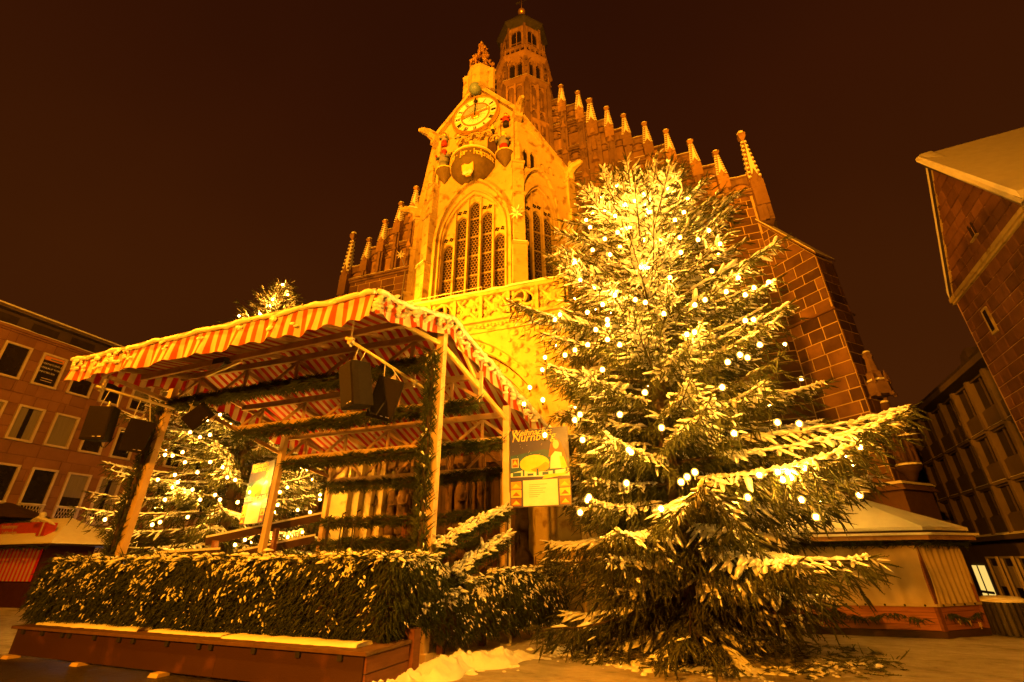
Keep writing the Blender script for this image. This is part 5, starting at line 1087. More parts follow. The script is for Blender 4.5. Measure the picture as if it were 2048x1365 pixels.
# ------------------------------------------------------------------ posters
def poster(fr, W_, H_, label):
    e = thing('poster', fr.p(0, 0, 0), label, 'poster', 'posters on the stage posts'); S = W_/1.4
    def sh(name, pts, y, m): t = MB(); t.add([fr.p(p[0]*W_, y, p[1]*H_) for p in pts], [tuple(range(len(pts)))]); t.build(name, m, e)
    t = MB(); fr.box(t, 0, W_, -.02, 0, 0, H_); t.build('board', 'poster_night', e); el = lambda cx_, cy_, rx, ry, n=20, a0=0, a1=2*math.pi: [(cx_+rx*math.cos(a0+(a1-a0)*i/n), cy_+ry*math.sin(a0+(a1-a0)*i/n)) for i in range(n if a1-a0 > 6.2 else n+1)]
    sh('print_sky', [(.01, .44), (.99, .44), (.99, .58), (.6, .72), (.01, .66)], .0015, 'poster_teal')
    sh('print_mist', [(.01, .38), (.99, .36), (.99, .45), (.6, .43), (.2, .46), (.01, .43)], .003, 'poster_white')
    sh('print_orb', el(.42, .54, .25, .115), .0045, 'poster_gold'); sh('print_orb_shade', el(.50, .50, .17, .07), .006, 'poster_orange'); sh('print_stole', [(.25, .5), (.4, .57), (.6, .6), (.64, .57), (.5, .5), (.33, .46)], .0075, 'poster_gold')
    sh('print_hair', [(.66, .62), (.70, .78), (.78, .86), (.87, .8), (.93, .66), (.96, .5), (.80, .46), (.72, .6)], .006, 'poster_brown'); sh('print_gown', [(.68, .46), (.70, .62), (.77, .68), (.88, .66), (.9, .46)], .0075, 'poster_white'); sh('print_face', el(.79, .77, .052, .06, 14), .009, 'poster_skin'); sh('print_sleeve', [(.86, .46), (.84, .62), (.91, .6), (.97, .44)], .0085, 'poster_gold')
    for x, w_, h_ in ((.05, .14, .05), (.22, .03, .08), (.3, .1, .03), (.45, .04, .09), (.55, .1, .04), (.72, .04, .07), (.93, .03, .08)): sh('print_house', [(x, .385), (x+w_, .385), (x+w_, .385+h_), (x, .385+h_)], .0105, 'poster_teal')
    sh('print_banner', [(.55, .335), (.9, .37), (.97, .42), (.9, .40), (.58, .385)], .0115, 'poster_gold')
    sh('print_emblem', [(.03, .5), (.15, .5), (.15, .62), (.03, .62)], .005, 'poster_white'); sh('print_emblem_field', [(.04, .505), (.14, .505), (.14, .612), (.04, .612)], .0065, 'poster_brown'); sh('print_emblem_mark', [(.05, .54), (.075, .58), (.09, .60), (.105, .58), (.13, .54), (.11, .535), (.09, .55), (.07, .535)], .008, 'poster_gold')
    sh('notice', [(.22, .01), (.79, .01), (.79, .33), (.22, .33)], .005, 'poster_white')
    for i in range(7): x1 = (.62, .5, .6, .55, .58, .5, .46)[i]; sh('notice_line', [(.32, .27-i*.025), (x1, .27-i*.025), (x1, .274-i*.025), (.32, .274-i*.025)], .0065, 'concrete')
    for x0, x1 in ((.015, .19), (.82, .985)):
        for i, mm in enumerate(('poster_brown', 'poster_gold', 'poster_orange')): z = .015+i*.105; sh('photo', [(x0, z), (x1, z), (x1, z+.095), (x0, z+.095)], .004, mm); sh('photo_detail', [(x0+.02, z+.02), ((x0+x1)/2, z+.07), (x1-.02, z+.02)], .0055, ('poster_gold', 'poster_brown', 'poster_gold')[i])
    text_mesh('title', 'Weihnachts', fr, .02*W_, .005, .925*H_, .205*S, 'gold_paint', e, shear=.25); text_mesh('title', 'Nürnberg', fr, .03*W_, .005, .845*H_, .265*S, 'gold_paint', e, shear=.25)
    for i in range(14): x, z = rk.uniform(.05, .6), rk.uniform(.63, .82); sh('star', el(x, z, .004, .003, 6), .004, 'poster_white')
poster(Fr((-3.62, 10.2, 2.57), (1, 0, 0)), 1.4, 1.72, 'Christmas market poster fixed to the right post, lit and half behind the big tree')
poster(Fr((-11.78, 10.5, 2.45), (.955, -.297, 0)), 1.3, 1.66, 'poster on the rear left post, seen at a slant in front of the lit tree')
# ================================================================== spruces with lights and snow
def spruce(loc, H, prof, label, seed, nwh, dens, snow_p, cut=None, lo=False, zmin=.35, lean=(0, 0)):
    r = np.random.default_rng(seed); x0, y0 = loc
    e = thing('christmas_tree', (x0, y0, 0), label, 'tree', 'lit spruces by the stage')
    t = MB(); n = 14; t.tube([(x0+.05*math.sin(i*.9)+lean[0]*i/n, y0+.04*math.sin(i*1.3)+lean[1]*i/n, H*i/n) for i in range(n+1)], [max(.012, .22*(1-i/n)**.9) for i in range(n+1)], 10); t.build('trunk', 'bark', e, smooth=True)
    O = []; D = []; Ln = []; SO = []; SD = []; SL = []; SW = []; br = MB()
    zs = []; z = zmin
    while z < H-.12: zs.append(z); z += (.45-.28*z/H)*r.uniform(.8, 1.2)
    tips = []
    for z in zs:
        f = z/H; nb = int(round(r.uniform(5.6, 7.6) if f < .8 else r.uniform(4.5, 6.5))); a0 = r.uniform(0, 6.28)
        for b in range(nb):
            a = a0+2*math.pi*(b+r.uniform(-.3, .3))/nb; L_ = float(np.interp(z, prof[0], prof[1]))*r.uniform(.66, 1.16)
            if cut: L_ = cut(a, z, L_)
            heavy = (1.0 if r.random() < .88+.1*f else .25)*min(1, .8+z/10); ca, sa = math.cos(a), math.sin(a); K = max(4, int(L_/.22)); up0 = .75*f**1.6-.12*(1-f)
            # branch line: sags, tip curls up
            S = np.linspace(0, 1, K+1); hgt = L_*(up0*S-(.34*(1-f)+.05)*S**2+(.30*(1-f)+.05)*S**3)+z
            swing = r.uniform(-.12, .12)*S**2*L_
            bx_ = x0+lean[0]*f+ca*L_*S-sa*swing; by_ = y0+lean[1]*f+sa*L_*S+ca*swing; B = np.c_[bx_, by_, hgt]
            br.tube([tuple(q) for q in B[::2] if True]+([tuple(B[-1])] if K % 2 else []), [max(.006, .035*(1-i/(K/2+1))*(.4+.2*L_)) for i in range(len(B[::2])+(1 if K % 2 else 0))], 4)
            tips.append(B[-1])
            for i in range(1, K+1):
                s = S[i]; p = B[i]; dr = B[i]-B[i-1]; dr /= np.linalg.norm(dr); side = np.array([-dr[1], dr[0], 0]); side /= np.linalg.norm(side)+1e-6
                out_ = s > .55
                wl = (.95*L_**.6*(1-s)**.65*min(1, s*2.5)+.22)*.62
                for sg in (-1, 1):
                    sl = wl*r.uniform(.75, 1.2); nseg = max(1, int(sl/.115*dens+r.random()*.8)); sd = dr*.72+side*sg*.72+np.array([0, 0, -.12*(1-f)]); sd /= np.linalg.norm(sd)
                    for q in range(nseg):
                        tt = (q+r.random())/nseg; po = p+sd*sl*tt+np.array([0, 0, -.42*sl*tt**2])
                        # twig on the fan
                        dd = sd*.8+dr*.3+np.array([0, 0, -.38])+r.normal(size=3)*.25; O.append(po); D.append(dd); Ln.append(r.uniform(.19, .32))
                        # hanging twig below
                        for _h in range(2 if f < .6 else 1):
                            if r.random() < .85*(1-f*.5): O.append(po); D.append(np.array([dr[0]*.45, dr[1]*.45, -.9])+r.normal(size=3)*.36); Ln.append(r.uniform(.17, .33)*(1.15-.35*f))
                        if r.random() < heavy*snow_p*.22*(1.7*(s-.18) if s > .18 else 0):
                            l_ = r.uniform(.12, .26); SO.append(po+np.array([0, 0, .025])); SD.append(sd*.8+dr*.4+r.normal(size=3)*.18+np.array([0, 0, -.12])); SL.append(l_); SW.append(r.uniform(.018, .036)*(.75+.5*s))
                            if r.random() < .5: SO.append(po+np.array([0, 0, -.01])); SD.append(np.array([dr[0]*.4, dr[1]*.4, -.9])+sd*.3+r.normal(size=3)*.2); SL.append(r.uniform(.1, .2)); SW.append(r.uniform(.012, .024))
                if heavy > .3 and s > .28:      # fingers of snow lying along the side twigs, joined to the ridge
                    for sg in (-1, 1):
                        for rep in range(1 if lo else 3):
                            if r.random() > .80*min(1, heavy+.2): continue
                            sl = wl*r.uniform(.3, .95); pb = p-dr*L_/K*r.random(); sd = dr*.78+side*sg*r.uniform(.45, .8)+np.array([0, 0, -.10]); sd /= np.linalg.norm(sd); w_ = r.uniform(.036, .072)*(1.15-.35*s)*(.85+.18*L_)
                            SO.append(pb+np.array([0, 0, .03])); SD.append(sd); SL.append(sl*.62); SW.append(w_)
                            SO.append(pb+sd*sl*.5+np.array([0, 0, .012])); SD.append(sd+np.array([0, 0, -.25])+r.normal(size=3)*.2); SL.append(sl*.6); SW.append(w_*.72)
                            if r.random() < .25: SO.append(pb+sd*sl*.45); SD.append(sd*.5+np.array([0, 0, -.75])+r.normal(size=3)*.2); SL.append(r.uniform(.1, .2)); SW.append(w_*.6)
                if r.random() < heavy*1.1 and s > .25:
                    SO.append(B[i-1]+np.array([0, 0, .03])); SD.append(dr+r.normal(size=3)*.05); SL.append(L_/K*1.3); SW.append(r.uniform(.045, .07)*(1.2-.5*s))
                O.append(p); D.append(dr+r.normal(size=3)*.15); Ln.append(r.uniform(.2, .3))
            O.append(B[-1]); D.append(dr*1.0+np.array([0, 0, .1])); Ln.append(.26)
    for q in range(26): z = H-.9+.9*q/26; a = r.uniform(0, 6.28); O.append((x0+lean[0], y0+lean[1], z)); D.append((math.cos(a)*.6, math.sin(a)*.6, .8)); Ln.append(.28*(1-q/40))
    O.append((x0+lean[0], y0+lean[1], H-.05)); D.append((0, 0, 1)); Ln.append(.35)
    br.build('branches', 'bark', e); cr_ = instance_mesh('crown', 'needle', SPR_LO if lo else SPR, O, D, Ln, e)
    sn_ = instance_mesh('snow', 'snow_tree', SNW, SO, SD, SL, e, W=SW, smooth=True, twist=False)
    print('spruce', len(O), len(SO)); return e, tips
BIG = (-.1, 10.45)
def big_cut(a, z, L_):
    lat = -(math.cos(a)*.944+math.sin(a)*.328)
    if lat > .05: L_ = min(L_, float(np.interp(z, [0, 1.6, 2.3, 2.6, 4.5, 5.0, 6], [3.3, 3.4, 2.5, 1.95, 1.95, 2.5, 4]))/lat)
    if lat < -.05: L_ = min(L_, float(np.interp(z, [0, .8, 1.6, 2.4, 3.4, 4.6, 5.6, 12], [.9, 1.2, 1.9, 2.8, 3.6, 3.2, 2.8, 2.7]))/-lat)
    return L_
big, tips1 = spruce(BIG, 11.15, ([0, .6, 1.5, 2.5, 3.6, 4.6, 6.0, 7.5, 9.0, 10.3, 10.9, 11.2], [1.7, 2.5, 3.05, 3.55, 3.75, 3.4, 2.95, 2.5, 1.9, 1.15, .5, .12]), 'tall snow laden spruce covered in lights to the right of the stage', 4, 30, 1.0, .62, cut=big_cut)
T2 = (-14.5, 12.4)
def left_cut(a, z, L_):
    lat = -(math.cos(a)*.944+math.sin(a)*.328)
    return min(L_, float(np.interp(z, [0, 4, 7], [2.4, 2.9, 4]))/lat) if lat > .05 else L_
t2, tips2 = spruce(T2, 11.9, ([0, 1, 2.5, 4, 6, 8, 9.5, 11, 12.2], [2.0, 3.3, 3.9, 3.7, 3.0, 2.1, 1.5, .7, .12]), 'lit snowy spruce behind the left half of the stage', 9, 30, .50, .6, cut=left_cut, lo=True)
def light_string(name_label, bulbs, centre, H):
    e = thing('light_string', (centre[0], centre[1], 0), name_label, 'lights', 'strings of lights on the spruces')
    m0 = None; soc = None
    for i, p in enumerate(bulbs):
        if m0 is None:
            t = MB(); t.ball((0, 0, 0), .027, 10, 8, (1, 1, 1.2)); t.v = [tuple(Vector(v)+BASE[e]) for v in t.v]; m0 = t.build('bulb', 'bulb', e, smooth=True); m0.location = Vector(p)-BASE[e]
            t = MB(); t.tube([(0, 0, -.045), (0, 0, -.10)], .018, 6); t.v = [tuple(Vector(v)+BASE[e]) for v in t.v]; soc = t.build('socket', 'rubber', m0)
            t = MB(); t.ball((0, 0, 0), .052, 12, 9, (1, 1, 1.1)); t.v = [tuple(Vector(v)+BASE[e]) for v in t.v]; gls = t.build('glow_glass', 'bulb_glow_glass', m0, smooth=True)
        else:
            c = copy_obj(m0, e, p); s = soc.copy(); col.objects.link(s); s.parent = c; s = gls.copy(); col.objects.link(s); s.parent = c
    srt = sorted(bulbs, key=lambda p: p[2]); t = MB(); cur = []
    # the cable winds up the tree just inside the tips
    pts = []
    for k in range(160):
        z = .8+(H-1.4)*k/159; a = k*.42; rr = .55*float(np.interp(z, [0, H], [3.2, .1])); pts.append((centre[0]+rr*math.cos(a), centre[1]+rr*math.sin(a), z))
    t.tube(pts, .01, 4); t.build('cable', 'rubber', e)
light_string("string of warm bulbs all over the big spruce right of the stage", [(-0.04, 10.36, 11.42), (-0.37, 9.36, 10.2), (-0.85, 9.58, 10.16), (-0.04, 9.05, 9.68), (0.23, 8.86, 9.26), (0.65, 9.05, 9.33), (0.86, 9.47, 9.73), (1.23, 9.56, 9.43), (-1.23, 9.31, 9.29), (-1.04, 9.23, 9.41), (-0.7, 8.83, 9.06), (-0.47, 8.59, 8.61), (-0.22, 8.67, 8.93), (0.01, 8.69, 9), (0.21, 8.64, 8.81), (0.26, 8.51, 8.44), (0.76, 8.54, 8.1), (1, 8.83, 8.48), (-1.48, 8.64, 7.61), (-1.03, 8.39, 7.66), (-0.74, 8.37, 7.87), (-1.09, 8.84, 8.65), (-0.45, 8.33, 7.94), (-0.18, 8.32, 8), (0.21, 8.24, 7.74), (0.37, 8.15, 7.39), (0.76, 8.28, 7.44), (1.42, 8.9, 7.91), (1.11, 8.44, 7.41), (1.55, 8.8, 7.45), (0.71, 8.12, 6.97), (-0.65, 8.13, 7.26), (-0.43, 8.12, 7.39), (0.06, 8.13, 7.46), (1.19, 8.18, 6.46), (-1.34, 8.29, 6.89), (-1.01, 8.01, 6.47), (-0.62, 7.79, 6.08), (-0.07, 7.9, 6.66), (0.05, 7.88, 6.62), (0.41, 7.85, 6.28), (1.66, 8.49, 6.39), (2.38, 9.42, 6.7), (1.93, 8.71, 6.24), (1.33, 8.08, 5.91), (1.67, 8.32, 5.91), (-0.87, 7.79, 5.92), (-1.19, 7.9, 5.87), (-0.8, 7.66, 5.51), (-0.26, 7.68, 5.84), (-0.09, 7.63, 5.72), (0.19, 7.55, 5.39), (0.73, 7.71, 5.55), (0.92, 7.81, 5.67), (-1.85, 8.42, 6.21), (-1.99, 8.53, 6.17), (-1.03, 7.67, 5.35), (-0.8, 7.61, 5.38), (0.62, 7.47, 4.92), (1.49, 7.93, 5.21), (1.65, 8.07, 5.27), (1.59, 7.81, 4.68), (-2.2, 8.36, 5.25), (-1.68, 7.87, 5.02), (-1.46, 7.75, 5.04), (-1.2, 7.65, 5.06), (-0.82, 7.51, 5.04), (0.49, 7.43, 4.88), (-0.61, 7.41, 4.86), (1.22, 7.53, 4.44), (0.82, 7.17, 3.82), (1, 7.39, 4.29), (1.32, 7.56, 4.39), (-2.61, 8.59, 4.73), (-2.24, 8.27, 4.95), (-0.94, 7.35, 4.42), (-0.29, 7.06, 3.84), (-2.75, 8.62, 4.4), (-1.35, 7.21, 3.64), (-1.45, 7.25, 3.57), (-0.12, 6.98, 3.25), (-0.7, 7.02, 3.52), (0.84, 7.11, 3.11), (1.77, 7.54, 3.27), (1.46, 7.35, 3.27), (-0.63, 7.04, 2.98), (-1.34, 7.22, 3.23), (-0.6, 7.03, 2.94), (-0.29, 7.14, 2.15), (0.03, 7.03, 2.48), (0.12, 7.02, 2.54), (0.23, 7.03, 2.6), (-0.72, 7.07, 2.51), (1.05, 7.21, 2.54), (1.3, 7.31, 2.58), (1.43, 7.37, 2.58), (1.46, 7.39, 2.51), (1.34, 7.33, 2.48), (1.67, 7.49, 2.64), (2.69, 8.41, 3.04), (0.85, 7.23, 2.26), (1.54, 7.53, 2.23), (1.7, 7.72, 2.02), (2.43, 8.21, 2.33), (-1.35, 7.31, 2.33), (-1.5, 7.44, 2.17), (-1.32, 7.29, 2.37), (-2.05, 7.57, 3.45), (-2.15, 7.88, 4.19), (-2.27, 12.17, 5.92), (-0.41, 13.16, 6.05), (0.11, 12.88, 7.1), (1.9, 12.76, 4.96), (-0.99, 12.64, 7.35), (1.81, 10.84, 8.52), (-0.22, 13.79, 2.19), (1.31, 13.63, 3.43), (3.29, 11.24, 3.38), (2.87, 11.03, 5.07), (0.31, 13.08, 6.3), (2.37, 12.29, 4.88), (2.68, 10.77, 5.82), (3.16, 11.66, 3.28), (2.77, 12.42, 3.47), (0.01, 12.37, 8.59), (0.3, 13.9, 3.65), (-2.57, 11.02, 6.74), (0.58, 12.99, 6.42), (-0.84, 13.82, 2.67), (2.4, 12.85, 3.11), (-0.52, 11.83, 9.61), (-0.25, 13.06, 6.45), (1.16, 11.32, 9.44), (2.85, 12.22, 2.61), (0.26, 13.56, 4.7), (-2.01, 11.23, 8.2), (-1.16, 12.25, 8.14), (2.44, 10.89, 6.58), (-2.66, 12.81, 3.48), (-1.21, 11.5, 9.45), (2.62, 11.89, 4.9), (0.17, 13.9, 2.91), (-1.55, 11.93, 8.17), (-2.42, 12.25, 5.34), (3.32, 11.06, 3.16), (0.89, 13.78, 3.29), (-0.1, 13.25, 5.83), (0.11, 13.72, 4.24), (-2.21, 12.62, 5.06)], BIG, 11.5)
light_string("string of warm bulbs on the spruce behind the left of the stage", [(-14.38, 12.22, 11.97), (-14.22, 11.8, 10.97), (-14.09, 11.65, 10.59), (-14.15, 11.36, 10.09), (-15.03, 11.21, 10.09), (-14.07, 12.31, 11.46), (-14.32, 11.15, 9.76), (-13.65, 9.17, 4.29), (-13.42, 9.23, 4.26), (-13.22, 9.34, 4.36), (-12.62, 9.5, 3.79), (-12.46, 9.67, 4.09), (-12.17, 9.86, 3.96), (-13.05, 9.6, 4.84), (-12.85, 9.73, 4.92), (-13.48, 9.07, 3.58), (-13.02, 9.21, 3.37), (-12.96, 9.27, 3.51), (-12.98, 9.13, 2.48), (-13.15, 9.07, 2.42), (-12.44, 9.44, 2.61), (-14.59, 8.78, 2.57), (-12.03, 9.98, 3.69), (-11.87, 10.11, 3.63), (-12.12, 9.81, 3.2), (-12.34, 9.58, 3.06), (-12.57, 9.46, 3.32), (-11.58, 10.44, 3.32), (-11.69, 10.21, 3.03), (-11.99, 9.89, 3.08), (-13.1, 9.23, 3.71), (-11.7, 10.46, 1.95), (-11.54, 10.6, 2.08), (-11.39, 10.87, 3.72), (-11.31, 11.06, 3.78), (-11.2, 11.75, 4.21), (-11.15, 12.03, 4.18), (-11.14, 12.25, 4.21), (-11.22, 11.17, 3.39), (-11.16, 11.36, 3.55), (-11.06, 12.23, 3.89), (-11, 12.62, 3.48), (-11.18, 11.14, 3.03), (-10.99, 11.76, 2.94), (-10.93, 12.23, 2.91), (-11, 12.65, 3.33), (-11.16, 11.33, 2.23), (-11.08, 11.66, 2.18), (-10.96, 12.09, 2.33), (-13.38, 9.5, 4.99), (-12.94, 9.94, 5.6), (-12.58, 10.08, 5.29), (-13.16, 9.75, 5.41), (-13.08, 9.15, 3.05), (-13.98, 9, 4), (-12.99, 9.33, 4.06), (-12.27, 15.24, 2.6), (-16.72, 13.78, 6.41), (-13.23, 12.47, 9.74), (-13.11, 15.04, 5.4), (-17.81, 12.79, 4.34), (-18.02, 12.36, 3.34), (-18.02, 12.58, 3.36), (-11.74, 14.63, 3.13), (-13.71, 15.94, 2.52), (-11.75, 14.55, 3.58), (-14.02, 14.26, 8.08), (-17.36, 13.73, 4.88), (-16.65, 12.77, 7.46), (-13.08, 12.28, 9.42), (-13.3, 15.77, 2.37), (-16.32, 11.88, 8.17), (-15.17, 14.89, 6.5), (-17.45, 11.69, 5.23), (-17.04, 13.15, 6.34), (-14.57, 14.94, 6.59), (-13.6, 14.77, 6.62), (-15.28, 14.39, 7.56), (-15.11, 14.01, 8.62), (-14.83, 13.44, 10.12), (-14.61, 15.48, 5.09), (-17.3, 13.5, 5.33), (-12.43, 15.26, 3.28), (-11.83, 13.55, 5.64), (-13.41, 11.76, 9.77), (-13.73, 15.66, 4.28), (-17.32, 12.86, 5.8), (-13.94, 15.77, 4.09), (-17.31, 12.14, 5.89), (-11.15, 12.93, 4.15), (-12.28, 15.15, 3.25), (-15.8, 15.67, 3.36), (-12.11, 11.52, 6.59), (-16.4, 15.38, 2.25), (-14.12, 15.99, 2.66), (-17.37, 14.35, 2.06), (-16.83, 11.99, 7.02), (-16.63, 12.18, 7.55), (-16.59, 15.25, 3.24), (-14.5, 14.55, 7.53), (-16.78, 13.6, 6.5)], T2, 12.0)
# ================================================================== office block on the left
FLB = Fr((-30, 0, 0), (0, 1, 0)); rl = random.Random(31)
lb = thing('office_building', (-30, 18, 0), 'brown sandstone office block with pale framed windows on the left edge', 'building')
t = MB(); FLB.box(t, 4, 36, -9, -.03, 0, 12.0); t.build('wall', 'brown_sandstone', lb)
wins = []
for k in range(-3, 14):
    for r_, (z0, z1) in enumerate(((9.7, 11.4), (6.92, 8.62), (3.5, 5.85))):
        y = 10.93+1.545*k; wins.append((y, y+1.08, z0, z1, r_, k))
vis = [w for w in wins if w[0] > 5]
sl = courses(5.0, 30, 2.9, 11.95, .52, .62, .9, 1.75, .014, rl, holes=[(w[0]-.01, w[1]+.01, w[2]-.01, w[3]+.01) for w in vis])
blocks([(FLB, sl)], lb, 'brown_sandstone', 'stone_slab', 260, lambda p: abs(p.y-14)+abs(p.z-8)*.3, .012, .03)
for (y0, y1, z0, z1, r_, k) in vis:
    f = MB(); w_ = .10
    FLB.box(f, y0, y1, -.12, .09, z1-w_, z1); FLB.box(f, y0, y1, -.12, .11, z0, z0+w_); FLB.box(f, y0, y0+w_, -.12, .09, z0+w_, z1-w_); FLB.box(f, y1-w_, y1, -.12, .09, z0+w_, z1-w_)
    fo = f.build('window', 'frame_white', lb)
    zz = z0+(.62 if r_ == 2 else w_)
    g = MB(); FLB.box(g, y0+w_, y1-w_, -.028, -.016, z0+w_, z1-w_); g.build('pane', 'glass_dark', fo)
    kind = (k*3+r_*5) % 7
    if kind in (1, 4, 5): c = MB(); FLB.box(c, y0+w_+.005, y1-w_-.005, -.015, -.006, zz+.02+(.5 if kind == 5 else 0), z1-w_-.005) if kind != 1 else (FLB.box(c, y0+w_+.005, y0+.44, -.015, -.006, zz, z1-w_-.005), FLB.box(c, y1-.44, y1-w_-.005, -.015, -.006, zz, z1-w_-.005)); c.build('blind', 'curtain_grey', fo)
    if r_ == 2:
        b = MB(); FLB.box(b, y0+.02, y1-.02, .05, .12, z0+.58, z0+.66); FLB.box(b, y0-.02, y1+.02, .0, .15, z0-.1, z0+.02)
        for q in range(7):
            xa = y0+.1+q*(y1-y0-.2)/7; xb = xa+(y1-y0-.2)/7*1.6
            b.beam(FLB.p(xa, .09, z0+.03), FLB.p(min(xb, y1-.08), .09, z0+.6), .018); b.beam(FLB.p(min(xb, y1-.08), .1, z0+.03), FLB.p(xa, .1, z0+.6), .018)
        b.build('balcony_grille', 'frame_white', fo); s_ = MB(); snowcap(s_, FLB, y0, y1, .02, .13, z0+.662, .035, 4, rl); s_.build('snow', 'snow', fo)
    if r_ == 0 and k == 1:
        c = MB(); FLB.box(c, y0+w_+.004, y1-w_-.004, -.014, .0, z1-.32, z1-w_-.005); c.build('sign_header', 'poster_orange', fo)
        c = MB(); FLB.box(c, y0+.4, y1-.16, .001, .006, z1-.27, z1-.2); c.build('sign_bar', 'moon_blue', fo)
        for q, s in enumerate(('VERMIETUNG &', 'VERKAUF VON', 'IMMOBILIEN')): text_mesh('sign_text', s, FLB, y0+.14, -.008, z1-.55-q*.22, .125, 'white_paint', fo)
        for q in range(2): c = MB(); FLB.box(c, y0+.35, y1-.25, -.015, -.01, z0+.42-q*.12, z0+.45-q*.12); c.build('sign_line', 'frame_white', fo)
t = MB(); FLB.box(t, 4, 36, -.3, .22, 11.98, 12.12); FLB.box(t, 4, 36, -.3, .12, 11.9, 11.979); co_ = t.build('cornice', 'brown_sandstone', lb)
s_ = MB(); snowcap(s_, FLB, 4, 36, -.2, .22, 12.122, .06, 90, rl); s_.build('snow', 'snow', co_)
t = MB(); FLB.box(t, 4, 36, -8, -.5, 12.12, 13.0); ao = t.build('attic', 'concrete_dark', lb)
for k in range(14): t = MB(); y = 8.3+k*1.75; FLB.box(t, y, y+1.15, -.51, -.48, 12.3, 12.85); t.build('attic_grille', 'roof_dark', ao)
t = MB(); FLB.box(t, 4, 36, -8.1, -.1, 13.0, 13.08); FLB.box(t, 4, 36, -8.1, -.05, 13.081, 13.14); t.build('eave', 'concrete', ao)
s_ = MB(); FLB.box(s_, 4, 36, -8, -.06, 13.142, 13.22); s_.build('roof_snow', 'snow', ao)
t = MB(); FLB.box(t, 4, 36, -.02, .04, 2.75, 2.9); FLB.box(t, 4, 36, -.02, .5, 2.62, 2.74); t.build('canopy', 'concrete_dark', lb)
t = MB(); t.hexa([FLB.p(16.2, .0, 2.55), FLB.p(24, .0, 2.55), FLB.p(24, 1.0, 1.86), FLB.p(16.2, 1.0, 1.86), FLB.p(16.2, .0, 2.6), FLB.p(24, .0, 2.6), FLB.p(24, 1.03, 1.89), FLB.p(16.2, 1.03, 1.89)]); aw2 = t.build('shop_awning', 'concrete_dark', lb)
text_mesh('shop_name', 'Prager Kn', Fr((-28.92, 0, 0), (0, 1, 0)), 16.6, .0, 2.02, .55, 'timber_pale', aw2, shear=.2)
t = MB(); FLB.box(t, 16.4, 24, -.01, .02, .3, 1.8); t.build('shop_window', 'lit_cold', lb)
t = MB(); t.tube([FLB.p(16.2, 1.2, 2.35), FLB.p(16.5, 1.25, 2.55), FLB.p(16.9, 1.22, 2.75), FLB.p(16.6, 1.2, 2.3), FLB.p(17.0, 1.2, 2.4)], .05, 6); t.build('lit_sign', 'lit_cold', lb)
# ------------------------------------------------------------------ market stall with striped shutter, far left
ls = thing('market_stall', (-26, 13.2, 0), 'red striped market stall with snowy roof at the left edge', 'stall', 'market stalls')
FS = Fr((-26, 12.95, 0), (1, 0, 0))
t = MB(); FS.box(t, -3.6, 1.5, -1.8, -.02, 0, 2.2); t.build('cabin', 'stall_dark', ls)
t = MB(); FS.box(t, -3.6, 1.55, -.02, .06, 0, .86); t.build('counter_front', 'stall_dark', ls)
n = 38
for i in range(n):
    t = MB(); x = -3.5+i*4.9/n; FS.box(t, x, x+4.9/n-.004, .0, .035, .9, 2.12); t.build('shutter_slat', 'shutter_red' if i % 2 else 'shutter_cream', ls)
t = MB(); t.prism([FS.p(-4, .5, 2.18), FS.p(2.6, .5, 2.18), FS.p(2.6, -2.4, 2.18), FS.p(-4, -2.4, 2.18)], (0, 0, .1)); t.build('eave_board', 'wood_dark', ls)
t = MB(); A_ = [FS.p(-4, .55, 2.3), FS.p(2.75, .55, 2.3), FS.p(2.75, -2.5, 2.3), FS.p(-4, -2.5, 2.3)]; rdg = [FS.p(-4, -1, 3.35), FS.p(.6, -1, 3.35)]
t.add(A_+rdg+[a+Vector((0, 0, -.06)) for a in A_], [(0, 1, 5, 4), (1, 2, 5), (2, 3, 4, 5), (0, 6, 7, 1), (1, 7, 8, 2)]); t.build('roof_snow', 'snow', ls)
sg = MB(); sg.add([], []); FS.box(sg, -3.9, .95, -.12, -.02, 2.62, 3.12); so_ = sg.build('name_board', 'sign_red', ls)
text_mesh('sign_text', 'Nürnberger', FS, -2.1, -.01, 2.9, .24, 'frame_white', so_); text_mesh('sign_text', 'Lebkuchen', FS, -1.9, -.01, 2.66, .24, 'frame_white', so_)
t = MB(); FS.box(t, 1.0, 1.5, -.1, .25, 2.55, 3.05); t.build('gift_box', 'red_paint', ls); t = MB(); FS.box(t, 1.2, 1.3, -.105, .255, 2.54, 3.06); t.build('ribbon', 'frame_white', ls)
t = MB(); t.lathe(FS.p(-3.6, -.6, 3.4), [(1.9, 0), (1.7, .1), (.1, .7)], 8); t.build('roof_cap', 'wood_dark', ls)
O = []; D = []; Ln = []
for i in range(420): x = -3.9+6.5*rl.random(); O.append(FS.p(x, .52, 2.16+.05*math.sin(x*5))); D.append((rl.gauss(0, 1), rl.gauss(0, .4), -.5)); Ln.append(rl.uniform(.12, .22))
for i in range(120): x = -3.9+5*rl.random(); O.append(FS.p(x, 0, rl.choice((2.6, 3.14)))); D.append((rl.gauss(0, 1), rl.gauss(0, .4), rl.gauss(0, .4))); Ln.append(rl.uniform(.12, .2))
instance_mesh('fir_trim', 'needle_cut', SPR_LO, [tuple(o) for o in O], D, Ln, ls)
t = MB(); t.tube([FS.p(.3, .2, 3.16), FS.p(.8, .25, 3.24), FS.p(1.4, .2, 3.1), FS.p(1.9, .2, 2.95)], [.05, .1, .07, .02], 6); t.ball(FS.p(.9, .22, 3.36), .12, 6, 5); t.build('roof_figure', 'white_paint', ls)
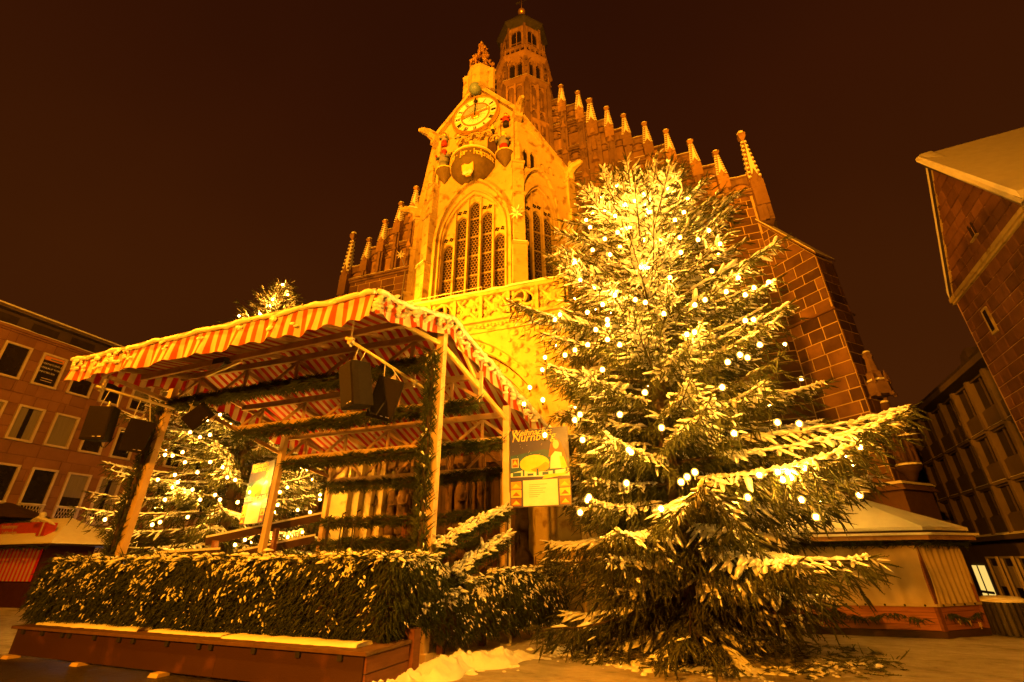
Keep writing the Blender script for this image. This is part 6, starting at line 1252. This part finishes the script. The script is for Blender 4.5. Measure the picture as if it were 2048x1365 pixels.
# ================================================================== office block on the right
A5 = R(5.6); dv = Vector((math.sin(A5), math.cos(A5), 0)); FM = Fr((10.5, 15, 0), -dv)       # x runs towards the viewer
mbd = thing('grid_building', (11.5, 26, 0), 'dark office block with a grid of concrete fins behind the market hut', 'building')
S0, S1 = -17.1, -2.6
t = MB(); FM.box(t, S0, S1, -8, -.24, -.3, 8.0); t.build('wall', 'concrete_dark', mbd)
for i in range(10):
    s = -16.33+i*1.54
    if s > S1+.2: break
    for j, (z0, z1) in enumerate(((2.3, 4.02), (4.05, 5.8), (5.83, 7.75))):
        t = MB(); FM.col(t, s-.11, s+.11, -.24, .0, z0, z0, z1, z1); t.build('fin', 'concrete', mbd, bevel=.01)
        if s+1.54 < S1+1.5:
            t = MB(); FM.box(t, s+.11, s+1.43, -.24, -.09, z0+.06, z0+.66); t.build('spandrel', 'concrete_dark', mbd)
            t = MB(); FM.box(t, s+.11, s+1.43, -.235, -.04, z0-.06, z0+.055); lo_ = t.build('ledge', 'concrete', mbd); s_ = MB(); snowcap(s_, FM, s+.13, s+1.41, -.088, -.04, z0+.057, .02, 3, rl); s_.build('snow', 'snow', lo_)
            t = MB(); FM.box(t, s+.11, s+1.43, -.239, -.225, z0+.67, z1-.05); wo = t.build('window', 'glass_dark', mbd)
            t = MB(); FM.box(t, s+.11, s+1.43, -.224, -.17, z0+.66, z0+.72); FM.box(t, s+.72, s+.77, -.224, -.18, z0+.72, z1-.1); FM.box(t, s+.11, s+1.43, -.224, -.12, z1-.1, z1-.02); t.build('window_bar', 'concrete_dark', wo)
t = MB(); FM.box(t, S0-.2, S1, -.5, .35, 7.78, 8.0); eo = t.build('eave', 'concrete_dark', mbd)
t = MB(); FM.box(t, S0-.2, S1, -.1, .36, 8.002, 8.1); t.build('gutter', 'roof_dark', eo)
t = MB(); p = [FM.p(S0-.2, .3, 8.0), FM.p(S1, .3, 8.0), FM.p(S1, -4.5, 11.3), FM.p(S0+2.5, -4.5, 11.3)]; t.add(p+[q+Vector((0, 0, .12)) for q in p], [(0, 1, 2, 3), (4, 5, 6, 7), (0, 1, 5, 4), (3, 0, 4, 7), (2, 3, 7, 6)]); t.build('roof_snow', 'snow', mbd)
for s, y, z, w_, h in ((-10.2, -1.4, 9.15, .8, .75), (-8.6, -1.6, 9.35, .75, .8), (-5.9, -1.0, 8.9, .3, .4), (-13.5, -.5, 8.5, .25, .3)):
    t = MB(); p = [FM.p(s, y, z-.2), FM.p(s+w_, y, z-.1), FM.p(s+w_*1.1, y, z+h), FM.p(s+w_*.25, y, z+h*.8)]; t.prism(p, -FM.n*.9); t.build('dormer', 'roof_dark', mbd)
t = MB(); FM.box(t, S0, S1, -.239, .1, 2.12, 2.3); t.build('band', 'concrete_dark', mbd)
s_ = MB(); snowcap(s_, FM, S0, S1, -.2, .1, 2.302, .03, 20, rl); s_.build('band_snow', 'snow', mbd)
for i in range(6):
    s = -12.25+i*1.35; t = MB(); z0, z1 = -.05, 1.55
    FM.box(t, s, s+1.0, -.239, -.15, z1-.07, z1); FM.box(t, s, s+1.0, -.239, -.15, z0, z0+.07); FM.box(t, s, s+.07, -.239, -.15, z0+.07, z1-.07); FM.box(t, s+.93, s+1.0, -.239, -.15, z0+.07, z1-.07); do = t.build('shop_window', 'frame_white', mbd)
    g = MB(); FM.box(g, s+.07, s+.93, -.239, -.22, z0+.07, z1-.07); g.build('pane', 'glass_dark', do)
    g = MB(); FM.box(g, s+.3, s+.72, -.219, -.20, z0+.5, z1-.35); g.build('notice', 'frame_white', do)
t = MB(); FM.box(t, -14.2, -12.9, -.239, -.2, -.1, 1.2); lw_ = t.build('lit_window', 'lit_window', mbd); t = MB(); FM.box(t, -13.58, -13.52, -.2, -.17, -.1, 1.2); FM.box(t, -14.25, -12.85, -.2, -.16, .1, .2); t.build('window_bar', 'wood_dark', lw_)
at = thing('roof_aerial', FM.p(-5.8, -1.5, 9.0), 'thin television aerial with satellite dish on the right roof', 'aerial'); t = MB(); q = FM.p(-5.8, -1.5, 9.0); t.tube([q, q+Vector((0, 0, 2.9))], .03, 6); t.build('mast', 'rubber', at)
t = MB()
for z, l in ((2.85, .7), (2.5, .5)):
    t.tube([q+FM.u*(-l)+Vector((0, 0, z)), q+FM.u*l+Vector((0, 0, z))], .015, 4)
    for k in range(6): c = q+FM.u*(-l+2*l*k/5)+Vector((0, 0, z)); t.tube([c-Vector((.3-.03*k, 0, 0)), c+Vector((.3-.03*k, 0, 0))], .01, 4)
t.build('aerial_rods', 'rubber', at)
t = MB(); t.lathe((0, 0, 0), [(.38, .1), (.3, .05), (.15, .01), (.01, 0)], 14); M_ = Matrix.Rotation(R(75), 4, 'Y')@Matrix.Rotation(R(20), 4, 'X'); t.v = [tuple(q+Vector((-.1, 0, .55))+M_@Vector(v)) for v in t.v]; t.build('dish', 'rubber', at)
# ------------------------------------------------------------------ gabled stone house at the right edge
FG = Fr((9.35, 11.05, 0), -dv); gh = thing('gabled_house', (11, 15, 0), 'stone house with a steep snow edged gable at the right edge', 'house')
GA, GE0, GE1, ZA, ZE = -4.78, -7.3, -2.1, 13.95, 9.75
t = MB(); FG.box(t, GE0, GE1, -9, -.02, -.2, ZE); go = t.build('wall', 'mortar_house', gh)
t = MB(); t.prism([FG.p(GE0, -.02, ZE), FG.p(GE1, -.02, ZE), FG.p(GA, -.02, ZA)], -FG.n*.5); ggo = t.build('gable', 'mortar_house', gh)
pit = (ZA-ZE)/(GE1-GA)*-1; 
kl = (-(ZA-ZE)/(GA-GE0), 1, ZE-(ZA-ZE)/(GA-GE0)*GE0-.05); kr = ((ZA-ZE)/(GE1-GA), 1, ZA+(ZA-ZE)/(GE1-GA)*GA-.05)
bl = courses(GE0+.12, GE1, 1.5, ZE-.25, .34, .42, .45, .8, .03, rl, holes=[(-6.05, -5.7, 7.75, 8.6), (-4.2, -3.9, 6.2, 7.1)])
gb_ = courses(GE0, GE1, ZE+.02, ZA, .34, .42, .45, .8, .03, rl, holes=[(-4.72, -4.58, 10.45, 10.95), (-4.5, -4.36, 10.45, 10.95)], keep=[kl, kr])
blocks([(FG, bl)], go, 'stone_house', 'stone_block', 300, lambda p: -p.z, .02, .03); blocks([(FG, gb_)], ggo, 'stone_house', 'stone_block', 300, lambda p: -p.z, .02, .03)
FGS = Fr(FG.p(GE1, 0, 0), -FG.n); blocks([(FGS, courses(.05, 8.9, .2, ZE-.25, .34, .42, .45, .8, .03, rl))], go, 'stone_house', 'side_block', 0, lambda p: 0, .02, .03)
q_ = MB()
for i in range(11):
    z = ZE+.05+i*.38; s = GE0+(z-ZE)/(ZA-ZE)*(GA-GE0); w_ = .42 if i % 2 else .26
    z2 = z+.35; s2 = GE0+(z2-ZE)/(ZA-ZE)*(GA-GE0)
    if z2 < ZA-.2: q_ = MB(); q_.prism([FG.p(s+.02, .0, z), FG.p(s+.02+w_*.5, .0, z), FG.p(s2+.02+w_*.5, .0, z2), FG.p(s2+.02, .0, z2)], FG.n*.035); q_.build('quoin', 'stone_light', ggo)
t = MB(); FG.box(t, GE0-.05, GE1, -.02, .12, ZE-.16, ZE-.02); FG.box(t, GE0-.05, GE1, -.02, .06, ZE-.24, ZE-.161); t.build('string_course', 'stone_light', gh)
for (s, z0, z1, w_) in ((-6.05, 7.75, 8.6, .35), (-4.2, 6.2, 7.1, .3)): t = MB(); FG.box(t, s, s+w_, -.05, .06, z0, z1); wo = t.build('slit_window', 'stone_light', gh); g = MB(); FG.box(g, s+.1, s+w_-.07, .061, .07, z0+.08, z1-.08); g.build('pane', 'glass_dark', wo)
for s in (-4.72, -4.5): t = MB(); FG.box(t, s, s+.14, -.02, .005, 10.45, 10.95); t.build('vent_slit', 'glass_dark', gh)
t = MB(); FG.box(t, -4.78, -4.3, 0, .08, 10.4, 10.448); t.build('sill', 'stone_light', gh)
rf_ = MB(); th = .25
def slope(s0, s1, m, name, up):
    oh = .06 if s0 < GA else .22; a, b = FG.p(s0, oh, ZE if s0 != GA else ZA), FG.p(s1, oh, ZE if s1 != GA else ZA); a.z += up; b.z += up
    t = MB(); t.prism([a, b, b+Vector((0, 0, th)), a+Vector((0, 0, th))], -FG.n*9); return t.build(name, m, gh)
slope(GE1+.35, GA, 'roof_dark', 'roof', -.24); slope(GE0-.1, GA, 'roof_dark', 'roof', -.24)
t = MB(); a, b = FG.p(GE1+.4, .3, ZE-.35), FG.p(GA-.05, .3, ZA); a.z += .08; b.z += .08; pts = [(0, 0), (.0, .12), (-.18, .28), (-.5, .3), (-.52, .0)]
A_ = [a+FG.n*q[0]+Vector((0, 0, q[1])) for q in pts]; B_ = [b+FG.n*q[0]+Vector((0, 0, q[1])) for q in pts]; t.add(A_+B_, [(i, (i+1) % 5, 5+(i+1) % 5, 5+i) for i in range(5)]+[(0, 1, 2, 3, 4), (9, 8, 7, 6, 5)]); t.build('verge_snow', 'snow', gh, smooth=True)
slope(GE1+.35, GA, 'snow', 'roof_snow', .02); slope(GE0-.1, GA, 'snow', 'roof_snow', .02)
# far house between the church and the grid building
fh = thing('far_house', (12, 42, 0), 'distant brown house front between the buttress and the grid building', 'house'); t = MB(); t.bb(10.6, 16, 40, 48, -.3, 9); t.build('wall', 'brown_sandstone', fh)
t = MB(); t.prism([(10.4, 39.8, 9), (16, 39.8, 9), (13.2, 39.8, 12)], (0, 8, 0)); t.build('roof_snow', 'snow', fh)
for z in (2.5, 4.6, 6.7):
    for x in (11.2, 12.6, 14): t = MB(); t.bb(x, x+.7, 39.95, 39.99, z, z+1.2); wo = t.build('window', 'frame_white', fh); g = MB(); g.bb(x+.08, x+.62, 39.93, 39.949, z+.08, z+1.12); g.build('pane', 'glass_dark', wo)
# ================================================================== market hut on the right
hut = thing('market_hut', (4, 14.5, 0), 'closed market hut with cream curtains and snowy roof right of the big tree', 'stall', 'market stalls')
HP = [Vector((.6, 14.5, 0)), Vector((1.55, 13.55, 0)), Vector((4.75, 13.55, 0)), Vector((5.86, 14.48, 0)), Vector((5.86, 16.6, 0)), Vector((.6, 16.6, 0))]
cen = Vector((3.3, 15.3, 0))
def ringp(k, z): return [cen+(p-cen)*k+Vector((0, 0, z)) for p in HP]
t = MB(); t.prism(ringp(.93, .02), (0, 0, 1.8)); t.build('core', 'wood_dark', hut)
for i in range(4):
    a, b = HP[i], HP[i+1]; fr = Fr(a, b-a); l = (b-a).length
    t = MB(); fr.box(t, -.02, l+.02, -.05, .03, 0, .13); t.build('plinth', 'wood_dark', hut)
    for q in range(4): z = .135+q*.112; t = MB(); fr.box(t, .0, l, -.04, .012, z, z+.106); t.build('plank', 'wood_red', hut, bevel=.006)
    t = MB(); fr.box(t, -.05, .06, -.05, .035, .13, 1.85); t.build('corner_post', 'timber_red', hut)
    n = int(l/.018); vs = []; K = 8; big_ = (i == 2)
    for q in range(n+1):
        x = l*q/n
        for j in range(K):
            v = j/(K-1); amp = (.030 if big_ else .018)*(.4+.6*math.sin(v*math.pi*.9+.3)); xx = x if not big_ else l*(.5+(q/n-.5)*(1-.03*math.sin(v*math.pi)))
            y = .05+amp*math.sin(x*(34 if big_ else 17)+1.2*math.sin(x*5)+v*(.8 if big_ else 2.2))+(.012*math.sin(x*3+v*5))
            vs.append(fr.p(xx, y, .60+1.16*v))
    t = MB(); t.add(vs, [(q*K+j, q*K+j+1, (q+1)*K+j+1, (q+1)*K+j) for q in range(n) for j in range(K-1)]); t.build('curtain', 'curtain_cream', hut, smooth=True)
    t = MB(); fr.box(t, 0, l, .035, .075, .575, .625); ho = t.build('curtain_hem', 'curtain_cream', hut)
    for q in range(int(l/.36)+1): t = MB(); t.ball(fr.p(.1+q*.36, .085, .6), .022, 6, 4); t.build('eyelet', 'rubber', hut) if i < 3 else None
t = MB(); t.prism(ringp(1.12, 1.88), (0, 0, .05)); t.build('soffit', 'wood_dark', hut)
for i in range(4):
    a, b = ringp(1.14, 1.9)[i], ringp(1.14, 1.9)[i+1]; t = MB(); t.beam(a+Vector((0, 0, .02)), b+Vector((0, 0, .02)), .04, .10); t.build('fascia', 'timber', hut)
    a, b = ringp(1.17, 1.99)[i], ringp(1.17, 1.99)[i+1]; t = MB(); t.beam(a, b, .05, .05); t.build('eave_snow', 'snow', hut)
    a, b = ringp(1.10, 2.03)[i], ringp(1.10, 2.03)[i+1]; t = MB(); t.beam(a, b, .05, .06); t.build('fascia', 'wood_dark', hut)
t = MB(); e0 = ringp(1.12, 2.07); e1 = ringp(1.12, 2.14); ap = [Vector((2.7, 15.3, 3.2)), Vector((3.9, 15.3, 3.2))]
t.add(e0+e1+ap, [(i, (i+1) % 6, 6+(i+1) % 6, 6+i) for i in range(6)]+[(6, 7, 12), (7, 8, 13, 12), (8, 9, 13), (9, 10, 13), (10, 11, 12, 13), (11, 6, 12)]); t.build('roof_snow', 'snow', hut)
O = []; D = []; Ln = []
for i in range(4):
    a, b = ringp(1.075, 1.83)[i], ringp(1.075, 1.83)[i+1]
    for q in range(int((b-a).length*190)): O.append(tuple(a.lerp(b, rl.random())+Vector((rl.gauss(0, .02), rl.gauss(0, .02), rl.gauss(0, .03))))); D.append((rl.gauss(0, 1), rl.gauss(0, 1), rl.gauss(-.2, .5))); Ln.append(rl.uniform(.12, .2))
instance_mesh('fir_garland', 'needle_cut', SPR_LO, O, D, Ln, hut)
O = []; D = []; Ln = []
for i, m in ((1, 260), (2, 110)):
    fr = Fr(HP[i], HP[i+1]-HP[i]); l = (HP[i+1]-HP[i]).length
    for q in range(m): x = l*(.08+.84*rl.random()); O.append(tuple(fr.p(x, .05, .40+.05*math.sin(x*6)))); D.append(tuple(fr.u*rl.gauss(0, .6)+fr.n*.2+Vector((0, 0, -.6+rl.gauss(0, .3))))); Ln.append(rl.uniform(.1, .2))
instance_mesh('fir_swag', 'needle_cut', SPR_LO, O, D, Ln, hut)
fr = Fr(HP[2], HP[3]-HP[2])
for q in range(3):
    t = MB(); c = (.45+q*.33, .30-.05*q); t.prism([fr.p(c[0]+(.07 if k % 2 else .03)*math.sin(k*math.pi/5), .07, c[1]+(.07 if k % 2 else .03)*math.cos(k*math.pi/5)) for k in range(10)], fr.n*.012); t.build('straw_star', 'timber_pale', hut)
bn_ = thing('litter_bin', (6.35, 14.6, 0), 'dark slatted litter bin with snow on its lid beside the market hut', 'bin'); t = MB(); t.lathe((6.35, 14.6, 0), [(.36, .03), (.38, .6)], 8); t.build('liner', 'rubber', bn_)
for k in range(26): a = 2*math.pi*k/26; t = MB(); t.box((6.35+.41*math.cos(a), 14.6+.41*math.sin(a), .32), (.025, .06, .62), (Vector((math.cos(a), math.sin(a), 0)), Vector((-math.sin(a), math.cos(a), 0)), Vector((0, 0, 1)))); t.build('slat', 'wet_metal', bn_)
t = MB(); t.lathe((6.35, 14.6, .63), [(.44, 0), (.44, .04), (.3, .1), (.01, .12)], 14); t.build('lid_snow', 'snow', bn_, smooth=True)
# ================================================================== loose snow and litter on the ground
def clods(path, n, wid, smin, smax, label, lumps=0):
    mb = MB(); P = [V3((*p, 0)) for p in path]
    for i in range(n):
        k = rl.randrange(len(P)-1); p = P[k].lerp(P[k+1], rl.random())+Vector((rl.gauss(0, wid), rl.gauss(0, wid), 0)); s = smin+(smax-smin)*rl.random()**3
        nn, kk = 7, 4; vs = []; p.z = ground_h(p.x, p.y)-s*.15
        for a in range(kk):
            for j in range(nn): th_ = 2*math.pi*j/nn; ph = math.pi/2*a/kk; rr = s*math.cos(ph)*rl.uniform(.75, 1.25); vs.append(p+Vector((rr*math.cos(th_)*1.2, rr*math.sin(th_), s*.75*math.sin(ph)*rl.uniform(.8, 1.15))))
        vs.append(p+Vector((0, 0, s*.75))); fs = [(a*nn+j, a*nn+(j+1) % nn, (a+1)*nn+(j+1) % nn, (a+1)*nn+j) for a in range(kk-1) for j in range(nn)]+[((kk-1)*nn+j, (kk-1)*nn+(j+1) % nn, kk*nn) for j in range(nn)]
        mb.add(vs, fs)
    return mb
def ridge(path, wid, h):
    mb = MB(); P = [V3((*p, 0)) for p in path]; rows = []; N_ = 90; K = 22
    for i in range(N_+1):
        s = i/N_*(len(P)-1); k = min(int(s), len(P)-2); p = P[k].lerp(P[k+1], s-k); d = (P[k+1]-P[k]).normalized(); nr_ = Vector((d.y, -d.x, 0)); e_ = math.sin(math.pi*i/N_)**.5
        for j in range(K):
            v = j/(K-1)*2-1; q = p+nr_*wid*v*(1+.25*math.sin(s*5)); hh = h*e_*math.cos(v*math.pi/2)**.7*(.55+.4*fbm(q.x*2, q.y*2, 1.7)+.3*fbm(q.x, q.y, 9.)+.35*rl.random()); q.z = ground_h(q.x, q.y)+hh-.012; rows.append(q)
    mb.add(rows, [(i*K+j, i*K+j+1, (i+1)*K+j+1, (i+1)*K+j) for i in range(N_) for j in range(K-1)]); return mb
sp_ = ridge([(-4.3, 5.6), (-3.95, 6.7), (-3.75, 7.7), (-3.3, 8.6), (-2.9, 9.3)], .40, .24); sp2 = clods([(-4.2, 5.8), (-3.75, 7.6), (-3.2, 8.6), (-2.5, 9.8), (-2.0, 10.1)], 300, .22, .02, .085, ''); sp_.add(sp2.v, sp2.f)
tag(sp_.build('snow_bank', 'snow', None, smooth=True), 'bank of shovelled snow at the foot of the stage side', 'snow', kind='stuff')
sp_ = ridge([(-1.6, 8.9), (-.6, 8.75), (.4, 9.0), (1.2, 9.2)], .22, .05); sp2 = clods([(-2.3, 9.6), (-1.2, 8.9), (-.2, 8.75), (.8, 9.05), (1.6, 9.3), (2.3, 10.2)], 420, .22, .012, .07, ''); sp_.add(sp2.v, sp2.f)
tag(sp_.build('snow_clods', 'snow', None, smooth=True), 'crumbs of snow scattered along the front of the big spruce', 'snow', kind='stuff')
O = []; D = []; Ln = []
for i in range(1500):
    a = rl.uniform(0, 6.28); q = rl.uniform(.1, 2.7)**1; x, y = BIG[0]+.1+q*math.cos(a)*1.1, BIG[1]+q*math.sin(a)*.75; O.append((x, y, .02+ground_h(x, y))); D.append((rl.gauss(0, 1), rl.gauss(0, 1), rl.uniform(0, .25))); Ln.append(rl.uniform(.1, .3))
tag(instance_mesh('fallen_twigs', 'needle', SPR_LO, O, D, Ln), 'dark fallen twigs and needles under the big spruce', 'twigs', kind='stuff')
